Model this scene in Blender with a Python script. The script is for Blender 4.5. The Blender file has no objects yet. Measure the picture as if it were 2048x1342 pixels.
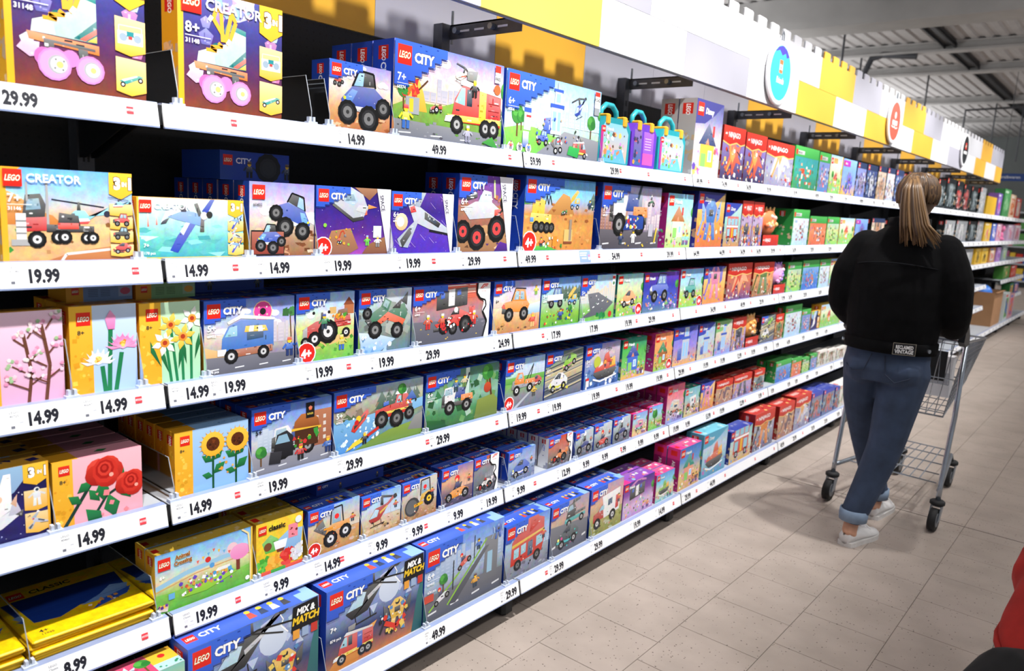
import bpy, bmesh, math, random
from mathutils import Vector, Matrix
R = math.radians
SC = bpy.context.scene
COL = SC.collection

# ---------------------------------------------------------------- camera
cam_d = bpy.data.cameras.new('camera')
cam = bpy.data.objects.new('camera', cam_d)
COL.objects.link(cam)
cam_d.sensor_width = 36.0
cam_d.lens = 1541.66 / 2048 * 36.0
cam_d.clip_start = .05
def _cam():
    yaw, pit, rol = R(39.37209), R(-9.90217), R(3.25868)
    d = Vector((-math.sin(yaw) * math.cos(pit), math.cos(yaw) * math.cos(pit), math.sin(pit)))
    r0 = Vector((math.cos(yaw), math.sin(yaw), 0))
    u0 = r0.cross(d)
    r = math.cos(rol) * r0 + math.sin(rol) * u0
    u = -math.sin(rol) * r0 + math.cos(rol) * u0
    m = Matrix(((r.x, u.x, -d.x, 1.6978), (r.y, u.y, -d.y, -.8324), (r.z, u.z, -d.z, 1.5239), (0, 0, 0, 1)))
    cam.matrix_world = m
_cam()
cam_d.dof.use_dof = True
cam_d.dof.focus_distance = 2.35
cam_d.dof.aperture_fstop = 3.6
SC.camera = cam
SC.view_settings.view_transform = 'Standard'
SC.view_settings.look = 'None'
SC.view_settings.gamma = 1.0
SC.view_settings.use_curve_mapping = False
SC.view_settings.exposure = 0.0

# ---------------------------------------------------------------- world and lights
W = bpy.data.worlds.new('store_world')
SC.world = W
W.use_nodes = True
_bg = W.node_tree.nodes['Background']
_bg.inputs[0].default_value = (.86, .92, 1, 1)
_bg.inputs[1].default_value = .36
def aim(o, t):
    o.rotation_euler = (Vector(t) - o.location).to_track_quat('-Z', 'Y').to_euler()
SPOTS = []
def spot_light(loc, tgt, power, size=62, blend=.75, rad=.05):
    l = bpy.data.lights.new('spot', 'SPOT')
    l.energy = power; l.spot_size = R(size); l.spot_blend = blend; l.shadow_soft_size = rad
    l.color = (1, .985, .965)
    o = bpy.data.objects.new('spot_beam', l); COL.objects.link(o)
    o.location = loc; aim(o, tgt); SPOTS.append(o); return o
for i in range(11):
    y = -.75 + i * 1.25
    spot_light((1.3, y, 3.84), (-.12, y + .12, 1.2), 440 if i < 8 else 290, 58, .9)
def ceiling_area(loc, sx, sy, power):
    l = bpy.data.lights.new('ceiling_area', 'AREA'); l.shape = 'RECTANGLE'; l.size = sx; l.size_y = sy; l.energy = power
    l.color = (1, .98, .95)
    o = bpy.data.objects.new('ceiling_light', l); COL.objects.link(o); o.location = loc
ceiling_area((3.6, 3, 4.5), .3, 9, 150)
ceiling_area((3.6, 15, 4.5), .3, 10, 190)
ceiling_area((-4.2, 6, 4.5), .3, 14, 200)
ceiling_area((-4.2, 20, 4.5), .3, 12, 220)
def up_light(loc, sx, sy, power):      # indirect fill, added and unseen, to brighten the ceiling
    l = bpy.data.lights.new('indirect', 'AREA'); l.shape = 'RECTANGLE'; l.size = sx; l.size_y = sy; l.energy = power
    o = bpy.data.objects.new('ceiling_fill_light', l); COL.objects.link(o); o.location = loc; o.rotation_euler = (math.pi, 0, 0)
up_light((4.4, 8, 3.0), .8, 16, 140); up_light((-4.6, 10, 2.9), .8, 14, 140); up_light((-4.6, 24, 2.9), .8, 12, 150)

# ---------------------------------------------------------------- helpers
def lin(h):
    h = h.lstrip('#')
    if len(h) == 3: h = ''.join(x * 2 for x in h)
    o = []
    for i in (0, 2, 4):
        v = int(h[i:i + 2], 16) / 255
        o.append(v / 12.92 if v <= .04045 else ((v + .055) / 1.055) ** 2.4)
    return tuple(o)
_LC = {}
def col(c):
    if isinstance(c, tuple): return c
    if c not in _LC: _LC[c] = lin(c)
    return _LC[c]
def mix(a, b, t):
    a = col(a); b = col(b)
    return tuple(a[i] * (1 - t) + b[i] * t for i in range(3))

MAT = {}
def mat(name, c, rough=.5, metal=0, var=.06, scale=40, bump=0, spec=.5, alpha=None, trans=0, emit=0):
    if name in MAT: return MAT[name]
    m = bpy.data.materials.new(name); m.use_nodes = True
    nt = m.node_tree; b = nt.nodes['Principled BSDF']
    c = col(c)
    tc = nt.nodes.new('ShaderNodeTexCoord')
    n = nt.nodes.new('ShaderNodeTexNoise'); n.inputs['Scale'].default_value = scale; n.inputs['Detail'].default_value = 2
    nt.links.new(tc.outputs['Object'], n.inputs['Vector'])
    r = nt.nodes.new('ShaderNodeValToRGB')
    r.color_ramp.elements[0].position = .3; r.color_ramp.elements[1].position = .7
    r.color_ramp.elements[0].color = tuple(x * (1 - var) for x in c) + (1,)
    r.color_ramp.elements[1].color = tuple(min(1, x * (1 + var)) for x in c) + (1,)
    nt.links.new(n.outputs['Fac'], r.inputs['Fac']); nt.links.new(r.outputs['Color'], b.inputs['Base Color'])
    b.inputs['Roughness'].default_value = rough; b.inputs['Metallic'].default_value = metal
    b.inputs['Specular IOR Level'].default_value = spec
    if bump:
        bp = nt.nodes.new('ShaderNodeBump'); bp.inputs['Strength'].default_value = bump; bp.inputs['Distance'].default_value = .003
        nt.links.new(n.outputs['Fac'], bp.inputs['Height']); nt.links.new(bp.outputs['Normal'], b.inputs['Normal'])
    if trans: b.inputs['Transmission Weight'].default_value = trans
    if emit:
        b.inputs['Emission Color'].default_value = c + (1,); b.inputs['Emission Strength'].default_value = emit
    MAT[name] = m
    return m
def print_mat(name='printed_card', rough=.36, spec=.35):
    if name in MAT: return MAT[name]
    m = bpy.data.materials.new(name); m.use_nodes = True
    nt = m.node_tree; b = nt.nodes['Principled BSDF']
    a = nt.nodes.new('ShaderNodeAttribute'); a.attribute_name = 'Col'
    tc = nt.nodes.new('ShaderNodeTexCoord')
    # the fourth channel of the print says how painterly that patch of ink is
    n = nt.nodes.new('ShaderNodeTexNoise'); n.inputs['Scale'].default_value = 42; n.inputs['Detail'].default_value = 7; n.inputs['Roughness'].default_value = .72
    nt.links.new(tc.outputs['Object'], n.inputs['Vector'])
    c3 = nt.nodes.new('ShaderNodeMapRange'); c3.inputs[1].default_value = .3; c3.inputs[2].default_value = .7; c3.clamp = True
    c3.data_type = 'FLOAT_VECTOR'
    for k, (i_, v_) in enumerate(((7, .3), (8, .7), (9, -.26), (10, .26))): c3.inputs[i_].default_value = (v_, v_, v_)
    nt.links.new(n.outputs['Color'], c3.inputs[6])
    sc = nt.nodes.new('ShaderNodeVectorMath'); sc.operation = 'SCALE'
    nt.links.new(c3.outputs[1], sc.inputs[0]); nt.links.new(a.outputs['Alpha'], sc.inputs['Scale'])
    ad = nt.nodes.new('ShaderNodeVectorMath'); ad.operation = 'ADD'; ad.inputs[1].default_value = (1, 1, 1); nt.links.new(sc.outputs[0], ad.inputs[0])
    x = nt.nodes.new('ShaderNodeVectorMath'); x.operation = 'MULTIPLY'
    nt.links.new(a.outputs['Color'], x.inputs[0]); nt.links.new(ad.outputs[0], x.inputs[1])
    nt.links.new(x.outputs[0], b.inputs['Base Color'])
    b.inputs['Roughness'].default_value = rough; b.inputs['Specular IOR Level'].default_value = spec
    MAT[name] = m
    return m

class MB:
    """collects faces with a colour per corner; build() links them as one mesh object"""
    def __init__(s): s.v = []; s.f = []; s.c = []; s.m = []
    def face(s, pts, c=(1, 1, 1), mi=0):
        i = len(s.v); s.v.extend(pts); n = len(pts); s.f.append(tuple(range(i, i + n)))
        s.c.extend(c if isinstance(c, list) else [col(c)] * n); s.m.append(mi)
    def idx(s, vs, fs, c=(1, 1, 1), mi=0):
        i = len(s.v); s.v.extend(vs); c = col(c)
        for f in fs:
            s.f.append(tuple(i + k for k in f)); s.c.extend([c] * len(f)); s.m.append(mi)
    def box(s, x0, y0, z0, x1, y1, z1, c=(1, 1, 1), mi=0):
        v = [(x0, y0, z0), (x1, y0, z0), (x1, y1, z0), (x0, y1, z0), (x0, y0, z1), (x1, y0, z1), (x1, y1, z1), (x0, y1, z1)]
        s.idx(v, [(3, 2, 1, 0), (4, 5, 6, 7), (0, 1, 5, 4), (1, 2, 6, 5), (2, 3, 7, 6), (3, 0, 4, 7)], c, mi)
    def bbox(s, x0, y0, z0, x1, y1, z1, b, c=(1, 1, 1), mi=0):
        """box with chamfered vertical and top edges"""
        ring = lambda i, z: [(x0 + i + b, y0 + i, z), (x1 - i - b, y0 + i, z), (x1 - i, y0 + i + b, z), (x1 - i, y1 - i - b, z), (x1 - i - b, y1 - i, z), (x0 + i + b, y1 - i, z), (x0 + i, y1 - i - b, z), (x0 + i, y0 + i + b, z)]
        s.loft([ring(b, z0), ring(0, z0 + b), ring(0, z1 - b), ring(b, z1)], c, mi)
    def loft(s, rings, c=(1, 1, 1), mi=0, cap=True):
        n = len(rings[0]); v = [tuple(p) for r in rings for p in r]; f = []
        for k in range(len(rings) - 1):
            for i in range(n):
                j = (i + 1) % n
                f.append((k * n + i, k * n + j, (k + 1) * n + j, (k + 1) * n + i))
        if cap:
            f.append(tuple(reversed(range(n)))); f.append(tuple((len(rings) - 1) * n + i for i in range(n)))
        s.idx(v, f, c, mi)
    def tube(s, pts, r, n=6, c=(1, 1, 1), mi=0, closed=False):
        pts = [Vector(p) for p in pts]; rs = r if isinstance(r, (list, tuple)) else [r] * len(pts)
        rings = []; up = None
        for i, p in enumerate(pts):
            a = pts[i - 1] if i > 0 else (pts[-1] if closed else p); b = pts[(i + 1) % len(pts)] if (i < len(pts) - 1 or closed) else p
            t = (b - a).normalized()
            if up is None:
                up = Vector((0, 0, 1)) if abs(t.z) < .9 else Vector((1, 0, 0))
            x = t.cross(up)
            if x.length < 1e-5: x = t.cross(Vector((1, .3, 0)))
            x.normalize(); y = x.cross(t).normalized(); up = y
            rings.append([p + (x * math.cos(q) + y * math.sin(q)) * rs[i] for q in [2 * math.pi * k / n for k in range(n)]])
        if closed: rings.append(rings[0])
        s.loft(rings, c, mi, not closed)
    def cyl(s, a, b, r, n=12, c=(1, 1, 1), mi=0): s.tube([a, b], r, n, c, mi)
    def ell(s, cx, cy, cz, rx, ry, rz, n=12, m=8, c=(1, 1, 1), mi=0):
        v = [(cx, cy, cz - rz)]; f = []
        for k in range(1, m):
            t = -math.pi / 2 + math.pi * k / m
            for i in range(n):
                q = 2 * math.pi * i / n
                v.append((cx + rx * math.cos(t) * math.cos(q), cy + ry * math.cos(t) * math.sin(q), cz + rz * math.sin(t)))
        v.append((cx, cy, cz + rz))
        for i in range(n):
            j = (i + 1) % n
            f.append((0, 1 + j, 1 + i)); f.append((len(v) - 1, 1 + (m - 2) * n + i, 1 + (m - 2) * n + j))
            for k in range(m - 2): f.append((1 + k * n + i, 1 + k * n + j, 1 + (k + 1) * n + j, 1 + (k + 1) * n + i))
        s.idx(v, f, c, mi)
    def mesh(s, name, mats, smooth=False):
        me = bpy.data.meshes.new(name)
        me.from_pydata(s.v, [], s.f)
        a = me.color_attributes.new('Col', 'FLOAT_COLOR', 'CORNER')
        a.data.foreach_set('color', [x for c in s.c for x in (c[0], c[1], c[2], c[3] if len(c) > 3 else 0.0)])
        me.polygons.foreach_set('material_index', s.m)
        if smooth: me.polygons.foreach_set('use_smooth', [True] * len(s.f))
        for m in (mats if isinstance(mats, (list, tuple)) else [mats]): me.materials.append(m)
        me.update()
        return me
    def build(s, name, mats, parent=None, smooth=False):
        return link(name, s.mesh(name, mats, smooth), parent)
def link(name, me, parent=None, loc=None, rz=0):
    o = bpy.data.objects.new(name, me); COL.objects.link(o)
    if parent is not None: o.parent = parent
    if loc is not None: o.location = loc
    if rz: o.rotation_euler[2] = rz
    return o
def tag(o, label=None, cat=None, group=None, kind=None):
    if label: o['label'] = label
    if cat: o['category'] = cat
    if group: o['group'] = group
    if kind: o['kind'] = kind
    return o
def empty(name, loc=(0, 0, 0), rz=0): return link(name, None, None, loc, rz)
def voxel(o, size, smooth=6):
    """turn overlapping closed shells into one continuous skin"""
    m = o.modifiers.new('r', 'REMESH'); m.mode = 'VOXEL'; m.voxel_size = size
    m2 = o.modifiers.new('s', 'SMOOTH'); m2.iterations = smooth; m2.factor = .5
    dg = bpy.context.evaluated_depsgraph_get()
    me = bpy.data.meshes.new_from_object(o.evaluated_get(dg))
    o.modifiers.clear(); old = o.data; mats = list(old.materials); o.data = me
    me.materials.clear()
    for x in mats: me.materials.append(x)
    me.polygons.foreach_set('use_smooth', [True] * len(me.polygons))
    me.polygons.foreach_set('material_index', [0] * len(me.polygons))
    return o
ORD = ['first', 'second', 'third', 'fourth', 'fifth', 'sixth', 'seventh', 'eighth', 'ninth', 'tenth', 'eleventh', 'twelfth', 'thirteenth']

# ---------------------------------------------------------------- flat print: a tiny vector drawing kit
_TX = {}
def glyphs(t, bold):
    k = (t, bold)
    if k not in _TX:
        cu = bpy.data.curves.new('t', 'FONT'); cu.body = t; cu.offset = bold; cu.resolution_u = 2; cu.fill_mode = 'FRONT'
        ob = bpy.data.objects.new('t', cu)
        me = bpy.data.meshes.new_from_object(ob)
        vs = [(v.co.x, v.co.y) for v in me.vertices]; fs = [tuple(p.vertices) for p in me.polygons]
        bpy.data.objects.remove(ob); bpy.data.curves.remove(cu); bpy.data.meshes.remove(me)
        w = max([v[0] for v in vs] or [0])
        _TX[k] = (vs, fs, w)
    return _TX[k]
class Art:
    def __init__(s, a, seed=1): s.a = a; s.L = []; s.k = 0; s.r = random.Random(seed); s.t = 0
    def clip(s, p):
        for ax, lim, sg in ((0, 0, 1), (0, s.a, -1), (1, 0, 1), (1, 1, -1)):
            o = []
            for i in range(len(p)):
                a, b = p[i - 1], p[i]; ia = (a[ax] - lim) * sg >= 0; ib = (b[ax] - lim) * sg >= 0
                if ia != ib:
                    t = (lim - a[ax]) / (b[ax] - a[ax]); o.append((a[0] + (b[0] - a[0]) * t, a[1] + (b[1] - a[1]) * t))
                if ib: o.append(b)
            p = o
            if not p: return p
        return p
    def poly(s, p, c, c2=None, new=True):
        if new: s.k += 1
        if any(q[0] < 0 or q[0] > s.a or q[1] < 0 or q[1] > 1 for q in p): p = s.clip(p)
        if len(p) < 3: return
        if c2 is None: cs = [col(c)] * len(p)
        else:
            lo = min(q[1] for q in p); hi = max(q[1] for q in p) or 1
            cs = [mix(c, c2, (q[1] - lo) / max(1e-6, hi - lo)) for q in p]
        if s.t: cs = [c[:3] + (s.t,) for c in cs]
        s.L.append((p, cs, s.k))
    def rect(s, x, y, w, h, c, c2=None, new=True): s.poly([(x, y), (x + w, y), (x + w, y + h), (x, y + h)], c, c2, new)
    def circ(s, x, y, r, c, c2=None, n=14, sx=1, new=True):
        s.poly([(x + r * sx * math.cos(6.2832 * i / n), y + r * math.sin(6.2832 * i / n)) for i in range(n)], c, c2, new)
    def line(s, p, w, c):
        s.k += 1
        for a, b in zip(p, p[1:]):
            dx, dy = b[0] - a[0], b[1] - a[1]; l = math.hypot(dx, dy) or 1; nx, ny = -dy / l * w / 2, dx / l * w / 2
            s.poly([(a[0] + nx, a[1] + ny), (b[0] + nx, b[1] + ny), (b[0] - nx, b[1] - ny), (a[0] - nx, a[1] - ny)], c, None, False)
    def grad(s, *st):
        """background: colours from bottom to top, evenly spaced"""
        n = len(st) - 1; s.k += 1; s.t = 1
        for i in range(n): s.rect(0, i / n, s.a, 1 / n, st[i], st[i + 1], False)
        s.t = 0
    def plain(s, *st):
        s.grad(*st); s.L = [(p, [c[:3] for c in cs], k) for p, cs, k in s.L]
    def text(s, t, x, y, h, c, b=.02, sx=1, sh=0, rot=0, al='l', out=None, ow=.03, dz=True):
        if out: s.text(t, x, y, h, out, b + ow, sx, sh, rot, al)
        vs, fs, w = glyphs(t, b); w0 = glyphs(t, 0)[2]; k = h / .73; s.k += 1
        ox = {'l': 0, 'c': -w0 / 2, 'r': -w0}[al]
        cr, sr = math.cos(rot), math.sin(rot); q = []
        for (u, v) in vs:
            u = (u + ox) * k * sx + v * k * sh; v = v * k
            q.append((x + u * cr - v * sr, y + u * sr + v * cr))
        s.L.append((q, fs, s.k, col(c)))
    def speck(s, n, cs, x=0, y=0, w=None, h=1, z=.03, tall=1):
        w = s.a if w is None else w; s.k += 1
        for i in range(n):
            s.k += .5
            cx, cy, r = x + s.r.random() * w, y + s.r.random() * h, z * (.4 + s.r.random())
            m = s.r.choice((3, 4, 4, 5)); q0 = s.r.random() * 6; s.t = .6
            s.poly([(cx + r * math.cos(q0 + 6.2832 * i / m), cy + r * tall * math.sin(q0 + 6.2832 * i / m)) for i in range(m)], s.r.choice(cs), None, False)
        s.t = 0
    def bits(s, p, c, z):
        """panel lines and small brick details inside a drawn shape"""
        x0, x1 = min(q[0] for q in p), max(q[0] for q in p); y0, y1 = min(q[1] for q in p), max(q[1] for q in p)
        n = min(9, int((x1 - x0) * (y1 - y0) * 260))
        if n < 2: return
        c = col(c)
        def inside(u, v):
            r = False
            for i in range(len(p)):
                a, b = p[i - 1], p[i]
                if (a[1] > v) != (b[1] > v) and u < (b[0] - a[0]) * (v - a[1]) / (b[1] - a[1]) + a[0]: r = not r
            return r
        s.k += .5
        for i in range(n):
            u, v = s.r.uniform(x0, x1), s.r.uniform(y0, y1); w, h = s.r.uniform(.012, .07), s.r.uniform(.008, .022)
            if s.r.random() < .3: w, h = h, w
            if all(inside(u + e * w, v + f * h) for e in (0, 1) for f in (0, 1)):
                s.k += .5; s.rect(u, v, w, h, s.r.choice([mix(c, '000000', .45), mix(c, '000000', .3), mix(c, 'ffffff', .35), mix(c, 'ffffff', .2), (.03, .03, .035), (.8, .8, .8)]), None, False)
    def spr(s, ops, x, y, z, flip=False, rot=0, **pal):
        """a drawing in its own unit frame placed at x, y with size z"""
        cr, sr = math.cos(rot), math.sin(rot)
        def T(u, v):
            if flip: u = 1 - u
            u *= z; v *= z
            return (x + u * cr - v * sr, y + u * sr + v * cr)
        for o in parse(ops):
            k = o[0]; c = pal.get(o[1][1:], {'A': 'f2c94c', 'B': '3b4a78'}.get(o[1][1:], '888')) if o[1].startswith('$') else o[1]
            if k == 'p':
                q = [T(*q) for q in o[2]]; s.t = .45; s.poly(q, mix(c, '000000', .12), mix(c, 'ffffff', .16)); s.t = 0; s.bits(q, c, z)
            elif k == 'c':
                (u, v), (r, *e) = o[2][0], o[2][1]; ry = e[0] if e else r
                s.poly([T(u + r * math.cos(6.2832 * i / 14), v + ry * math.sin(6.2832 * i / 14)) for i in range(14)], c)
            elif k == 'r':
                (u, v), (w, h) = o[2]; s.poly([T(u, v), T(u + w, v), T(u + w, v + h), T(u, v + h)], c)
            elif k == 'l':
                s.line([T(*q) for q in o[2][1:]], o[2][0][0] * z, c)
            elif k == 'w':
                (u, v), (r, *e) = o[2][0], o[2][1]
                px = [T(u + r * (1 + .06 * (i % 2)) * math.cos(6.2832 * i / 24), v + r * (1 + .06 * (i % 2)) * math.sin(6.2832 * i / 24)) for i in range(24)]
                s.poly(px, '161616')
                for f, cc in ((.72, '2c2c2e'), (.5, c), (.18, '333')):
                    s.poly([T(u + r * f * math.cos(6.2832 * i / 12), v + r * f * math.sin(6.2832 * i / 12)) for i in range(12)], cc)
    def emit(s, mb, o, U, V, N, sc, eps=.000022, base=.00012):
        o = Vector(o)
        for e in s.L:
            off = o + N * (base + eps * e[2])
            if len(e) == 3:
                mb.face([tuple(off + U * (p[0] * sc) + V * (p[1] * sc)) for p in e[0]], e[1])
            else:
                mb.idx([tuple(off + U * (p[0] * sc) + V * (p[1] * sc)) for p in e[0]], e[1], e[3])
_PO = {}
def parse(t):
    if t not in _PO:
        o = []
        for c in t.split(';'):
            w = c.split()
            if w: o.append((w[0], w[1], [tuple(float(q) for q in z.split(',')) for z in w[2:]]))
        _PO[t] = o
    return _PO[t]
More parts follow.
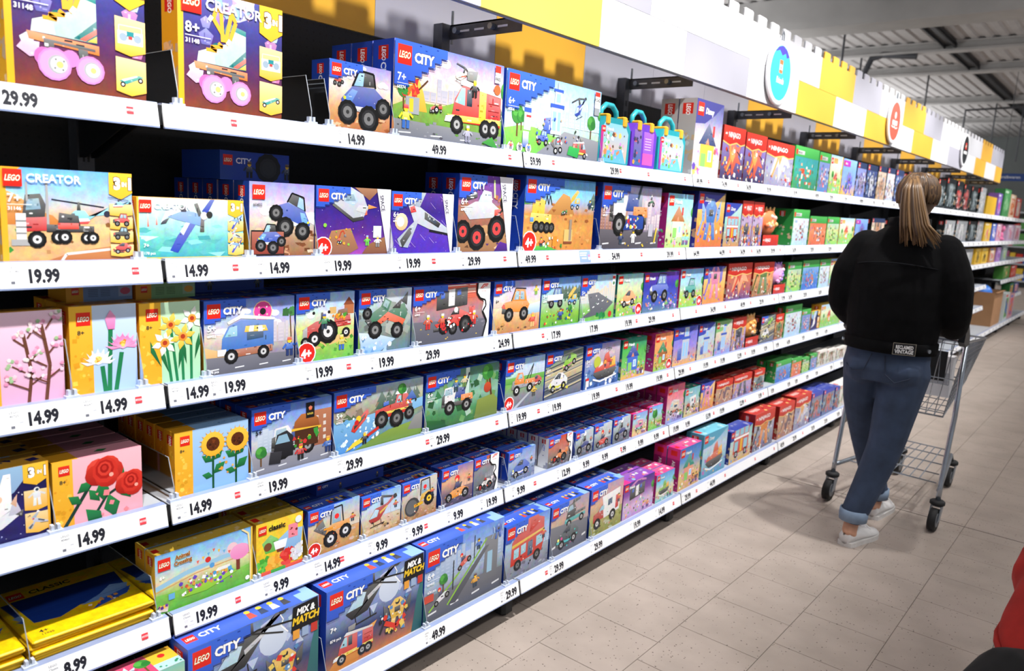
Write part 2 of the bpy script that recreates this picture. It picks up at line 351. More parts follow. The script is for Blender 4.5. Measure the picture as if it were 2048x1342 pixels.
# ---------------------------------------------------------------- drawings printed on the boxes
SP = dict(
 monster="p 222 .3,.62 .72,.66 .68,.84 .4,.86; p $A .1,.42 .3,.62 .72,.64 .92,.5 .88,.36 .5,.3 .12,.34; p 9cf .33,.63 .42,.82 .52,.83 .5,.64; p $B .14,.42 .3,.58 .4,.56 .3,.4; l 111 .03 .3,.62 .42,.86 .7,.84 .74,.64; p ddd .12,.34 .2,.28 .6,.26 .86,.34; w 777 .22,.24 .17; w 777 .62,.18 .19; w 777 .9,.36 .15; c ee3 .16,.44 .025",
 engine="p $A .16,.15 1,.15 1,.5 .62,.56 .34,.56 .22,.4; p 9cd .22,.36 .32,.53 .38,.53 .38,.34; p 234 .41,.34 .41,.52 .5,.53 .5,.34; p e8c830 .16,.15 .1,.22 1,.24 1,.18; p $B .62,.2 .74,.2 .74,.54 .62,.55; p c33 .78,.25 .97,.25 .97,.48 .78,.5; l 822 .012 .78,.33 .97,.33; l 822 .012 .78,.41 .97,.41; p ddd .3,.56 .98,.5 .98,.54 .36,.62; p 888 .4,.62 .55,.62 .58,.74 .4,.72; p eee .06,.14 .2,.14 .2,.22 .08,.2; w aaa .26,.12 .1; w aaa .74,.12 .1; w aaa .88,.12 .1",
 heli="p 222 .0,.74 .5,.8 1,.7 1,.74 .5,.86 .0,.79; p 333 .46,.6 .56,.6 .54,.84 .48,.84; p $A .1,.3 .3,.56 .62,.6 .95,.72 .98,.8 .88,.78 .6,.42 .45,.24 .2,.2; p bde .12,.32 .3,.54 .42,.5 .36,.34; p $B .45,.38 .7,.52 .68,.56 .44,.44; l 222 .02 .15,.1 .6,.14; l 222 .015 .25,.22 .27,.1; l 222 .015 .48,.26 .5,.12; c 444 .93,.74 .06",
 van="p $A .08,.18 .96,.22 .96,.62 .4,.66 .2,.58 .1,.4; p 9cd .14,.42 .22,.56 .34,.58 .34,.42; p eee .2,.6 .4,.68 .98,.62 .98,.66 .4,.74 .18,.64; p 357 .5,.34 .78,.36 .78,.56 .5,.57; p fc4 .48,.56 .82,.55 .86,.46 .46,.47; p fff .55,.56 .62,.56 .61,.47 .53,.47; p fff .69,.55 .76,.55 .77,.46 .69,.46; p $B .3,.1 .94,.14 .94,.24 .3,.22; r ddd .02,.14 .14,.1; w ccc .24,.12 .11; w ccc .78,.14 .1",
 donut="c f5d9a8 .5,.5 .5; c $A .5,.5 .46; c 222 .5,.5 .16; c fbb .3,.7 .05; c fff .7,.7 .04; c fff .3,.35 .04; c fbb .72,.35 .05",
 tractor="p $A .05,.3 .3,.42 .5,.44 .56,.3 .5,.18 .1,.16; p aaa .05,.16 .14,.16 .14,.36 .06,.3; p 222 .4,.44 .46,.44 .44,.56 .4,.56; p $A .68,.3 1,.32 .98,.5 .66,.46; p 7a4a20 .7,.46 .94,.48 .92,.6 .74,.58; l 822 .015 .68,.38 1,.4; w ddd .28,.14 .12; w ddd .54,.24 .19; w ddd .9,.2 .08; w 999 .1,.1 .08",
 jeep="p $A .1,.26 .86,.2 .94,.36 .84,.46 .52,.48 .14,.44; p $A .36,.46 .84,.44 .78,.68 .46,.7; p 9bc .42,.48 .58,.48 .58,.65 .48,.66; p 9bc .62,.48 .76,.47 .73,.64 .62,.65; l 333 .025 .34,.46 .46,.72 .8,.7; p $B .1,.26 .04,.36 .12,.44 .16,.3; p 222 .05,.22 .2,.2 .2,.3 .06,.32; w 888 .28,.18 .14; w 888 .76,.18 .14",
 offroad="p $A .05,.5 .36,.66 .52,.56 .2,.36; p $A .36,.66 .44,.82 .6,.74 .52,.56; p 9bb .4,.68 .46,.78 .56,.73 .5,.62; p e95c2c .2,.36 .52,.56 .94,.4 .86,.3 .5,.42 .22,.28; p $A .52,.56 .9,.7 .98,.5 .92,.4; p 333 .62,.62 .84,.78 .8,.6; p 444 .82,.74 .98,.9 .96,.66; p 222 .02,.44 .1,.34 .24,.3 .1,.5; w 888 .24,.26 .15; w 888 .74,.22 .14; w 666 .06,.56 .1",
 formula="p $A .02,.2 .3,.24 .5,.4 .64,.42 .9,.32 .96,.2 .5,.12 .1,.12; p $A .86,.3 .98,.3 1,.46 .84,.46; p 222 .4,.34 .5,.46 .6,.44 .6,.34; p fff .1,.14 .4,.2 .4,.26 .2,.22; p 222 .0,.08 .2,.08 .2,.14 .0,.14; w c33 .24,.14 .12; w 555 .76,.16 .15; w 555 .46,.1 .1; c $B .52,.42 .05",
 pit="p 333 .1,.3 .9,.36 .9,.7 .1,.62; p $A .06,.62 .5,.8 .95,.72 .95,.78 .5,.88 .06,.7; p eee .4,.36 .56,.37 .56,.68 .4,.66; p 36c .2,.5 .3,.52 .3,.62 .2,.6; p 36c .62,.55 .72,.56 .72,.66 .62,.64",
 crane="p $A .04,.3 .4,.3 .42,.56 .3,.6 .3,.84 .08,.82; p bde .1,.6 .26,.62 .26,.78 .12,.76; p $A .0,.16 .62,.14 .62,.32 .02,.34; l 222 .02 .42,.5 .46,.66 .52,.5 .56,.66 .62,.5; p 48c .0,.18 .1,.18 .1,.26 .0,.26; w 555 .18,.1 .1; w 555 .34,.09 .1; w 555 .5,.08 .1; w 555 .64,.08 .09",
 excav="l $A .1 .1,.2 .3,.72 .5,.82; l $A .08 .5,.82 .66,.5; p 777 .58,.36 .8,.34 .76,.54 .62,.56; p $A .0,.0 .3,.0 .3,.24 .02,.26; w ccc .06,-.04 .12; w ccc .26,-.05 .12",
 dumper="p $A .2,.3 .5,.5 .9,.9 .72,1 .24,.6; p $A .5,.24 .98,.3 .96,.6 .6,.56; p 9cd .7,.36 .9,.38 .88,.54 .72,.52; p 48c .2,.14 .98,.18 .98,.32 .2,.3; w ddd .34,.12 .12; w ddd .8,.14 .12",
 ship="p c4cad6 .0,.66 .2,.9 .5,.96 .86,.8 1,.5 .86,.3 .6,.3 .1,.56; p bcd4ee .3,.66 .42,.88 .62,.86 .72,.66 .6,.56; p 8ab .38,.66 .46,.8 .6,.8 .66,.66; p 333 .05,.56 .6,.22 .9,.28 .86,.34 .6,.3 .1,.6; p d0d4dc .66,.46 .96,.4 1,.56 .74,.58; p d64 .9,.36 .98,.38 .96,.5; p f93 1,.5 1.25,.54 1,.6",
 jet="p c4cad6 .18,.6 .3,.62 .96,.28 1,.2 .6,.26 .3,.36; p aab4c4 .18,.6 .5,.9 .56,.84 .4,.56; p aeb8c8 .0,.12 .3,.36 .4,.4 .2,.0 .05,.02; p 222 .5,.5 .82,.34 .78,.28 .5,.4; p 345 .56,.47 .74,.38 .72,.33 .56,.4; p 333 .05,.1 .22,.28 .26,.2 .1,.0; p fff .42,.84 .5,.98 .62,.86; p d33 .22,.56 .3,.58 .34,.5 .24,.48; l 222 .025 .6,.24 .98,.19; p 444 .0,.7 .16,.66 .14,.8; c fc8 .1,.66 .06",
 rover="p c4c6ce .06,.5 .3,.6 .6,.62 .82,.5 .8,.4 .2,.36; p cde .36,.6 .46,.76 .62,.74 .64,.6; p 222 .1,.6 .34,.66 .34,.72 .12,.68; p d43 .1,.7 .3,.74 .28,.82 .12,.78; p eee .14,.66 .32,.7 .3,.74; p d43 .7,.42 .86,.44 .84,.52 .7,.5; l 333 .03 .82,.46 .96,.6; w d44 .08,.2 .15; w d44 .36,.12 .17; w d44 .76,.24 .18; w 444 .96,.6 .14",
 semi="p 222 .06,.3 .34,.34 .36,.56 .3,.7 .12,.68; p 8ab .12,.48 .3,.5 .28,.64 .14,.62; p c33 .02,.2 .4,.22 .4,.4 .02,.38; r ddd .0,.1 .12,.34; l 888 .02 .0,.18 .12,.18; l 888 .02 .0,.26 .12,.26; l 888 .02 .0,.34 .12,.34; r aaa -.06,.02 .24,.08; l aaa .03 .38,.3 .38,.86; l aaa .025 .14,.6 .14,.84; p 333 .36,.2 .96,.2 .96,.28 .36,.3; p 222 .5,.28 .78,.28 .76,.42 .52,.46; p e43 .5,.24 .76,.24 .76,.32 .5,.32; w ddd .24,.1 .11; w ddd .5,.13 .09; w ddd .58,.13 .09; w ddd .86,.12 .08; w ddd .94,.12 .08",
 copter="l 223 .03 -.15,.84 .9,.7; p 333 .34,.62 .42,.62 .4,.8 .36,.8; p d33 .1,.32 .56,.34 .62,.42 .1,.4; p fff .1,.36 .6,.4 .6,.46 .1,.44; p 8cdcf0 .12,.44 .3,.62 .5,.62 .62,.46; p 345 .14,.46 .24,.56 .3,.56 .3,.46; p 8cdcf0 .56,.5 .96,.54 1,.7 .94,.68 .58,.42; c 334 .96,.56 .07",
 plane="p 2a48b8 .5,.55 .7,.6 .3,.0 .16,.04 .3,.3; p dfe6ee .34,.36 .5,.6 .56,.58 .4,.3; p 7da6d8 .1,.62 .3,.56 .72,.46 .82,.6 .6,.7 .3,.74; p e8eef4 .0,.5 .14,.62 .4,.72 .3,.78 .1,.7; p 334 .0,.48 .1,.5 .16,.6 .04,.54; p 445 .36,.7 .46,.7 .44,.8 .36,.78; p 2a48b8 .74,.72 .94,.98 1,.96 .84,.68; p 555 .68,.62 .6,.84 .66,.86 .74,.66; p 555 .72,.6 .7,.36 .78,.36 .78,.6; c ccc .78,.64 .07; c 333 .88,.66 .06",
 skate="p 1c6f74 .44,.86 .5,.98 .62,.9 .6,.6 .48,.7; p b4cfc6 .1,.46 .14,.56 .34,.66 .52,.72 .56,.94 .74,.9 .74,.42 .1,.44; p dde2de .08,.44 .1,.56 .2,.6 .3,.56 .32,.44; p 1c8a8c .56,.94 .74,.9 .74,.84 .56,.88; p e07c34 .04,.44 .76,.4 .76,.3 .06,.36; p 555 .2,.39 .72,.36 .72,.33 .2,.36; p 1c7a7c .5,.44 .74,.66 .74,.42; p e8685c .56,.44 .74,.58 .74,.52 .62,.43; p f2c24a .64,.43 .74,.5 .74,.43; l 1a6e6a .03 .24,.6 .32,.68 .4,.68; l f0a830 .04 .2,.6 .34,.6 .26,.64 .42,.66 .36,.7; l f2b03c .05 .5,.7 .28,1.0; l f2b03c .05 .42,.72 .4,1.08 .34,1.1 .3,.98; l f2b03c .05 .46,.72 .54,1.08 .6,.98 .52,.76; l eee .05 .28,1.0 .24,.94; l eee .045 .52,.76 .48,.7; p 222 .2,.36 .3,.36 .3,.2 .22,.2; p 222 .54,.34 .64,.33 .64,.14 .56,.14; p f0b2e0 .0,.34 .16,.34 .14,.2 .06,.18 -.06,.26; c c06aae .2,.2 .1; c d080bc .46,.22 .09; c d884c6 .3,.14 .17; c e49ad4 .3,.14 .15; c d884c6 .66,.13 .15; c e49ad4 .66,.13 .13; c a8a8ac .33,.14 .1; c d0d0d2 .34,.14 .085; c a8a8ac .68,.13 .09; c d0d0d2 .685,.13 .075; c d8c078 .35,.14 .035; c d8c078 .69,.13 .03; c 777 .31,.19 .01; c 777 .39,.18 .01; c 777 .3,.1 .01; c 777 .38,.09 .01",
 boom="r e8e0d8 .0,.1 1,.5; c fff .22,.36 .22; c fff .78,.36 .22; c 9ab .22,.36 .16; c 9ab .78,.36 .16; r 2a8a90 .36,.4 .28,.2; r d44 .42,.3 .16,.12; l e8d8c0 .05 .05,.6 .05,.8 .95,.8 .95,.6",
 board="p 2a9a90 .0,.2 .8,.5 1,.44 .3,.1; p e8e8e0 .1,.26 .7,.48 .76,.44 .2,.2; w fff .16,.08 .1; w fff .86,.3 .1",
 shuttle="p e8ecf2 .0,.0 .5,.1 .8,.3 .72,.42 .4,.26; p fff .3,.2 .56,1 .66,1 .66,.4; p ccd .6,.3 .7,.6 .8,.3; p 333 .7,.3 .82,.36 .8,.24; p e4b090 .64,.5 .74,.64 .72,.42",
 astro="c eee .5,.86 .14; c 345 .52,.86 .08; p e8e8ec .34,.4 .66,.4 .7,.74 .3,.74; p eee .3,.0 .46,.0 .48,.42 .34,.42; p eee .54,.0 .7,.0 .66,.42 .52,.42; l ddd .1 .32,.68 .1,.5; l ddd .1 .68,.68 .9,.56",
 rescue="p $A .0,.44 .3,.5 .5,.52 .56,.7 .84,.68 .96,.46 .9,.3 .4,.26 .0,.3; p 9cd .54,.52 .6,.66 .7,.66 .7,.52; p 222 .84,.3 .98,.28 .98,.44 .88,.46; p e8c830 .06,.32 .88,.36 .88,.4 .06,.38; p fff .5,.7 .82,.68 .8,.74 .54,.76; p 36c .2,.5 .34,.52 .34,.6 .2,.58; w 777 .16,.24 .17; w 777 .56,.2 .18; w 777 .9,.26 .13",
 raft="p $A .0,.1 .2,.0 .8,.5 .96,.8 .9,.96 .7,.84 .1,.34; p 222 .16,.14 .7,.58 .8,.8 .66,.7 .16,.3; c f8c830 .4,.6 .14; c c22 .3,.44 .12",
 jungle="p e8e8ea .04,.26 .4,.24 .44,.5 .36,.62 .1,.6; p 9bc .1,.44 .34,.44 .32,.58 .12,.57; p 2a4a9a .4,.34 .72,.34 .72,.56 .46,.58; p ee8a30 .6,.24 .98,.26 .96,.4 .6,.4; p 333 .02,.2 .96,.16 .96,.26 .02,.28; l 345 .05 .7,.5 .84,.86; p 222 .02,.26 .1,.24 .1,.46 .03,.44; w 999 .26,.16 .15; w 999 .78,.16 .14",
 tow="p $A .06,.3 .5,.32 .5,.44 .42,.62 .22,.62 .12,.46; p 9cd .24,.46 .3,.58 .4,.58 .42,.46; p 9a9aa2 .0,.2 .96,.24 .96,.32 .0,.32; p $A .52,.3 .96,.3 .94,.42 .54,.42; l 333 .03 .6,.42 .86,.8; l 333 .03 .74,.42 .86,.8; p 888 .0,.2 .1,.2 .1,.44 .02,.42; w ddd .2,.16 .13; w ddd .74,.18 .12",
 sport="p $A .0,.24 .2,.4 .5,.6 .72,.58 .98,.38 .96,.2 .5,.1 .06,.14; p 234 .3,.42 .5,.58 .64,.56 .6,.4; p $B .06,.18 .5,.14 .94,.24 .94,.28 .5,.2 .06,.24; c ff8 .12,.28 .04; p 222 .0,.12 .3,.04 .6,.06 .6,.1 .1,.16; w bbb .26,.12 .12; w bbb .78,.18 .12",
 boat="p 333 .0,.2 .2,.06 .8,.06 1,.24 .94,.3 .1,.26; p $A .02,.24 .98,.3 .9,.4 .5,.44 .1,.36; p $A .4,.42 .72,.44 .6,.7 .46,.64; p fb3 .7,.3 .94,.34 .9,.56 .72,.5; p eee .2,.34 .4,.4 .34,.5; l fff .04 .0,.08 .3,.0 .6,.04 1,.1",
 loader="p $A .3,.3 .96,.4 .94,.52 .5,.5 .3,.42; l 222 .03 .44,.5 .46,.86 .74,.88 .78,.5; p 9bc .48,.52 .5,.82 .7,.84 .72,.52; p 555 .0,.5 .3,.3 .34,.4 .24,.66; p a5642c .06,.54 .24,.66 .26,.8 .1,.7; l $A .04 .26,.44 .5,.42; w ddd .44,.18 .18; w ddd .84,.26 .16; c f33 .6,.66 .06",
 roller="c 444 .24,.26 .26; c 666 .22,.26 .2; l $A .08 .3,.26 .62,.3; p $A .5,.34 .98,.5 .96,.62 .56,.54; l 222 .03 .52,.5 .54,.92 .84,.94 .88,.56; p 9bc .56,.54 .58,.88 .8,.9 .84,.6; w fc3 .84,.36 .18; c f33 .68,.72 .06",
 kart="p $A .0,.16 .3,.3 .7,.34 .9,.24 .9,.12 .3,.08; p 222 .3,.3 .6,.34 .66,.48 .42,.44; c e33 .46,.6 .09; c fc9 .44,.56 .05; p 336 .36,.34 .56,.36 .54,.52 .4,.5; w 999 .16,.12 .12; w 999 .78,.14 .13",
 moto="p $A .2,.3 .5,.5 .8,.46 .84,.34 .4,.26; l 333 .03 .2,.2 .36,.64; p 222 .4,.5 .6,.52 .58,.74 .44,.72; c fff .5,.82 .1; w 999 .18,.18 .17; w 999 .82,.18 .17",
 dbus="p $A .04,.14 .94,.2 1,.4 .98,.84 .6,1 .06,.6; p e8c040 .06,.48 .98,.6 .98,.64 .06,.54; p 9cd .12,.26 .26,.28 .26,.46 .12,.44; p 9cd .32,.29 .46,.31 .46,.49 .32,.47; p 357 .52,.2 .66,.22 .66,.5 .52,.48; p 9cd .76,.32 .96,.36 .96,.54 .76,.52; p $A .56,.66 .8,.76 .8,.96 .58,.98; w 777 .24,.12 .1; w 777 .8,.16 .1",
 coach="p $A .02,.1 .98,.1 .98,.9 .02,.9; r fff .02,.5 .96,.06; r 9cd .08,.58 .24,.24; r 9cd .38,.58 .24,.24; r 9cd .68,.58 .24,.24; r 9cd .08,.18 .22,.26; r f2b82c .44,.12 .14,.36; r 9cd .66,.18 .24,.26; w ccc .22,.08 .1; w ccc .8,.08 .1",
 camper="p b83a2c .0,.18 .44,.22 .44,.52 .3,.52 .16,.4 .0,.36; p f0f0ee .4,.2 1,.26 1,.76 .3,.7 .34,.56; p 9cd .2,.4 .3,.5 .4,.5 .4,.4; p c33 .84,.3 .96,.32 .96,.62 .84,.6; p 357 .54,.44 .7,.46 .7,.6 .54,.58; w ccc .16,.14 .12; w ccc .74,.2 .12",
 cargo="p 444 .04,.24 .5,.28 .52,.5 .4,.7 .16,.66; p 9bc .12,.46 .4,.5 .34,.64 .18,.62; p $A .0,.14 .98,.2 .98,.3 .0,.26; p 666 .46,.3 .98,.34 .98,.42 .46,.4; p 555 .3,.66 .7,.72 .7,.8 .36,.78; w bbb .2,.12 .11; w bbb .8,.16 .11",
 tower="r c4cad8 .3,.0 .4,.6; r 9cf .36,.08 .12,.4; r 9cf .54,.08 .1,.4; r 3a5cc0 .26,.56 .5,.08; r c4cad8 .4,.64 .26,.26; r 9cf .46,.68 .14,.18; r 3a5cc0 .36,.9 .34,.06; l aaa .02 .5,.96 .5,1.1; p 3a5cc0 .06,.0 .3,.0 .3,.34 .06,.3",
 house="r $A .15,.0 .7,.5; p $B .05,.5 .5,1 .95,.5; r 8fd06c .2,.0 .26,.3; r fff .55,.12 .2,.26; r 9cf .58,.15 .14,.2; p e88a5a .4,.5 .5,.66 .6,.5; r c44 .72,.7 .1,.25",
 mech="p $A .3,.4 .7,.4 .8,.75 .6,.95 .4,.95 .2,.75; p $B .2,.7 .0,.9 .05,.5 .18,.4; p $B .8,.7 1,.95 .96,.5 .82,.4; p $A .3,.4 .2,.0 .36,.0 .46,.4; p $A .7,.4 .8,.0 .64,.0 .54,.4; p 333 .4,.55 .6,.55 .6,.7 .4,.7; c $B .5,.84 .08; l $B .06 .1,.5 -.1,.1",
 dragon="p $A .1,.1 .3,.5 .1,.9 .4,.7 .6,1 .64,.66 .95,.8 .78,.5 1,.3 .7,.34 .5,.0 .44,.3; p $B .36,.5 .5,.72 .62,.5 .5,.3; l $B .06 .2,.1 .4,.4 .3,.75; c fff .56,.6 .05; l 222 .03 .7,.6 .95,.5",
 egg="p $A .2,.1 .8,.1 .96,.5 .8,.9 .5,1 .2,.9 .04,.5; p $B .3,.2 .7,.16 .8,.5 .6,.84 .36,.8; p fff .44,.3 .6,.36 .56,.6; l 222 .03 .24,.7 .36,.56 .3,.4",
 tree="l 6a4a2a .08 .5,.0 .5,.45; c 3f8a3a .5,.7 .3; c 55a848 .4,.78 .16; c 2f7a34 .64,.62 .18",
 pine="p 2f5a44 .5,1 .2,.5 .36,.5 .1,.15 .44,.15 .44,.0 .56,.0 .56,.15 .9,.15 .64,.5 .8,.5",
 fig="r $B .3,.0 .17,.34; r $B .53,.0 .17,.34; p $A .26,.34 .74,.34 .66,.66 .34,.66; l $A .1 .3,.62 .12,.4; l $A .1 .7,.62 .9,.46; c fc3 .5,.78 .13; p $C .36,.8 .64,.8 .62,.96 .38,.96",
 gem="p $A .5,1 1,.62 .8,.0 .2,.0 .0,.62",
)
def wheel_row(A, n, x, y, r): pass
def logo(A, x, y, s):
    A.rect(x, y, s, s, 'dc2318', 'e63222')
    A.text('LEGO', x + s * .47, y + s * .33, s * .35, '1a1208', .06, .66, .2, 0, 'c')
    A.text('LEGO', x + s * .47, y + s * .33, s * .35, 'f6d21c', .04, .66, .2, 0, 'c')
    A.text('LEGO', x + s * .47, y + s * .33, s * .35, 'ffffff', .015, .66, .2, 0, 'c')
def age(A, x, y, h, t, n, c='ffffff'):
    A.text(t, x, y, h, c, .02)
    A.rect(x, y - h * .32, h * 2.6, h * .06, c)
    A.text(n, x, y - h * .95, h * .42, c, .02)
def city(A, n='', ag='', w=.5, d=.34, ls=.2):
    a = A.a; W_ = w * a; k = 8; pts = [(0, 1), (W_, 1)]
    y = 1 - .1
    pts.append((W_, y))
    for i in range(1, k):
        x = W_ * (1 - i / k); pts.append((x, y)); y = 1 - .1 - (d - .1) * min(1, i / (k - 2.)); pts.append((x, y))
    pts.append((0, y)); A.poly(pts, '3459c8', '3e6cdc')
    A.line([(p[0] + .006, p[1] - .012) for p in pts[2:]], .008, '1c3a94')
    for i in range(4): A.rect(W_ * (.45 + .11 * i), 1 - .03 - .035 * (i % 3), .03, .012, '1c3c9c')
    lx = .04; ly = 1 - .045 - ls
    logo(A, lx, ly, ls)
    A.text('CITY', lx + ls * 1.2, ly + ls * .24, ls * .5, 'ffffff', .05, .95, .02, 0, 'l', '16307c', .035)
    if ag: age(A, lx, ly - .17, .085, ag, n)
def badge4(A, x=.13, y=.12, r=.14):
    A.circ(x, y, r * 1.12, 'ffffff'); A.circ(x, y, r, 'd9261c'); A.text('4+', x, y - r * .42, r * .85, 'ffffff', .05, .9, 0, 0, 'c')
def three(A, w=.2, small=()):
    a = A.a
    A.poly([(a - w, 1), (a, 1), (a, .78), (a - w / 2, .7), (a - w, .76)], 'f2b632', 'f6c63c')
    A.text('3', a - w * .8, .82, .13, 'ffffff', .06, .9, 0, 0, 'l', '5a3c10', .04)
    A.text('IN', a - w * .45, .85, .05, 'ffffff', .05, .8, 0, 0, 'l', '5a3c10', .04)
    A.text('1', a - w * .25, .82, .13, 'ffffff', .06, .9, 0, 0, 'l', '5a3c10', .04)
    n = len(small)
    for i, (sp, pal) in enumerate(small):
        h = .62 / n; y0 = .66 - (i + 1) * h
        A.poly([(a - w, y0 + h * .95), (a, y0 + h * .9), (a, y0 + h * .12), (a - w / 2, y0), (a - w, y0 + h * .1)], 'f0b030', 'f6d9a0')
        A.spr(SP[sp], a - w * .92, y0 + h * .22, w * .84, **pal)
def creator(A, x=.05, y=.8, ls=.18, n='', ag=''):
    logo(A, x, y, ls); A.text('CREATOR', x + ls * 1.2, y + ls * .3, ls * .5, 'ffffff', .02, .98)
    if ag: age(A, x + .03, y - .16, .09, ag, n)
def sky(A, *c): A.grad(*c)
def clouds(A, n=5, y=.75, c='fff', s=.06):
    for i in range(n):
        x = A.r.random() * A.a; yy = y + (A.r.random() - .5) * .3
        for k in range(3): A.circ(x + k * s * .9, yy + (k % 2) * s * .3, s * (.5 + .4 * A.r.random()), c, None, 10, 1.5)
def hills(A, y, h, c, c2, n=7):
    p = [(0, 0)]
    for i in range(n + 1): p.append((A.a * i / n, y + h * A.r.random()))
    p.append((A.a, 0)); A.t = 1; A.poly(p, c, c2); A.t = 0
def skyline(A, y, c, c2, n=9, h=.3, x0=0, x1=None):
    x1 = A.a if x1 is None else x1; x = x0
    while x < x1:
        w = .05 + .07 * A.r.random(); hh = h * (.4 + .6 * A.r.random()); A.rect(x, y, w, hh, c, c2)
        for k in range(int(hh / .05)): A.rect(x + w * .2, y + .02 + k * .05, w * .6, .015, c2, None, k == 0)
        x += w + .02 * A.r.random()
def road(A, y=.22, c='55565e', c2='77787f'):
    A.poly([(0, 0), (A.a, 0), (A.a, y), (0, y * 1.2)], c, c2)
    for i in range(4): A.poly([(A.a * (.05 + .27 * i), y * .3), (A.a * (.15 + .27 * i), y * .34), (A.a * (.15 + .27 * i), y * .42), (A.a * (.05 + .27 * i), y * .38)], 'ddd', None, i == 0)
def fig(A, x, y, h, a='c33', b='345', c='522'): A.spr(SP['fig'], x, y, h, A=a, B=b, C=c)
def trees(A, l, sp='tree'):
    for x, y, s in l: A.spr(SP[sp], x, y, s)

D = {}
def d_roller(A):
    A.grad('7a3a1c', '5a2a50', '3c3a80', '5a58a8'); a = A.a
    A.circ(a * .52, 1.0, .2, 'b8b8d0', 'd8d8ea'); A.speck(26, ['8a8ac0', 'c9a0c8', '9ab8d8', 'e8d8d0'], a * .38, .84, .3, .16, .05)
    A.rect(0, 0, .05, 1, 'e8a820', 'f2c040')
    for x, y, s, c in ((.22, .7, .1, '8a86c8'), (.34, .74, .12, '9a76c0'), (.2, .56, .14, '6a66b4'), (.9, .6, .13, 'b06ab0'), (.95, .7, .1, 'c0d0e0'), (.1, .3, .1, 'd8dcea'), (.86, .38, .1, 'c05a90'), (.96, .34, .12, 'd878b0')): A.spr(SP['gem'], x * a / 1.1, y, s, A=c)
    A.spr(SP['skate'], a * .11, .1, a * .7)
    three(A, .24, [('boom', {}), ('board', {})])
    creator(A, .03, .8, .18, '31148', '8+')
D['roller'] = d_roller
def d_monster_s(A):
    sky(A, 'b06a3a', 'd8a070', 'e8d8d0', '9a96d8'); A.speck(40, ['a05a30', 'c88a58', '8a4a28', 'e0b088'], 0, 0, None, .36, .06, .4); clouds(A, 5, .8, 'f0ecf6')
    A.spr(SP['monster'], .06, .62, .2, A='b83a2c', B='d85a48')
    A.spr(SP['monster'], A.a * .1, .02, A.a * .86, A='2a48a8', B='5a8ad8'); city(A, '60402', '', .52, .26, .18)
D['monster_s'] = d_monster_s
def d_fire(A):
    a = A.a; sky(A, '6a8a4a', 'd8b878', 'f0d8b8', 'd8c0d8', '7a86d8'); clouds(A, 8, .8, 'f4e4e4', .07); skyline(A, .42, 'c8c0c8', 'b0b0c0', 6, .26, a * .2, a * .6)
    hills(A, .3, .2, '5a8a3a', '8ab04a'); trees(A, [(.0, .3, .3), (a * .92, .35, .5)]); trees(A, [(a * .82, .32, .2), (a * .9, .3, .24)], 'pine')
    A.poly([(.15, .3), (.3, .75), (.44, .5), (.5, .3)], 'e8a838', 'f4d060'); A.line([(.2, .3), (.34, .5), (.5, .64)], .02, '5a3a22'); A.speck(16, ['c33', '3a8a3a', 'e86a2a'], .14, .45, .2, .16, .04)
    road(A, .16, '6a6c74', '8a8c92'); A.speck(24, ['4a4a50', '8a8a90', '5a8a3a'], 0, .02, None, .2, .03, .5)
    A.spr(SP['heli'], a * .49, .7, .28, A='e8e0d0', B='d84a2c', rot=-.35); A.rect(a * .1, .26, .2, .18, 'a0a4aa'); A.rect(a * .13, .28, .06, .14, 'e8c830')
    A.spr(SP['engine'], a * .4, .1, a * .58, A='cf2f22', B='e2c42e'); A.spr(SP['tractor'], a * .3, .3, .2, A='d8452c')
    fig(A, a * .03, .1, .26, 'd8d830', '3a6ab8', 'e33'); fig(A, a * .6, .04, .2, 'aab', '889', 'ccc'); fig(A, a * .65, .56, .2, '222', '222', 'e8d830')
    A.poly([(a * .8, .06), (a * .97, .0), (a * .9, .14)], '2f7a34', '4a9a44')
    A.rect(a - .17, .78, .1, .2, 'ffffff'); A.rect(a - .17, .9, .1, .08, 'd33a2c'); A.text('PUT OUT', a - .12, .86, .018, '222', .03, .9, 0, 0, 'c'); A.text('FIRES', a - .12, .81, .034, '222', .04, .9, 0, 0, 'c'); A.circ(a - .12, .7, .06, 'e8683a')
    city(A, '60374', '7+', .44, .46, .2)
D['fire'] = d_fire
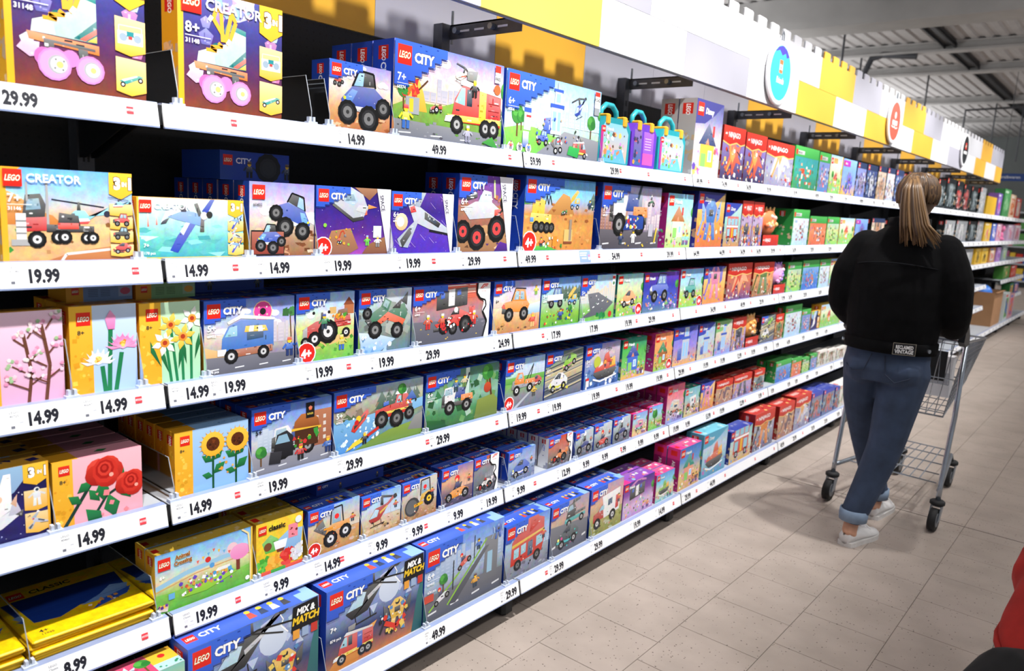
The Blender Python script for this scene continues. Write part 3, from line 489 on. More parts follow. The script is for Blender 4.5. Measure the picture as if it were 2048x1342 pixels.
def d_police(A):
    a = A.a; sky(A, '8abf5a', 'b8dcc8', 'c8e4f4', '9cc8ee'); skyline(A, .42, 'cfe4f2', 'b4d4ec', 9, .4); hills(A, .22, .14, '6ab04a', '8ac85a'); trees(A, [(.05, .2, .4), (.2, .28, .26), (a * .82, .3, .34), (a * .95, .5, .22)])
    A.poly([(a * .3, 0), (a, 0), (a, .3), (a * .6, .36)], '7a7c84', '9a9ca4'); A.spr(SP['tower'], a * .36, .3, .62); A.rect(a * .18, .3, .14, .3, 'e4e8ec'); A.rect(a * .18, .52, .14, .06, '3a5cc0'); A.rect(a * .2, .46, .1, .03, 'd44')
    A.spr(SP['heli'], a * .7, .5, .36, A='2a48b0', B='eee', rot=.3); A.spr(SP['jeep'], a * .3, .12, .3, A='2a50c0', B='eee'); A.spr(SP['loader'], a * .46, .04, .26, A='888'); A.spr(SP['engine'], a * .7, .02, .4, True, A='c33a2c', B='3a9a4a')
    A.poly([(a * .64, .06), (a * .76, .03), (a * .78, .16), (a * .66, .18)], '2f9a48', '3ab45a'); A.speck(30, ['eee', '333', '3a5cc0', 'd44', 'c9b08a'], a * .3, .1, a * .5, .4, .018)
    A.rect(a * .17, .08, .12, .2, '3a5cc0', 'e4ecf8')
    for i in range(3): A.circ(a * (.06 + .085 * i), .07, .06, 'f2e4e8'); fig(A, a * (.06 + .085 * i) - .05, .03, .11, ['c33', '345', '3a6ac0'][i])
    A.rect(a - .17, .76, .12, .22, 'ffffff'); A.rect(a - .17, .92, .12, .06, 'd33a2c'); A.text('ROAD', a - .11, .85, .045, '222', .03, .8, 0, 0, 'c'); A.text('PLATES', a - .11, .8, .03, '444', .01, .8, 0, 0, 'c'); A.rect(a - .17, .66, .12, .1, 'a0a4aa')
    city(A, '60316', '6+', .46, .46, .2)
D['police'] = d_police
def d_truck(A):
    a = A.a; sky(A, '8a8488', 'b8a898', 'd8b890', '9ccaf0', '6ab0ea'); A.poly([(0, .4), (0, .78), (.14, .72), (.22, .66), (.34, .56), (.5, .5), (.6, .4)], 'c87a38', 'e8b070'); hills(A, .36, .06, 'd0a068', 'e4c08a')
    A.poly([(a * .3, 0), (a, .0), (a, .2), (a * .5, .1)], 'b06a3c', 'c88a58'); A.line([(a * .42, 0), (a * .46, .08), (a * .9, .14)], .03, 'd8d0c8'); A.speck(14, ['3a8a3a', '8a5a30', 'b88a58'], 0, .1, None, .35, .025)
    A.rect(0, 0, .06, 1, 'f2b030'); A.poly([(0, 1), (.2, 1), (0, .85)], 'f2b030')
    A.spr(SP['copter'], a * .42, .24, .52); A.spr(SP['semi'], a * .1, .16, .82)
    three(A, .26, [('copter', {}), ('jeep', dict(A='c33', B='222')), ('jeep', dict(A='222', B='c33')), ('sport', dict(A='c33', B='222'))])
    creator(A, .03, .8, .18, '31146', '7+')
D['truck'] = d_truck
def d_plane(A):
    a = A.a; A.grad('3a9aa0', '6ac4c0', 'b8e4e4', 'e8f2f2'); A.speck(22, ['58b0b0', '8ad4cc', '4aa4a8', 'c8ecea'], 0, .05, None, .5, .16, .3)
    for x, h in ((.16, .3), (.3, .2)): A.poly([(x, .62 - h * .3), (x + .03, .62 - h * .3), (x + .02, .62 + h * .6), (x + .005, .62 + h * .6)], 'd86a5a', 'eee')
    A.rect(0, 0, a, .03, 'f4c840'); A.rect(0, 0, .03, 1, 'f4c840'); A.spr(SP['plane'], a * .2, .1, a * .52)
    three(A, .3, [('plane', {}), ('jet', {}), ('plane', {})]); creator(A, .03, .76, .2); A.text('7+', .09, .2, .06, 'fff', .03); A.text('178 pcs', .09, .08, .045, 'fff', .01)
D['plane'] = d_plane
def d_monster(A):
    a = A.a; A.grad('8a5a38', 'b08a6a', 'd8c8c0', 'c8c0e4', '9a96d8'); A.speck(30, ['7a4a2c', 'c89a70', 'e0c0a0', '6a3c22'], 0, 0, None, .4, .07, .5); clouds(A, 5, .62, 'efe8ee', .08)
    A.spr(SP['monster'], a * .24, .38, a * .7, True, rot=-.35, A='2a50b8', B='6ab0e8'); A.rect(a * .02, .02, a * .5, .34, '1c1c1e'); A.rect(a * .03, .04, a * .48, .3, '8a3a2c', 'b06a5a')
    A.spr(SP['monster'], a * .06, .04, a * .46, A='2a50b8', B='6ab0e8'); logo(A, .04, .77, .19); A.text('60402', .05, .68, .04, '555', .01)
D['monster'] = d_monster
def spacebg(A, *c):
    a = A.a; A.grad(*c); A.speck(50, ['c8b0f0', 'fff', '7a58c8', 'a888e0'], 0, 0, None, 1, .007)
def spacestrip(A):
    a = A.a; A.poly([(a - .28, 1), (a, 1), (a, 0), (a - .04, 0)], 'd8d4e4', 'e8e6f0'); A.text('SPACE', a - .22, .9, .07, '2a2a40', .015, .9, 0, R(-80))
def d_sp4(A):
    spacebg(A, 'a04ab0', '5a2a90', '3a2488', '2c1e70'); a = A.a; A.poly([(a * .5, 1), (a * .85, 1), (a * .7, .82)], '8a5a48', 'b08060'); A.poly([(a * .08, .0), (a * .2, .36), (a * .45, .4), (a * .56, .1), (a * .4, 0)], '8a5a48', 'b8845c'); A.poly([(a * .6, 0), (a * .7, .16), (a * .98, .3), (a, 0)], '7a4a3a', 'a87850')
    A.spr(SP['ship'], a * .18, .34, .7); A.spr(SP['excav'], a * .28, .2, .2, A='c8452c'); A.speck(14, ['4a2a80', 'e8a838', '8ad048'], a * .1, .1, a * .4, .3, .02); A.rect(a * .76, .26, .16, .18, 'dfe6f0'); fig(A, a * .62, .14, .16, '6ad048', '6ad048', '9cf'); fig(A, a * .76, .12, .18, 'eee', '888', 'ccc'); A.circ(.16, .44, .03, '8ad048')
    spacestrip(A); city(A, '', '', .44, .3, .18); badge4(A)
D['sp4'] = d_sp4
def d_sp5(A):
    spacebg(A, '4a2aa8', '5a38b4', '3a2488', '5a3a98'); a = A.a
    for i in range(14): x, y = A.r.random() * a, A.r.random(); A.line([(x, y), (x + .12, y - .1)], .005, 'c8b0f0')
    A.circ(.22, .52, .14, 'e8b880', 'f6e0c0'); A.circ(.2, .52, .08, 'fff'); A.spr(SP['jet'], a * .1, .1, a * .84); spacestrip(A); city(A, '60430', '6+', .46, .3, .19)
D['sp5'] = d_sp5
def d_rover(A):
    spacebg(A, '4a3048', 'a07858', 'b88a6a', '7a4a8a', '6a3aa8'); a = A.a; hills(A, .55, .1, '7a4a48', 'a87058'); A.poly([(0, 0), (a, 0), (a, .3), (a * .5, .36), (0, .26)], '8a6040', 'c09468'); A.speck(26, ['5a3a28', 'd8b088', '4a2a68', '8a4ac0'], 0, .0, None, .3, .04, .5); A.speck(14, ['8ad048', 'e8d8c0', 'b06a48', '9ac8e0'], a * .4, .55, a * .4, .2, .03)
    for x in (.66, .8): A.line([(a * x, .72), (a * x - .02, .95)], .03, 'd8f0a0')
    fig(A, a * .48, .62, .16, 'eee', '9bc', 'ccc'); A.poly([(a * .68, .0), (a * .8, .14), (a * .98, .1), (a * .94, 0)], '3a1e60', '5a2a90'); A.spr(SP['rover'], a * .02, .08, a * .92); spacestrip(A); city(A, '60431', '6+', .5, .3, .17)
D['rover'] = d_rover
def d_constr(A):
    a = A.a; sky(A, 'c8843c', 'd89a50', 'c8884a', '8acaf0', '5aa4e4'); A.poly([(a * .3, .5), (a * .52, .8), (a * .62, .76), (a * .7, .5)], 'b07a40', 'd09a5a'); A.poly([(0, .62), (a * .2, .66), (0, .7)], '6ab04a'); A.speck(34, ['b0703a', 'e0a860', '9a5a2c'], 0, .04, None, .6, .05, .5)
    trees(A, [(a * .9, .58, .26)], 'pine'); A.spr(SP['dumper'], a * .6, .58, .28, A='f0b428'); A.spr(SP['crane'], a * .08, .26, a * .46, A='f2c034'); A.spr(SP['excav'], a * .97, .2, .5, True, A='f2b82c'); A.rect(a * .56, .1, .2, .2, 'd8b870'); A.rect(a * .56, .1, .2, .03, '8a4a30'); A.rect(a * .63, .14, .06, .3, '9a8a78')
    A.poly([(0, 0), (a * .5, .0), (a * .3, .08), (0, .06)], '3a9a3a', '6ab84a'); A.speck(20, ['e86a2a', 'fff', '222', '3a8a3a'], a * .24, .04, a * .3, .16, .025); fig(A, a * .2, .06, .14, 'e86a2a'); fig(A, a * .88, .6, .14, '2a3a6a'); A.rect(a * .4, .06, .1, .14, 'e88a30'); A.spr(SP['tractor'], a * .5, .5, .14, A='3a9a4a')
    city(A, '60391', '', .52, .34, .18); badge4(A)
D['constr'] = d_constr
def d_poltruck(A):
    a = A.a; sky(A, '5a5058', '7a7088', 'a898b8', 'c8b8c8', '9aa0d0'); skyline(A, .3, '9a6a58', 'c0988a', 5, .5, 0, a * .4); skyline(A, .3, 'b8a8b8', 'd8c8cc', 4, .5, a * .6); road(A, .26, '4a464c', '6a666e')
    A.rect(a * .4, .6, .3, .2, '3a4a80', 'b8c8e0'); A.rect(a * .58, .54, .14, .34, '6a7080', 'a8b0c0'); A.spr(SP['moto'], a * .76, .68, .22, A='2a6a4a'); A.spr(SP['jungle'], a * .12, .2, a * .66); A.poly([(a * .36, .3), (a * .7, .32), (a * .7, .52), (a * .44, .54)], '26408a', '2f50a8'); A.speck(20, ['c33', 'eee', '222', 'e8d040'], a * .4, .34, a * .2, .16, .03); fig(A, a * .28, .08, .2, '2a3a6a'); fig(A, a * .48, .1, .22, 'eee', 'eee', '222'); A.line([(a * .92, .1), (a * .95, .34)], .04, 'e8c43c'); A.speck(5, ['f0c838'], a * .3, .04, a * .5, .1, .02); A.rect(a * .8, .2, .14, .2, 'b8b4c0'); city(A, '60418', '7+', .44, .36, .2)
D['poltruck'] = d_poltruck
def flower_strip(A, c='e8a428', c2='f4bc38', w=.24):
    A.rect(0, 0, w, 1, c, c2); A.speck(22, ['e09a22', 'f0b02e', 'f6c850'], .03, .02, w - .06, .7, .035); logo(A, w * .3, .78, .15 if w > .2 else .1)
def cherry(A, x, y, s):
    A.line([(x, y), (x + .05 * s, y + .4 * s), (x - .02 * s, y + .85 * s)], .035, '6a4030')
    for dx, dy in ((-.16, .5), (.12, .62), (.18, .36), (-.12, .8), (.1, .92), (-.2, .32)):
        A.line([(x + .02 * s, y + dy * s - .12 * s), (x + dx * s, y + dy * s)], .018, '6a4030')
        for k in range(7):
            A.spr(SP['gem'], x + dx * s + (A.r.random() - .5) * .13, y + dy * s + (A.r.random() - .5) * .11, .045, A=A.r.choice(['f0a8c8', 'e88ab4', 'f8d0e0', '9ac088', 'f4e4e4']))
def d_cherry(A):
    A.plain('e8a8c8', 'f0c0da', 'f4d0e4'); flower_strip(A, w=.12); a = A.a; cherry(A, a * .5, -.05, .95); cherry(A, a * .74, .0, 1.0)
D['cherry'] = d_cherry
def lotus(A, x, y, s, c, c2):
    for i in range(9):
        q = R(10 + 20 * i); A.poly([(x - .05 * s, y), (x + math.cos(q) * .3 * s - .06 * s * math.sin(q), y + math.sin(q) * .24 * s), (x + math.cos(q) * .46 * s, y + math.sin(q) * .4 * s), (x + math.cos(q) * .3 * s + .07 * s * math.sin(q), y + math.sin(q) * .26 * s - .04), (x + .05 * s, y)], c, c2)
    for i in range(5): q = R(30 + 30 * i); A.poly([(x, y - .05 * s), (x + math.cos(q) * .2 * s - .06, y + math.sin(q) * .2 * s), (x + math.cos(q) * .22 * s, y + math.sin(q) * .34 * s), (x + math.cos(q) * .2 * s + .06, y + math.sin(q) * .18 * s)], c2, c)
    A.circ(x, y + .1 * s, .07 * s, 'e8a030', 'f4c850'); A.speck(8, ['d88a20', 'f8d870'], x - .06 * s, y + .05 * s, .12 * s, .12 * s, .02)
def d_lotus(A):
    A.plain('a8c4f0', 'b8d0f6', 'cce0fa'); flower_strip(A); a = A.a
    for p in ([(a * .5, 0), (a * .46, .3)], [(a * .56, 0), (a * .6, .74)], [(a * .66, 0), (a * .76, .44)]): A.line(p, .05, '1f7a4a')
    A.text('8+', .08, .68, .05, '333', .02); lotus(A, a * .4, .34, .42, 'd8d8d8', 'fafafa'); lotus(A, a * .78, .5, .44, 'e878b4', 'f8b4d8'); A.poly([(a * .56, .72), (a * .52, .84), (a * .6, .94), (a * .68, .86), (a * .66, .72)], 'e478b4', 'f8a8d4')
D['lotus'] = d_lotus
def daff(A, x, y, s, c, c2):
    for i in range(6): q = R(60 * i + 15); A.poly([(x, y), (x + math.cos(q - .4) * .6 * s, y + math.sin(q - .4) * .6 * s), (x + math.cos(q) * s, y + math.sin(q) * s), (x + math.cos(q + .4) * .6 * s, y + math.sin(q + .4) * .6 * s)], c, c2)
    A.circ(x, y, .34 * s, 'e88a2c', 'f0a848'); A.circ(x, y, .18 * s, 'b03a20')
def d_daff(A):
    A.plain('a8d8b4', 'b8e2b8', 'c8ecc8'); flower_strip(A, w=.26); a = A.a; A.text('8+', .08, .68, .05, '333', .02)
    for p in ([(a * .5, 0), (a * .42, .5)], [(a * .6, 0), (a * .5, .7)], [(a * .7, 0), (a * .68, .56)], [(a * .84, 0), (a * .84, .76)]): A.line(p, .035, '1f7a4a')
    for x, y, q in ((.46, .12, .6), (.34, .2, 1.0), (.62, .15, -.3), (.76, .2, .3), (.9, .25, -.4)): A.poly([(a * x, y), (a * x - .12 * math.sin(q) - .03, y + .2), (a * x - .16 * math.sin(q), y + .34), (a * x - .12 * math.sin(q) + .03, y + .2)], '145a34', '2a7a48')
    daff(A, a * .4, .5, .17, 'e8e4d8', 'fafafa'); daff(A, a * .5, .72, .16, 'f0b838', 'f8d868'); daff(A, a * .7, .56, .17, 'f0b838', 'f8d060'); daff(A, a * .86, .78, .16, 'e8e4d8', 'fff')
D['daff'] = d_daff
def d_donut(A):
    a = A.a; sky(A, '6a6c78', '9a94a0', 'd8c8b8', 'a8b8e4', '6a84d8'); clouds(A, 4, .7, 'e8e4f0'); skyline(A, .36, 'c0b8c8', 'd4ccd4', 4, .34, a * .72, a * .92); A.poly([(0, .2), (0, .38), (a * .3, .26), (a * .4, .2)], 'd8a868', 'e4c08a'); A.line([(a * .97, .24), (a * .95, .74)], .02, '6a4a2a'); A.speck(8, ['3a6a3a', '4a8a4a'], a * .88, .68, .18, .14, .07); road(A, .2, '5a5a62', '7a7a84')
    A.spr(SP['donut'], a * .52, .66, .3, A='e64a9c'); A.spr(SP['van'], a * .12, .12, a * .66, A='3a76c8', B='a8603c'); fig(A, a * .84, .14, .28, '3a6ac8', '2a3a6a', 'd85a3a'); A.text('196 pcs', .05, .03, .035, 'fff', .02); city(A, '60452', '5+', .44, .3, .19)
D['donut'] = d_donut
def d_tractor(A):
    a = A.a; sky(A, '6ab04a', '9ccc5a', 'd8dc8a', 'c8dcf0', '8ab4ea'); A.poly([(0, .1), (a, .3), (a, .42), (0, .2)], 'd8b068', 'e4c488'); A.rect(a * .82, .66, .18, .14, 'b87048'); A.poly([(a * .8, .8), (a * .9, .92), (a, .8)], '8a4a30'); A.rect(a * .56, .68, .12, .1, 'd8b070'); A.speck(24, ['5aa03a', '8ac04a', '4a9034'], 0, 0, None, .36, .03)
    for x in (.24, .5): A.circ(a * x, .68, .05, 'f2f0ea', None, 10, 1.4); A.circ(a * x + .05, .71, .025, '222')
    A.spr(SP['tractor'], a * .06, .2, a * .88, A='c8332a'); A.speck(12, ['e88a30', '4a9a3a', 'd8c040'], a * .62, .58, .24, .1, .03); fig(A, a * .35, .46, .24, '3a8a5a', '345', '2a50a8'); fig(A, a * .66, .12, .24, 'd8c860', '3a6ac0', 'f0d890'); city(A, '', '', .56, .28, .18); badge4(A, .17, .13, .15)
D['tractor'] = d_tractor
def d_green(A):
    a = A.a; sky(A, '5a7a88', '7a8a80', '8a9a98', 'b8c8d8', 'c0d0e4'); A.poly([(a * .3, .5), (a * .6, .95), (a * .8, .8), (a, .9), (a, .4)], '8a949a', 'd8e0ea'); A.speck(30, ['6a7470', '9aa49c', '4a5450', 'aab4a8'], 0, .2, None, .5, .09); A.poly([(0, 0), (a * .4, 0), (a * .7, .18), (a * .3, .3), (0, .34)], '7aa8d8', 'd8e8f4'); A.speck(20, ['fff', 'a8c8e8', '6a98c8'], 0, 0, a * .6, .26, .04)
    A.spr(SP['offroad'], a * .1, .12, a * .84, A='3f7a5c'); A.text('6+', .06, .22, .07, 'fff', .03); city(A, '60387', '', .5, .28, .18)
D['green'] = d_green
def f1edge(A):
    a = A.a; A.poly([(a, 0), (a, 1), (a - .36, 1), (a - .34, .8), (a - .16, .66), (a - .2, .5), (a - .06, .3), (a - .16, 0)], 'f2f2f2', 'fff'); A.line([(a - .34, 1.0), (a - .35, .82), (a - .26, .72), (a - .12, .68), (a - .1, .58), (a - .18, .48), (a - .06, .3), (a - .15, 0)], .035, '181818'); A.line([(a - .26, .9), (a - .18, .97), (a - .06, .97)], .022, 'e0301e'); A.line([(a - .22, .9), (a - .16, .94), (a - .08, .94)], .018, 'e0301e'); A.text('Formula 1', a - .25, .84, .03, 'e0301e', .005)
def d_f1(A):
    a = A.a; A.grad('5a5a68', '7a7484', 'a88890', 'c86a58', 'b83a2c')
    for i in range(14): y = .7 + .28 * A.r.random(); A.rect(a * .3, y, a * .5, .02, A.r.choice(['e86a50', 'f4c8b8', 'a82a20', 'f2f0f0']))
    A.poly([(0, 0), (a, 0), (a, .34), (0, .4)], '52525c', '70707c'); A.speck(12, ['e8c43c', '8a8a94'], 0, .05, None, .28, .04, .4); A.spr(SP['pit'], a * .24, .28, a * .5, A='cf3322'); A.spr(SP['formula'], a * .26, .12, a * .54, A='d8301f', B='f6f0e8')
    for x in (.12, .3, .72): fig(A, a * x, .26, .26, 'd85a3a', 'c33', 'eee')
    A.speck(20, ['222', 'c33', 'eee'], a * .4, .12, a * .4, .3, .025); f1edge(A); city(A, '60443', '6+', .42, .32, .19); A.text('322 pcs', .05, .05, .04, 'fff', .02)
D['f1'] = d_f1
def d_surf(A):
    a = A.a; sky(A, 'b0784a', 'd8a870', 'e8d4b8', 'd8cce0', '9a9ad4'); A.poly([(a * .6, .3), (a, .34), (a, .56), (a * .7, .5)], '8ab8d8', 'e4eef4'); A.speck(22, ['a06a3c', 'c89458', '6a4a30'], 0, 0, None, .24, .05, .5); skyline(A, .5, 'd8c0b0', 'e4d0c0', 4, .16, 0, a * .4); A.spr(SP['jeep'], a * .14, .18, a * .66, A='ef8f2a', B='d8452c'); fig(A, a * .74, .06, .3, 'd8452c', 'f0b878', 'e8a868'); A.poly([(a * .88, .06), (a * .96, .1), (a * .92, .34)], 'e86a4a', 'f4c8a8'); fig(A, a * .82, .7, .2, 'e8d848', '8ac048', '8a5a30'); A.text('6+', .06, .6, .06, '333', .02); city(A, '', '', .42, .26, .18)
D['surf'] = d_surf
def d_poltrail(A):
    a = A.a; sky(A, '5aa03a', '8ac04a', 'a8c8a8', 'a0c4ec', '5a94e0'); trees(A, [(a * (.3 + .09 * i), .5, .34) for i in range(8)], 'pine'); A.spr(SP['jeep'], a * .12, .36, a * .46, A='3a64c0', B='d8e04a'); A.rect(a * .14, .54, a * .4, .12, 'e8eaee'); A.spr(SP['dumper'], a * .62, .4, .4, A='e8c030'); A.speck(30, ['e8d848', '2a50b0', 'c33', 'fff', '3a7a3a'], a * .06, .05, a * .9, .3, .03); fig(A, a * .4, .12, .26, '2a50b0'); A.spr(SP['tree'], a * .66, .2, .22); city(A, '60369', '5+', .4, .3, .19)
D['poltrail'] = d_poltrail
def d_road(A):
    a = A.a; sky(A, '6ab44a', '8ac46a', 'd8dcd8', 'c8e0f2', '9cd0f0'); skyline(A, .4, 'cfd8e0', 'e8d8c0', 8, .5); A.poly([(0, .06), (a * .3, .22), (a * .2, .6), (a * .5, .62), (a * .96, .36), (a * .7, .14)], '5c5e66', '7a7c84')
    for i in range(5): A.poly([(a * (.1 + .13 * i), .16 + .06 * i), (a * (.15 + .13 * i), .18 + .06 * i), (a * (.14 + .13 * i), .2 + .06 * i), (a * (.09 + .13 * i), .18 + .06 * i)], 'fff', None, i == 0)
    A.speck(8, ['1f7a3a', '2a8a48'], a * .5, .02, .3, .14, .06); A.speck(14, ['e8c83a', '2a8a4a', '222', 'eee'], a * .2, .2, a * .6, .4, .02); A.rect(a - .14, .74, .11, .24, 'fff'); A.rect(a - .14, .9, .11, .06, 'd33'); A.circ(a - .085, .8, .04, '3a7a4a'); A.circ(a * .88, .1, .07, 'c8332a'); city(A, '60304', '5+', .44, .42, .19)
D['road'] = d_road
def friends(A, c='1f8a7c', ls=.18):
    logo(A, .04, .78, ls); A.text('Friends', .04 + ls * 1.2, .82, ls * .42, 'fff', .035, .9, .12, 0, 'l', c, .03)
def busy(A, cs, n=60, y=.05, h=.5, z=.035): A.speck(n, cs, .05, y, A.a - .1, h, z)
PAST = ['f2a0c8', 'f8d070', '8ad0c8', 'fff', 'c898e0', 'e88a5a', '6ab85a', '6a4a3a']
def d_fr(c1, c2, c3, top, obj=None, pal=None, b4=False):
    def f(A):
        a = A.a; sky(A, c1, c2, c3, top); hills(A, .12, .16, c1, c2); trees(A, [(a * .86, .42, .36)]); busy(A, PAST, 46, .04, .42, .035)
        if obj: A.spr(SP[obj], a * .14, .2, a * .6, **(pal or {}))
        for x in (.6, .74): fig(A, a * x, .06, .24, A.r.choice(PAST), '6a4a8a', '6a3a22')
        friends(A)
        if b4: badge4(A, a - .14)
    return f
D['fry'] = d_fr('7ab84a', 'b8d06a', 'd8e0b8', '8accd8', 'sport', dict(A='f2a868', B='fff'), True)
D['frn'] = d_fr('5a7a8a', '4a5ac0', '3a3aa8', '6a3ab0', 'jeep', dict(A='4a64c8', B='eee'))
D['frj'] = d_fr('8ac04a', 'b8d46a', 'a8d4ee', '7ab4ec', 'jeep', dict(A='3aa89c', B='fff'), True)
D['dog'] = d_fr('a8cc6a', 'c8d8a8', 'a8dcd8', '8ac8ea', 'house', dict(A='f0e2c8', B='b8743c'))
D['frg'] = d_fr('e8a858', '7ac86a', '5ab85a', '1f8070', 'house', dict(A='4a70d0', B='2a4aa8'))
D['fro'] = d_fr('8ac84a', 'e8a060', 'f0a868', 'f08858', 'house', dict(A='a8683a', B='2f8a58'), True)
D['frp'] = d_fr('e8b088', 'd8c888', 'a8d0e8', '8aa8e8', 'van', dict(A='e888b8', B='8ad0c8'))
D['frp2'] = d_fr('6ac04a', 'a8d06a', 'a8d4ee', '7ab0ec', 'tree', {})
D['frP'] = d_fr('8a90d0', 'd8c0c8', 'e88a98', 'e86a88', 'van', dict(A='d8d0c0', B='c86a48'))
D['frd'] = d_fr('d8b878', 'c8c0a0', '9ac8d0', '7ab8c8', 'camper', {})
D['frpur'] = d_fr('b890c8', 'd8b8d8', '8a4aa0', '4a3a88', 'pit', dict(A='c86ab8'))
D['frbl'] = d_fr('6ac0d0', 'f0d8a8', '8ad0ea', '6aa0e8', 'boat', dict(A='8ac048'))
D['frbig'] = d_fr('d8a868', 'e8c888', '6aa0d8', '4a78c8', 'house', dict(A='e8a088', B='2f9a88'))
def disney(A, n=1):
    logo(A, .04, .79, .17); A.text('Disney', .26, .83, .08, 'fff', .025, .8, .18)
def d_dis(bg, arc, obj, pal=None):
    def f(A):
        a = A.a; A.grad(*bg); A.poly([(0, 1), (a, 1), (a * .7, .84), (a * .34, .7), (0, .68)], arc, arc); busy(A, ['c070b8', '6a9ae0', 'e8c060', 'e86a5a', '6a4ab0', 'f2e4d0'], 26, .05, .4, .04)
        A.spr(SP[obj], a * .14, .14, a * .72, **(pal or {})); disney(A)
    return f
D['dis'] = d_dis(('d88a48', 'f0b868', 'f6d49a'), '3a4ab0', 'mech', dict(A='e88ab0', B='7a6ad0'))
D['bluebox'] = d_dis(('c86a3a', 'f0a850', 'f6d08a'), '3a3aa0', 'mech', dict(A='3f78c4', B='7aa4dc'))
D['buss'] = d_dis(('c88a48', '9ad0c8', 'c8e4e0'), '3a4ab0', 'coach', dict(A='d8402c'))
D['discas'] = d_dis(('e8b058', '9a8ae0', '6a78d8'), '3a4ac0', 'tower', {})
D['dis2'] = d_dis(('d8c098', 'c0d0d8', 'a8c8e8'), '3a4ab8', 'tower', {})
D['wick'] = d_dis(('8a9ad8', 'e0ccb8', 'd8e0c8'), '8ac07a', 'tower', {})
D['up'] = d_dis(('d0d0d4', 'c8c4c8', 'd8ccc8', '8a8ab8', '4a4a90'), '44448c', 'house', {})
D['moana'] = d_dis(('4a90b0', '9ac8dc', 'c8d8e8', '7ac0dc'), '5aa8c8', 'boat', dict(A='e06a48'))
D['dbusbox'] = d_dis(('d8a850', 'c8dcd8', '8ac4c0'), '2a3a9a', 'coach', dict(A='d8402c'))
def d_nin(bg, obj, pal, n=34):
    def f(A):
        a = A.a; A.grad(*bg); busy(A, ['e8d8c0', '3a3a50', 'e87838', '8a78c0', 'c33a2c', 'f0c060', 'fff'], n, .03, .62, .045); A.spr(SP[obj], a * .1, .08, a * .8, **pal); busy(A, ['222', 'e8e0d0', 'd85a2c'], 16, .02, .2, .03)
        A.poly([(0, 1), (a, 1), (a, .72), (a * .8, .68), (a * .6, .72), (a * .3, .66), (0, .72)], 'c42a20', 'da3a2a'); A.line([(0, .71), (a * .3, .65), (a * .6, .71), (a * .8, .67), (a, .71)], .025, 'f2c878'); A.rect(.06, .8, .12, .12, 'e84030'); A.text('LEGO', .12, .84, .035, 'fff', .04, .75, .2, 0, 'c'); A.text('NINJAGO', .22, .8, .1, 'fff', .02, max(.42, (a - .28) / .62 * .78), 0, 0, 'l', '8a1810', .02)
    return f
D['ninA'] = d_nin(('3a3458', '6a5a90', '8a78b8', '6a5898'), 'dragon', dict(A='e0542c', B='f0a848'))
D['ninC'] = d_nin(('8a86a0', 'a8a8bc', '9a96b4', '8a82a8'), 'dragon', dict(A='d0d0dc', B='e8a860'))
D['ninD'] = d_nin(('8a7aa8', 'b8a0c8', 'c8a8c8'), 'mech', dict(A='3a3a50', B='d8a850'))
D['ninR'] = d_nin(('6a4a80', 'c8705a', 'd85a48'), 'dragon', dict(A='e8a070', B='d8402c'))
D['ninG'] = d_nin(('8a6a50', 'd89a6a', 'e87a4a'), 'mech', dict(A='5a7a3a', B='3a5a2a'))
D['ninO'] = d_nin(('6a6a80', 'a8a8b8', 'b8b8c8'), 'mech', dict(A='e88a30', B='3a3a40'))
D['ninB'] = d_nin(('a87a60', 'c8a088', '9a7a78'), 'dragon', dict(A='6a4a58', B='d8a078'))
D['ninS'] = d_nin(('6a8090', '98a8b0', 'a88a80'), 'sport', dict(A='4a6a70', B='c33'))
def d_mc(bg, obj, pal):
    def f(A):
        a = A.a; A.grad(*bg); k = .07
        for i in range(40): x, y = int(A.r.random() * a / k) * k, int(A.r.random() * .7 / k) * k; A.rect(x, y, k, k, mix(A.r.choice(bg), A.r.choice(['3a7a3a', '6a4a30', 'e8e0d0', '3a6ac0', 'd85a3a']), .5), None, i % 8 == 0)
        for i in range(26): x, y = a * .28 + int(A.r.random() * 8) * a * .055, .14 + int(A.r.random() * 8) * .06; A.rect(x, y, a * .055, .06, A.r.choice(pal), None, i % 6 == 0)
        A.poly([(0, 1), (a, 1), (a, .76), (0, .76)], '3aa048', '52b858'); A.rect(0, 0, .05, 1, '3aa048'); A.rect(.06, .8, .11, .12, 'd8302a'); A.rect(.2, .81, min(.42, a * .5), .09, 'b8b8b8', 'd0d0d0'); A.text('MINECRAFT', .22, .83, .05, '4a4a4a', .02, min(.42, a * .5) / .6)
    return f
D['mcA'] = d_mc(('3a8a4a', '3aa09a', '3a8a9a'), 'mech', ['d85a30', 'e8b080', 'c8402c', 'f0e0d0'])
D['mcB'] = d_mc(('5a8ac0', '7a90c8', '8a98d0'), 'mech', ['d83a3a', 'f0e0e0', 'e86a6a', 'b82a2a'])
D['mcC'] = d_mc(('d86a48', 'e89068', 'd85a40'), 'mech', ['eee', 'd8402c', '8a9ab0', '444'])
D['mcD'] = d_mc(('8ac85a', 'c8d890', '98c8d8'), 'mech', ['2f8a3a', '3aa048', 'e8d8a0', '6a4a30'])
D['mcE'] = d_mc(('a8c8e0', 'd8e4ea', 'c8d8e8'), 'mech', ['8a8a90', '5a5a60', 'c8c8d0', 'a83a3a'])
D['mcF'] = d_mc(('3a6ac0', '5a90d8', 'a8c8e0'), 'mech', ['c88a50', '8a5a30', 'f0d8c0', 'd85a48'])
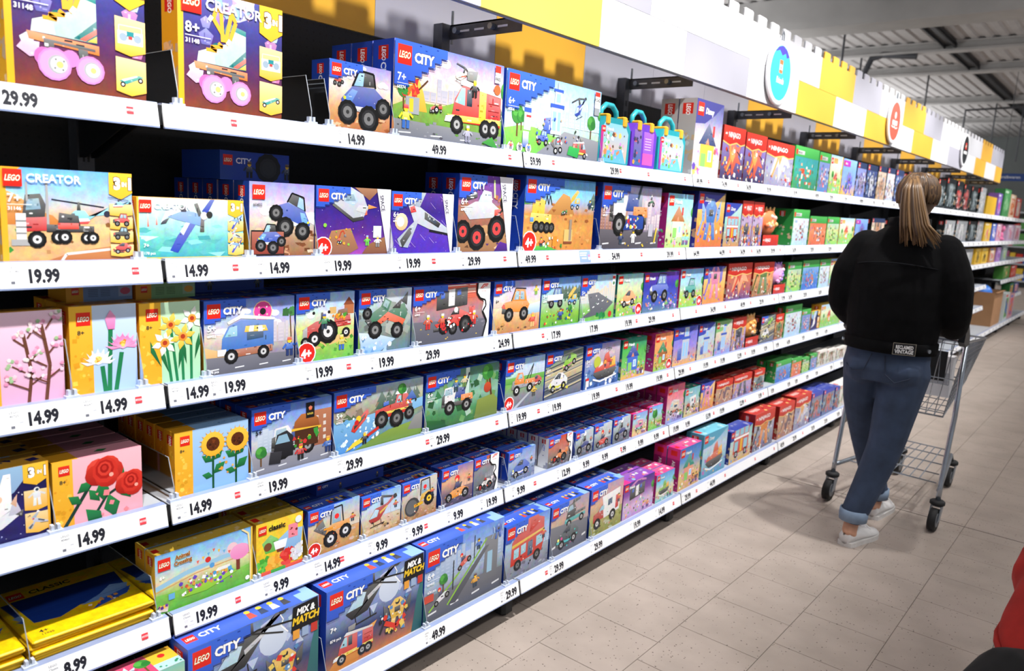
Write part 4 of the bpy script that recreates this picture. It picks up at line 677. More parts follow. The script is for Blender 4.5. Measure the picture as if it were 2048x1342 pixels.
def d_ac(c='8ac86a', t='a8d4f0', art='house'):
    def f(A):
        a = A.a; sky(A, c, 'a8d08a', 'e8ecc8', t); hills(A, .3, .14, c, '9ad070'); trees(A, [(a * .1, .3, .3), (a * .8, .35, .36)]); A.spr(SP[art], a * .3, .2, min(.55, a * .4), A='e89a5a', B='c33'); busy(A, PAST, 34, .05, .35, .035); A.rect(a - .06, 0, .06, 1, 'f2c848'); logo(A, .04, .78, .15); A.rect(.24, .8, min(.32, a * .4), .13, 'e8b868', 'd89a50')
    return f
D['ac'] = d_ac(); D['acb'] = d_ac('8ab8d8', '7ab0ec', 'boat')
def d_drz(A):
    a = A.a; A.grad('d8a848', '8a9ad0', '7aa0e0', '8ab8f0'); A.spr(SP['pine'], a * .2, .1, .6); A.spr(SP['mech'], a * .3, .08, a * .5, A='6a4ac0', B='4a7ad0'); busy(A, ['6a3ab0', '3a6ac0', 'e8b030'], 20, .02, .4, .05); A.rect(.03, .8, min(.6, a - .1), .16, 'a82aa8', 'b83ab8'); A.rect(.06, .83, .1, .1, 'd8302a'); A.text('DREAMZzz', .18, .85, .05, 'fff', .02, .6)
D['drz'] = d_drz
def d_sw(bg, pal, c='2a3a60'):
    def f(A):
        a = A.a; A.grad(*bg); busy(A, pal, 40, .08, .66, .06); A.spr(SP['mech'], a * .2, .1, a * .6, A=pal[0], B=pal[1]); A.rect(0, .84, a, .16, c); logo(A, .06, .84, .14)
    return f
D['sw1'] = d_sw(('6a7ab8', '8a94c8', '7a88c0'), ['8a7aa0', '3a3a48', 'c8d0e0', '6a4a80'])
D['sw2'] = d_sw(('2a3a68', '3a4a80', '4a5a90'), ['c8ccd8', '3a3a48', '6a8ab8', 'a8b0c0'])
D['sw3'] = d_sw(('c8a888', 'd8c0a8', 'e0d0c0'), ['c8906a', '6a5a50', '8a98b0', 'e8e0d8'])
D['sw4'] = d_sw(('b8c0d8', 'd0d4e0', 'c8ccdc'), ['d8c8b8', '6a7090', 'a05a48', 'e8e8ee'])
D['drk1'] = d_sw(('1c2426', '2a3436', '222a2c'), ['8a9aa0', '3a4a4c', 'c8d4d4', '5a6a6c'], '14181a')
D['drk2'] = d_sw(('1c2224', '2a3032', '20262a'), ['c83a30', '8a2a28', 'e8d8d4', '3a3a40'], '14181a')
D['drk3'] = d_sw(('8a9094', 'a8acb0', 'b0b4b8'), ['d8d8d8', '5a6064', 'c89a80', 'e8e4e0'], '9a9ea2')
D['wht'] = d_sw(('c8c4b8', 'd8d4cc', 'e0dcd4'), ['8a6a4a', '6a8a5a', 'c88a60', 'f4f0ea'], 'ece8e2')
D['clr'] = d_sw(('5a6a98', '8aa0b8', '7a6a88'), ['c8503a', '6a4a3a', '5a8a5a', '8ab8c8'], '3a4ab8')
def d_shuttle(A):
    a = A.a; A.grad('241e58', '2c2868', '1e1c50', '181848'); A.circ(a * .3, 1.05, .5, '8aa8d0', '9ac0e0'); A.circ(a * .2, 1.0, .2, 'a8c860'); A.speck(30, ['fff', 'c8d0f0'], 0, 0, None, .8, .008); A.spr(SP['shuttle'], a * .06, .12, .8); A.circ(a * .42, .6, .05, 'f4c8a8'); three(A, .3, [('astro', {}), ('jet', {})]); A.rect(a - .03, 0, .03, 1, 'f2b030')
D['shuttle'] = d_shuttle
def rose(A, x, y, s):
    for q, c, c2 in ((0, 'a81c18', 'd83a2c'), (60, 'b82018', 'e04434'), (140, 'c82a20', 'e85040'), (200, 'a01814', 'd03426'), (290, 'b42018', 'dc4030')): A.circ(x + .32 * s * math.cos(R(q)), y + .26 * s * math.sin(R(q)), .5 * s, c, c2, 12, 1.05)
    for k, c in ((.62, 'd03226'), (.46, 'b01e18'), (.34, 'd83c2e'), (.22, 'a01814'), (.12, 'c83026')): A.circ(x + .05 * s * k, y + .2 * s * (1 - k), k * s, c, None, 9, .9)
    A.circ(x + .3 * s, y - .2 * s, .1 * s, 'f4a898')
def leaf(A, x, y, dx, dy, w, c='145a30', c2='2a8a4a'): A.poly([(x, y), (x + dx * .5 - dy * w, y + dy * .5 + dx * w), (x + dx, y + dy), (x + dx * .5 + dy * w, y + dy * .5 - dx * w)], c, c2)
def d_roses(A):
    A.plain('f0a8b4', 'f4b4c0', 'f6bcc8'); flower_strip(A, w=.27); a = A.a; A.text('8+', .09, .66, .06, '333', .02); A.line([(a * .1, -.02), (a * .42, .6)], .05, '1c3a30'); A.line([(a * .4, .0), (a * .58, .34), (a * .84, .5)], .04, '1c3a30')
    for l in ((.3, .3, -.12, .1), (.34, .2, .16, -.2), (.5, .28, -.1, .14), (.6, .36, .06, -.26), (.74, .46, .1, -.16), (.42, .62, -.14, -.1), (.52, .6, .02, -.22), (.8, .58, -.1, .12)): leaf(A, a * l[0], l[1], l[2] * 1.5, l[3] * 1.5, .3)
    A.speck(5, ['f08a90'], .3, .05, a - .4, .4, .05); rose(A, a * .56, .72, .33); rose(A, a * .86, .46, .28)
D['roses'] = d_roses
def sunfl(A, x, y, s):
    for i in range(18): q = R(20 * i); A.poly([(x + .5 * s * math.cos(q - .16), y + .5 * s * math.sin(q - .16)), (x + s * math.cos(q), y + s * math.sin(q)), (x + .5 * s * math.cos(q + .16), y + .5 * s * math.sin(q + .16))], 'f0a424')
    A.circ(x, y, .8 * s, 'f0b030', 'f8c848', 18); A.circ(x, y, .46 * s, '5a2c14'); A.speck(14, ['7a3c1c', '3a1a0c'], x - .3 * s, y - .3 * s, .6 * s, .6 * s, .02)
def d_sunf(A):
    A.plain('8ab8ea', '9ac4f0', 'a8ccf4'); flower_strip(A, w=.28); a = A.a; A.text('8+', .08, .68, .05, '333', .02)
    for x, t in ((.5, .66), (.82, .7)):
        A.line([(a * x, 0), (a * x, t)], .035, '14502c'); leaf(A, a * x, .2, -.18, .06, .3); leaf(A, a * x, .24, .2, .16, .3); leaf(A, a * x, .44, -.18, .12, .3); leaf(A, a * x, .46, .16, .14, .3)
    A.speck(8, ['e8a040', 'f0b868'], a * .55, .2, a * .4, .4, .03); sunfl(A, a * .5, .72, .24); sunfl(A, a * .84, .72, .24)
D['sunf'] = d_sunf
def d_burger(A):
    a = A.a; sky(A, '6a6a78', '9a98a4', 'c8ccd8', '8aa8e0', '5a80d4'); skyline(A, .32, 'a8b8d0', 'c8d4e4', 4, .4, .1, a * .4); A.rect(a * .76, .26, a * .24, .56, '9a6048', 'b87858')
    for i in range(8): A.rect(a * (.79 + .1 * (i % 2)), .34 + .11 * (i // 2), .05, .06, 'd8d0c8', None, i == 0)
    road(A, .24, '7a7a84', '9a9aa4'); A.spr(SP['jungle'], a * .22, .16, a * .6); A.poly([(a * .24, .2), (a * .5, .2), (a * .5, .5), (a * .42, .6), (a * .3, .56)], '1c1c20', '303036'); A.poly([(a * .28, .42), (a * .46, .42), (a * .42, .55), (a * .32, .54)], '8ab0c8'); A.poly([(a * .5, .58), (a * .84, .56), (a * .82, .7), (a * .72, .8), (a * .6, .8), (a * .52, .7)], '8a4a24', 'b8703a'); A.line([(a * .48, .58), (a * .86, .55)], .04, 'e8b83a'); A.rect(a * .52, .3, a * .3, .26, '4a2a1a'); A.speck(16, ['c33', '3a9a3a', 'e8c03a', '222'], a * .5, .3, a * .32, .22, .04); A.rect(a * .66, .72, .15, .24, '1a1a1c'); A.spr(SP['gem'], a * .69, .84, .07, A='e8682a'); A.text('BURGER', a * .66 + .075, .77, .03, 'e8c848', .02, .7, 0, 0, 'c'); A.spr(SP['tree'], 0, .14, .3)
    A.spr(SP['sport'], a * .2, .14, .04, A='222'); A.poly([(a * .2, .14), (a * .34, .12), (a * .36, .3), (a * .22, .32)], '26262a', '3a3a40'); fig(A, a * .5, .1, .26, 'c33', '222', 'd84a2c'); fig(A, a * .86, .12, .26, '3a6ac0', '2a3a6a', 'e8a030'); A.text('5+', .06, .62, .07, '222', .03); city(A, '60404', '', .46, .3, .19)
D['burger'] = d_burger
def d_rescue(A):
    a = A.a; sky(A, '5a8a3a', '6a94a8', '8a9470', 'b0b0a0', '9ab8c8'); A.speck(22, ['8a7a6a', 'a8988a', '5a6a4a'], 0, .5, a * .6, .3, .1); trees(A, [(a * (.42 + .08 * i), .55, .34) for i in range(6)], 'pine'); A.poly([(0, 0), (a * .3, .0), (a * .6, .4), (a, .5), (a, .66), (a * .5, .56), (0, .5)], '4a8ac8', '8ac0e8'); A.speck(46, ['fff', 'd8ecf8', '6aa8d8'], 0, .05, a * .5, .5, .035); A.poly([(a * .2, 0), (a, 0), (a, .3), (a * .6, .22), (a * .4, .12)], '6a8a3a', '8aa44a'); A.poly([(a * .82, .14), (a * .9, .36), (a, .4), (a, .1)], '7a7a78', '9a9a98')
    A.spr(SP['raft'], a * .18, .3, .36, A='d8301f'); A.spr(SP['rescue'], a * .44, .22, a * .44, A='d03022'); A.line([(a * .16, .06), (a * .4, .24), (a * .48, .3)], .05, 'c8332a'); A.poly([(a * .12, .02), (a * .3, .12), (a * .36, .24), (a * .2, .14)], 'e8c830', 'f0d848'); A.spr(SP['tree'], a * .66, .66, .3); A.poly([(a * .78, .66), (a * .86, .82), (a * .92, .66)], '3a5aa8', '6a8ac8'); A.speck(14, ['e8a838', '222', 'd33', 'fff'], a * .7, .6, a * .22, .1, .025); fig(A, a * .27, .08, .2, '222', '222', 'e8c830'); city(A, '60412', '5+', .44, .3, .2)
D['rescue'] = d_rescue
def d_jungle(A):
    a = A.a; sky(A, '3a6a34', '4a8a5a', '8ab4a0', '6a9a88', '4a7a6a'); A.speck(40, ['2a5a34', '6a9a5a', '3a7a4a', 'a8c8b0'], 0, .0, None, 1, .08); A.rect(a * .52, .3, .1, .7, 'b8d4cc', 'd0e4dc'); A.poly([(a * .66, .0), (a * .7, .36), (a * .92, .42), (a, .3), (a, 0)], '6a7a3a', '8a9a4a'); A.line([(a * .9, .4), (a * .86, .8), (a * .8, .96)], .05, '5a3220'); A.spr(SP['tree'], a * .7, .5, .5); A.circ(a * .84, .56, .1, 'a83a2c', 'c8502c'); A.spr(SP['jungle'], a * .2, .2, a * .44); fig(A, a * .44, .66, .24, 'd8c8a0', '6a8a4a', '6a4a2a'); fig(A, a * .32, .6, .26, '3a6a9a', '345', '2a3a5a'); A.poly([(0, 0), (a * .3, 0), (a * .2, .14), (0, .2)], '1c4a28', '2f6a38'); city(A, '60426', '6+', .44, .3, .19)
D['jungle'] = d_jungle
def d_tow(A):
    a = A.a; sky(A, '6a6e78', '8a8c94', '7ab85a', 'c8e0f0', '9ac4ee'); skyline(A, .62, 'b8cce4', 'd0dcec', 6, .3, a * .3); A.rect(0, .52, a, .12, '58a048', '7ab85a'); A.poly([(a * .2, 0), (a * .3, 0), (a * .7, .3), (a * .64, .3)], 'b8bcc4'); A.spr(SP['sport'], a * .62, .36, .4, A='c8332a', B='eee'); A.spr(SP['tow'], a * .16, .24, a * .62, A='ee8a30'); fig(A, a * .64, .18, .24, 'e8c040', '555', '6a3a22'); city(A, '', '', .46, .3, .19); badge4(A)
D['tow'] = d_tow
def d_gcar(A):
    a = A.a; A.grad('5a6070', '8a8c94', 'c8b48a', '8a9a88', '5a6a70')
    for i in range(16): y = A.r.random() * .8; A.poly([(0, y), (a, y + .2), (a, y + .23), (0, y + .03)], A.r.choice(['a8a8a4', '6a7078', 'd8c8a0', '4a5058']))
    A.spr(SP['sport'], a * .46, .5, .56, rot=.3, A='8ac828', B='c040a0'); A.spr(SP['sport'], a * .08, .12, .7, A='e8eaee', B='e0e040'); A.speck(10, ['222', 'e8e040'], a * .1, .16, a * .5, .26, .03); city(A, '60415', '6+', .44, .28, .19)
D['gcar'] = d_gcar
def d_boat(A):
    a = A.a; sky(A, '3a5a98', '5a80b8', '8a98c8', 'd8c8c8', '8a88c8'); skyline(A, .5, 'a898b8', 'c8b4c4', 7, .36, a * .4); A.speck(60, ['fff', 'c8d8ec', '4a70b0', '2a4a88'], 0, .0, None, .45, .05); A.circ(a * .34, .58, .14, 'c0c848'); A.spr(SP['heli'], a * .56, .66, .26, A='d8c8b8', B='c33'); A.spr(SP['boat'], a * .24, .12, a * .68, A='dc4a34'); fig(A, a * .5, .44, .2, 'e8a030'); fig(A, a * .66, .46, .2, 'c33'); A.rect(.06, .06, .12, .2, 'e8e4e4'); A.rect(.06, .2, .12, .06, 'd33'); city(A, '60373', '5+', .44, .32, .19)
D['boat'] = d_boat
def d_acr(A):
    a = A.a; sky(A, '5aa83a', '7ac04a', 'e8d8a8', 'a8d4ea', '7ab8ec'); hills(A, .3, .06, '5aa83a', '8ac85a'); A.line([(0, .44), (a * .3, .56), (a * .7, .62), (a, .6)], .08, '9ac8e0'); A.line([(0, .38), (a * .4, .5), (a, .54)], .02, 'd8a868'); A.circ(a * .78, .72, .1, 'f0c8d0'); A.line([(a * .84, .3), (a * .84, .6)], .07, '7a3a2c'); A.circ(a * .86, .62, .14, 'f08ac0', 'f4a8d0', 14, 1.3)
    for i in range(7): A.poly([(a * (.4 + .055 * i), .82 - .04 * abs(i - 3)), (a * (.43 + .055 * i), .82 - .04 * abs(i - 3)), (a * (.415 + .055 * i), .76 - .04 * abs(i - 3))], ['e86a5a', 'f0c040', '6ab0e0'][i % 3], None, i == 0)
    A.circ(a * .52, .66, .05, 'd8302a'); A.circ(a * .56, .54, .045, '5aa0d8'); A.rect(a * .62, .4, .22, .06, 'f2f0ea'); A.rect(a * .66, .3, .05, .1, '6a3a2a'); A.rect(a * .74, .3, .05, .1, '6a3a2a'); A.speck(50, ['e86ab0', '6a4ac0', 'fff', 'e8c040', '8ad048', 'd85a3a', '5aa8d8'], a * .22, .2, a * .55, .24, .035); A.poly([(a * .24, .16), (a * .5, .14), (a * .84, .3), (a * .6, .34)], '8ac83a', 'a8d84a'); A.speck(30, ['c04a9a', '6a4ac0', 'fff', 'e8a040', '4a9ad8'], a * .28, .2, a * .5, .2, .03)
    A.poly([(.02, .06), (.18, .02), (.2, .12), (.04, .16)], 'e8e4e0', 'c88a48'); A.speck(10, ['5a2a80', '7a4ab0', 'f0b840'], .04, .08, .14, .06, .03); A.rect(.2, .2, .1, .1, '6ab0e0'); A.line([(a - .04, .0), (a - .04, .5), (a - .08, .9), (a - .2, 1)], .03, 'f6e0a0'); A.rect(a - .03, 0, .03, 1, 'f2c848'); A.circ(a - .1, .1, .04, 'fff'); logo(A, .04, .72, .2); A.text('Animal', .32, .84, .07, '9a5a24', .05, .9, 0, .06, 'l', 'f4dca8', .03); A.text('Crossing', .3, .74, .07, '9a5a24', .05, .85, 0, .06, 'l', 'f4dca8', .03); A.text('6+', .06, .58, .06, 'fff', .03)
D['acr'] = d_acr
def d_classic(A):
    a = A.a; A.grad('e8b828', 'f2c832', 'f6d23c'); A.poly([(a * .5, .2), (a * .95, .3), (a, .7), (a * .7, .74), (a * .46, .6)], '7aa8d8', 'a0c8e8'); A.spr(SP['gem'], a * .12, .4, .34, A='6ac048'); A.circ(a * .24, .52, .08, '7a4a28'); A.poly([(a * .4, .42), (a * .62, .42), (a * .66, .58), (a * .36, .58)], 'f0f0f0', 'fff'); A.poly([(a * .42, .42), (a * .6, .42), (a * .58, .36), (a * .44, .36)], '7a3a22'); A.rect(a * .68, .56, .2, .26, 'f08a9a'); A.speck(5, ['7a2a22'], a * .7, .6, .16, .16, .03); A.speck(26, ['4aa838', '6ac84a'], 0, .06, .26, .24, .06); A.speck(26, ['f0a030', 'f4b848'], a * .24, .06, .28, .26, .06); A.speck(26, ['d8302a', 'e84a40'], a * .52, .08, .24, .28, .06); A.speck(26, ['f2f2f2', 'ddd'], a * .76, .1, .24, .3, .06); A.rect(0, 0, a, .07, 'e85a48'); A.rect(a * .3, 0, .3, .07, '4aa848'); A.circ(a - .1, .88, .07, 'e8f0f0'); logo(A, .04, .78, .16); A.text('classic', .24, .82, .1, '1a1a1a', .035)
D['classic'] = d_classic
def small_city(sp, pal, bg, b4=False, size=.8, y=.1, x=.1, f1=False):
    def f(A):
        a = A.a; sky(A, *bg); A.speck(26, [mix(bg[0], '000000', .25), mix(bg[0], 'ffffff', .3), bg[1]], 0, 0, None, .34, .06, .5); skyline(A, .42, mix(bg[2], 'ffffff', .2), bg[2], 5, .3, a * .45)
        A.spr(SP[sp], a * x, y, min(a * size, .95), **pal); fig(A, a * .78, .5, .2, 'd85a3a'); A.speck(10, ['222', 'e8e0d0', 'd85a3a'], a * .2, .08, a * .6, .3, .02)
        if f1: f1edge(A)
        city(A, '', '', .48, .3, .2)
        if b4: badge4(A, .15, .14, .15)
    return f
D['loader'] = small_city('loader', dict(A='ef9f2c'), ('b8844c', 'd0a068', 'd8c8b0', '9ac4ee'), True)
D['helir'] = small_city('heli', dict(A='b8302a', B='e8c040'), ('c09a68', 'd8c0a0', 'c0d4e8', '8ab8ec'), size=.9)
D['rollr'] = small_city('roller', dict(A='e8b428'), ('a8784a', 'c0a080', 'c8c0b8', 'd8d0c8'))
D['kart'] = small_city('kart', dict(A='f09a2c'), ('4a4458', '7a6478', 'e8b088', '8a7ab0'), size=.85)
D['racer'] = small_city('formula', dict(A='e8e4e0', B='c33'), ('5a5c64', '74767e', '8a8c94', 'c85a48'), f1=True, size=.72)
D['bcar'] = small_city('sport', dict(A='3a64c8', B='eee'), ('6a7a98', '8a98b8', 'a8b8d8', '7a98d8'))
D['f1s'] = small_city('formula', dict(A='e8822c', B='222'), ('5a5c64', '8a7a74', 'c87a68', 'c84a38'), f1=True, size=.74)
D['moto'] = small_city('moto', dict(A='2a3a80', B='e'), ('5a5c64', '8a8c94', 'b8c4c8', 'c0ccd4'))
D['moto2'] = small_city('kart', dict(A='d8402c'), ('5a5c64', '8a8c94', 'c0c8c8', 'c8d4d8'))
D['busr'] = small_city('dbus', dict(A='cf3322'), ('7a7c88', '9aa0b0', 'a8c4e4', '6a98e0'), size=.86)
D['camper'] = small_city('camper', {}, ('8a8a3a', 'a8a868', 'd8a898', 'b8a0b8'), size=.86)
def d_trcar(A):
    a = A.a; sky(A, '6a6a74', '8a8c98', 'c8a898', 'a8a0b8'); road(A, .5, '5a5a64', '80828a'); A.spr(SP['cargo'], a * .36, .46, a * .56, A='3aa8a8'); A.spr(SP['sport'], a * .14, .08, a * .62, A='3a4a50', B='3ac0c0'); A.speck(10, ['e84a98', '3ac0c0', '222'], a * .2, .1, a * .5, .3, .025); city(A, '', '', .44, .26, .18)
D['trcar'] = d_trcar
def d_mix(A):
    a = A.a; A.grad('c07440', '6a5060', '34446e', '7c8cb8', '98a8d0', '7088c0'); A.speck(14, ['a8b4d4', 'c0cce4', '8a98c0'], a * .35, .55, a * .5, .35, .11); A.circ(a * .62, .72, .16, 'c4d0e6', 'd8e2f2'); A.line([(a * .66, 1), (a * .7, .9), (a * .68, .84), (a * .74, .74)], .012, 'fff'); A.poly([(0, 0), (a * .3, 0), (a * .5, .4), (a * .2, .3)], 'c87a30', 'e8a858'); A.poly([(a * .88, 0), (a, 0), (a, .8), (a * .94, .5)], '2a5a60', '3a7a7a')
    A.spr(SP['heli'], a * .12, .36, a * .62, A='1e2024', B='c8c8d0'); A.line([(a * .08, .8), (a * .5, .9), (a * .8, .84)], .02, '222'); A.line([(a * .3, .95), (a * .5, .86), (a * .7, .76)], .018, '333'); A.spr(SP['engine'], a * .04, .04, a * .42, A='d03324', B='2a4ab0'); A.spr(SP['mech'], a * .56, .14, .44, A='e8b848', B='2c2e34'); A.line([(a * .58, .3), (a * .7, .2), (a * .8, .3)], .06, 'd83a2c'); A.speck(30, ['222', 'e8c860', 'eee', 'd83a2c', '5a8ab8'], a * .52, .14, a * .34, .4, .03)
    A.poly([(a - .32, .98), (a - .02, 1), (a, .72), (a - .34, .7)], '141418'); A.text('MIX &', a - .17, .88, .07, 'fff', .05, .85, .15, 0, 'c'); A.text('MATCH', a - .17, .78, .08, 'f2c82e', .05, .85, .15, 0, 'c')
    for i in range(3): A.rect(a - .32 + .11 * i, .62, .08, .1, ['e8a040', '9ab0d0', 'c83a30'][i])
    city(A, '60462', '', .44, .34, .18); A.text('7+', .05, .5, .06, 'fff', .03); A.text('874 pcs', .05, .38, .035, 'fff', .02)
D['mix'] = d_mix
def d_ramp(A):
    a = A.a; sky(A, '4a4a54', '6a7080', 'a8b8d0', '98b4e4', '6a94e0'); skyline(A, .5, '9ab0d0', 'b8c8e0', 8, .4); road(A, .3, '55565e', '74767e'); A.rect(a * .74, .2, a * .18, .62, '6a6c72', '8a8c92'); A.rect(a * .78, .3, .1, .3, '9ac0d8'); A.poly([(a * .28, .12), (a * .74, .7), (a * .8, .7), (a * .38, .1)], '4a4c54', '6a6c74'); A.line([(a * .28, .12), (a * .76, .8)], .025, '8ac03a'); A.line([(a * .06, .14), (a * .42, .5)], .025, '8ac03a'); A.spr(SP['kart'], a * .4, .5, .3, rot=.4, A='d84a34'); A.spr(SP['kart'], a * .12, .16, .32, rot=.3, A='e8eaee'); fig(A, a * .6, .7, .16, '3a6ac0'); fig(A, a * .56, .18, .2, 'e0a030', '345'); A.line([(a * .34, .3), (a * .34, .7)], .015, '333'); A.line([(a * .6, .6), (a * .6, .92)], .012, '333'); A.spr(SP['mech'], a * .84, .74, .22, A='3a64c0', B='9ab8e0'); A.spr(SP['tree'], a * .14, .34, .24); A.rect(a * .0, .28, .16, .1, 'c84a3a'); city(A, '60460', '6+', .44, .3, .2); A.text('636 pcs', .05, .4, .035, 'fff', .02)
D['ramp'] = d_ramp
def d_ideas(A):
    a = A.a; A.plain('f2b02a', 'f0b838', 'd8305a', 'e03a70'); A.spr(SP['mech'], a * .2, .3, .5, A='e8eaf0', B='8ad0e0'); A.spr(SP['tree'], a * .5, .5, .3); A.rect(a * .7, .5, a * .3, .5, 'f2c848', '8ad0c0'); A.text('ideas', a * .6, .1, .1, 'fff', .03); logo(A, .04, .78, .16)
D['ideas'] = d_ideas
# ---------------------------------------------------------------- the setting
RB = {1: 1.64, 2: 1.301, 3: 1.0105, 4: .7205, 5: .431, 6: .1054}      # underside of the price rails
SH = {k: v + .047 for k, v in RB.items()}                              # shelf surfaces
XF = {1: -.035, 2: -.035, 3: -.04, 4: -.035, 5: -.035, 6: .06}         # front faces of the boxes
SHN = {1: 'top', 2: 'second', 3: 'third', 4: 'fourth', 5: 'fifth', 6: 'bottom'}
XB = -.45
PR = print_mat()
def tile_mat():
    m = bpy.data.materials.new('floor_tile'); m.use_nodes = True; nt = m.node_tree; b = nt.nodes['Principled BSDF']
    g = nt.nodes.new('ShaderNodeNewGeometry')
    def noise(sc, det):
        n = nt.nodes.new('ShaderNodeTexNoise'); n.inputs['Scale'].default_value = sc; n.inputs['Detail'].default_value = det
        nt.links.new(g.outputs['Position'], n.inputs['Vector']); return n.outputs['Fac']
    v = nt.nodes.new('ShaderNodeTexVoronoi'); v.inputs['Scale'].default_value = 82; v.inputs['Randomness'].default_value = 1
    nt.links.new(g.outputs['Position'], v.inputs['Vector'])
    sx = nt.nodes.new('ShaderNodeSeparateColor'); nt.links.new(v.outputs['Color'], sx.inputs[0])
    # the size of a chip differs from cell to cell, many cells have none
    mr = nt.nodes.new('ShaderNodeMapRange'); mr.inputs[1].default_value = .42; mr.inputs[2].default_value = 1; mr.inputs[3].default_value = 0; mr.inputs[4].default_value = .24
    nt.links.new(sx.outputs[0], mr.inputs[0])
    lt = nt.nodes.new('ShaderNodeMath'); lt.operation = 'LESS_THAN'
    nt.links.new(v.outputs['Distance'], lt.inputs[0]); nt.links.new(mr.outputs[0], lt.inputs[1])
    r = nt.nodes.new('ShaderNodeValToRGB'); r.color_ramp.elements[0].position = .35; r.color_ramp.elements[1].position = .65
    r.color_ramp.elements[0].color = lin('a1958c') + (1,); r.color_ramp.elements[1].color = lin('ada097') + (1,)
    nt.links.new(noise(5, 4), r.inputs[0])
    mx = nt.nodes.new('ShaderNodeMix'); mx.data_type = 'RGBA'
    nt.links.new(lt.outputs[0], mx.inputs['Factor']); nt.links.new(r.outputs[0], mx.inputs['A'])
    mx.inputs['B'].default_value = lin('5e544e') + (1,)
    nt.links.new(mx.outputs['Result'], b.inputs['Base Color'])
    b.inputs['Roughness'].default_value = .42; b.inputs['Specular IOR Level'].default_value = .3
    MAT['tile'] = m; return m
tile_mat()
def M_(): pass
M_black = mat('black_metal', '17181b', .55, .0, .2, 30)
M_panel = mat('dark_panel', '1a1c20', .6)
M_white = mat('white_rail', 'f4f5f8', .45, 0, .01)
M_lip = mat('rail_plastic', '8f9ec4', .3, 0, .05)
M_shelf = mat('shelf_top', 'b9bec6', .4, .1, .04)
M_steel = mat('galvanised_steel', '8a929c', .35, .7, .1)
M_dsteel = mat('grey_steel', '585a60', .45, .5, .1)
M_chrome = mat('chrome_wire', 'b4bcc6', .22, .9, .05)
M_rubber = mat('black_rubber', '1c1c1e', .7)
M_grout = mat('grout', '7c726a', .9, 0, .1)

def perf_mat():
    m = bpy.data.materials.new('perforated_steel'); m.use_nodes = True; nt = m.node_tree; b = nt.nodes['Principled BSDF']
    g = nt.nodes.new('ShaderNodeNewGeometry'); s = nt.nodes.new('ShaderNodeSeparateXYZ'); nt.links.new(g.outputs['Position'], s.inputs[0])
    def mth(op, a, bb):
        n = nt.nodes.new('ShaderNodeMath'); n.operation = op
        for i, q in enumerate((a, bb)):
            if isinstance(q, (int, float)): n.inputs[i].default_value = q
            else: nt.links.new(q, n.inputs[i])
        return n.outputs[0]
    d = []
    for k in (1, 2):
        q = mth('SUBTRACT', mth('MODULO', mth('ADD', s.outputs[k], 10), .025), .0125); d.append(mth('MULTIPLY', q, q))
    hole = mth('LESS_THAN', mth('ADD', d[0], d[1]), .000012)
    mx = nt.nodes.new('ShaderNodeMix'); mx.data_type = 'RGBA'; nt.links.new(hole, mx.inputs['Factor'])
    mx.inputs['A'].default_value = lin('141519') + (1,); mx.inputs['B'].default_value = (.0015, .0015, .002, 1)
    nt.links.new(mx.outputs['Result'], b.inputs['Base Color']); b.inputs['Roughness'].default_value = .6
    MAT['perf'] = m; return m
perf_mat()

# floor: a bed of grout and speckled tiles in half bond
mb = MB(); mb.box(-9, -4, -.05, 9, 34, -.004)
floor = tag(mb.build('floor', M_grout), kind='structure')
TS = .304
tile_v = MB(); q = TS / 2 - .0011; tile_v.bbox(-q, -q, -.02, q, q, 0, .0012)
tile_me = tile_v.mesh('floor_tile', MAT['tile'])
cells = []
for i in range(-4, 10):
    x = .846 + TS * (i + .5)
    for j in range(-1, 46):
        y = (1.80 if i % 2 == 0 else 1.655) - 1.52 + TS * (j + .5)
        cells.append(((x - 1.2) ** 2 * 1.2 + (y - .6) ** 2 + (30 if y < .35 or x < -.1 else 0), x, y))
cells.sort()
for k, (d_, x, y) in enumerate(cells[:290]): link('floor_tile', tile_me, floor, (x, y, 0))
mb = MB()
for d_, x, y in cells[290:]: mb.idx([(x + v[0], y + v[1], v[2]) for v in tile_v.v], tile_v.f)
for i in range(-25, 26):
    for j in range(46, 105):
        x = .846 + TS * (i + .5); y = .28 + TS * (j + .5); mb.box(x - q, y - q, -.02, x + q, y + q, 0)
tag(mb.build('distant_tiles', MAT['tile'], floor), kind='stuff')
mb = MB(); mb.box(-.3, 3.592, -.001, 4, 3.598, .0006); mb.build('joint_strip', mat('joint', '4a4440', .8), floor)

# ceiling of trapezoid sheeting, beams, a tray of dark trunking
M_ceil = mat('ceiling_sheet', 'd2d0d0', .7, .0, .06, 3)
M_beam = mat('ceiling_beam', 'd0cfce', .7, 0, .05, 3)
mb = MB(); pr = []
x = -12.
while x < 12:
    pr += [(x, 4.82), (x + .09, 4.82), (x + .12, 4.85), (x + .2, 4.85)]; x += .23
for a, b in zip(pr, pr[1:]): mb.face([(a[0], -6, a[1]), (a[0], 34, a[1]), (b[0], 34, b[1]), (b[0], -6, b[1])])
mb.box(-12, -6, 4.95, 12, 34, 5.0)
ceiling = tag(mb.build('ceiling', M_ceil), kind='structure')
BEAMS = [(11.7, .5, .3), (13.15, .22, .14), (15.5, .2, .12), (17.85, .2, .12), (22.5, .2, .12), (27., .2, .12), (7.2, .2, .12), (3.0, .2, .12)]
for k, (y, h, w) in enumerate(BEAMS):
    mb = MB()
    if h > .4: mb.box(-12, y - w, 4.84 - h, 12, y + w, 4.819)
    else: mb.box(-12, y - w, 4.84 - h, 12, y + w, 4.88 - h); mb.box(-12, y - .04, 4.88 - h, 12, y + .04, 4.79); mb.box(-12, y - w, 4.79, 12, y + w, 4.819)
    mb.build('beam', M_beam, ceiling)
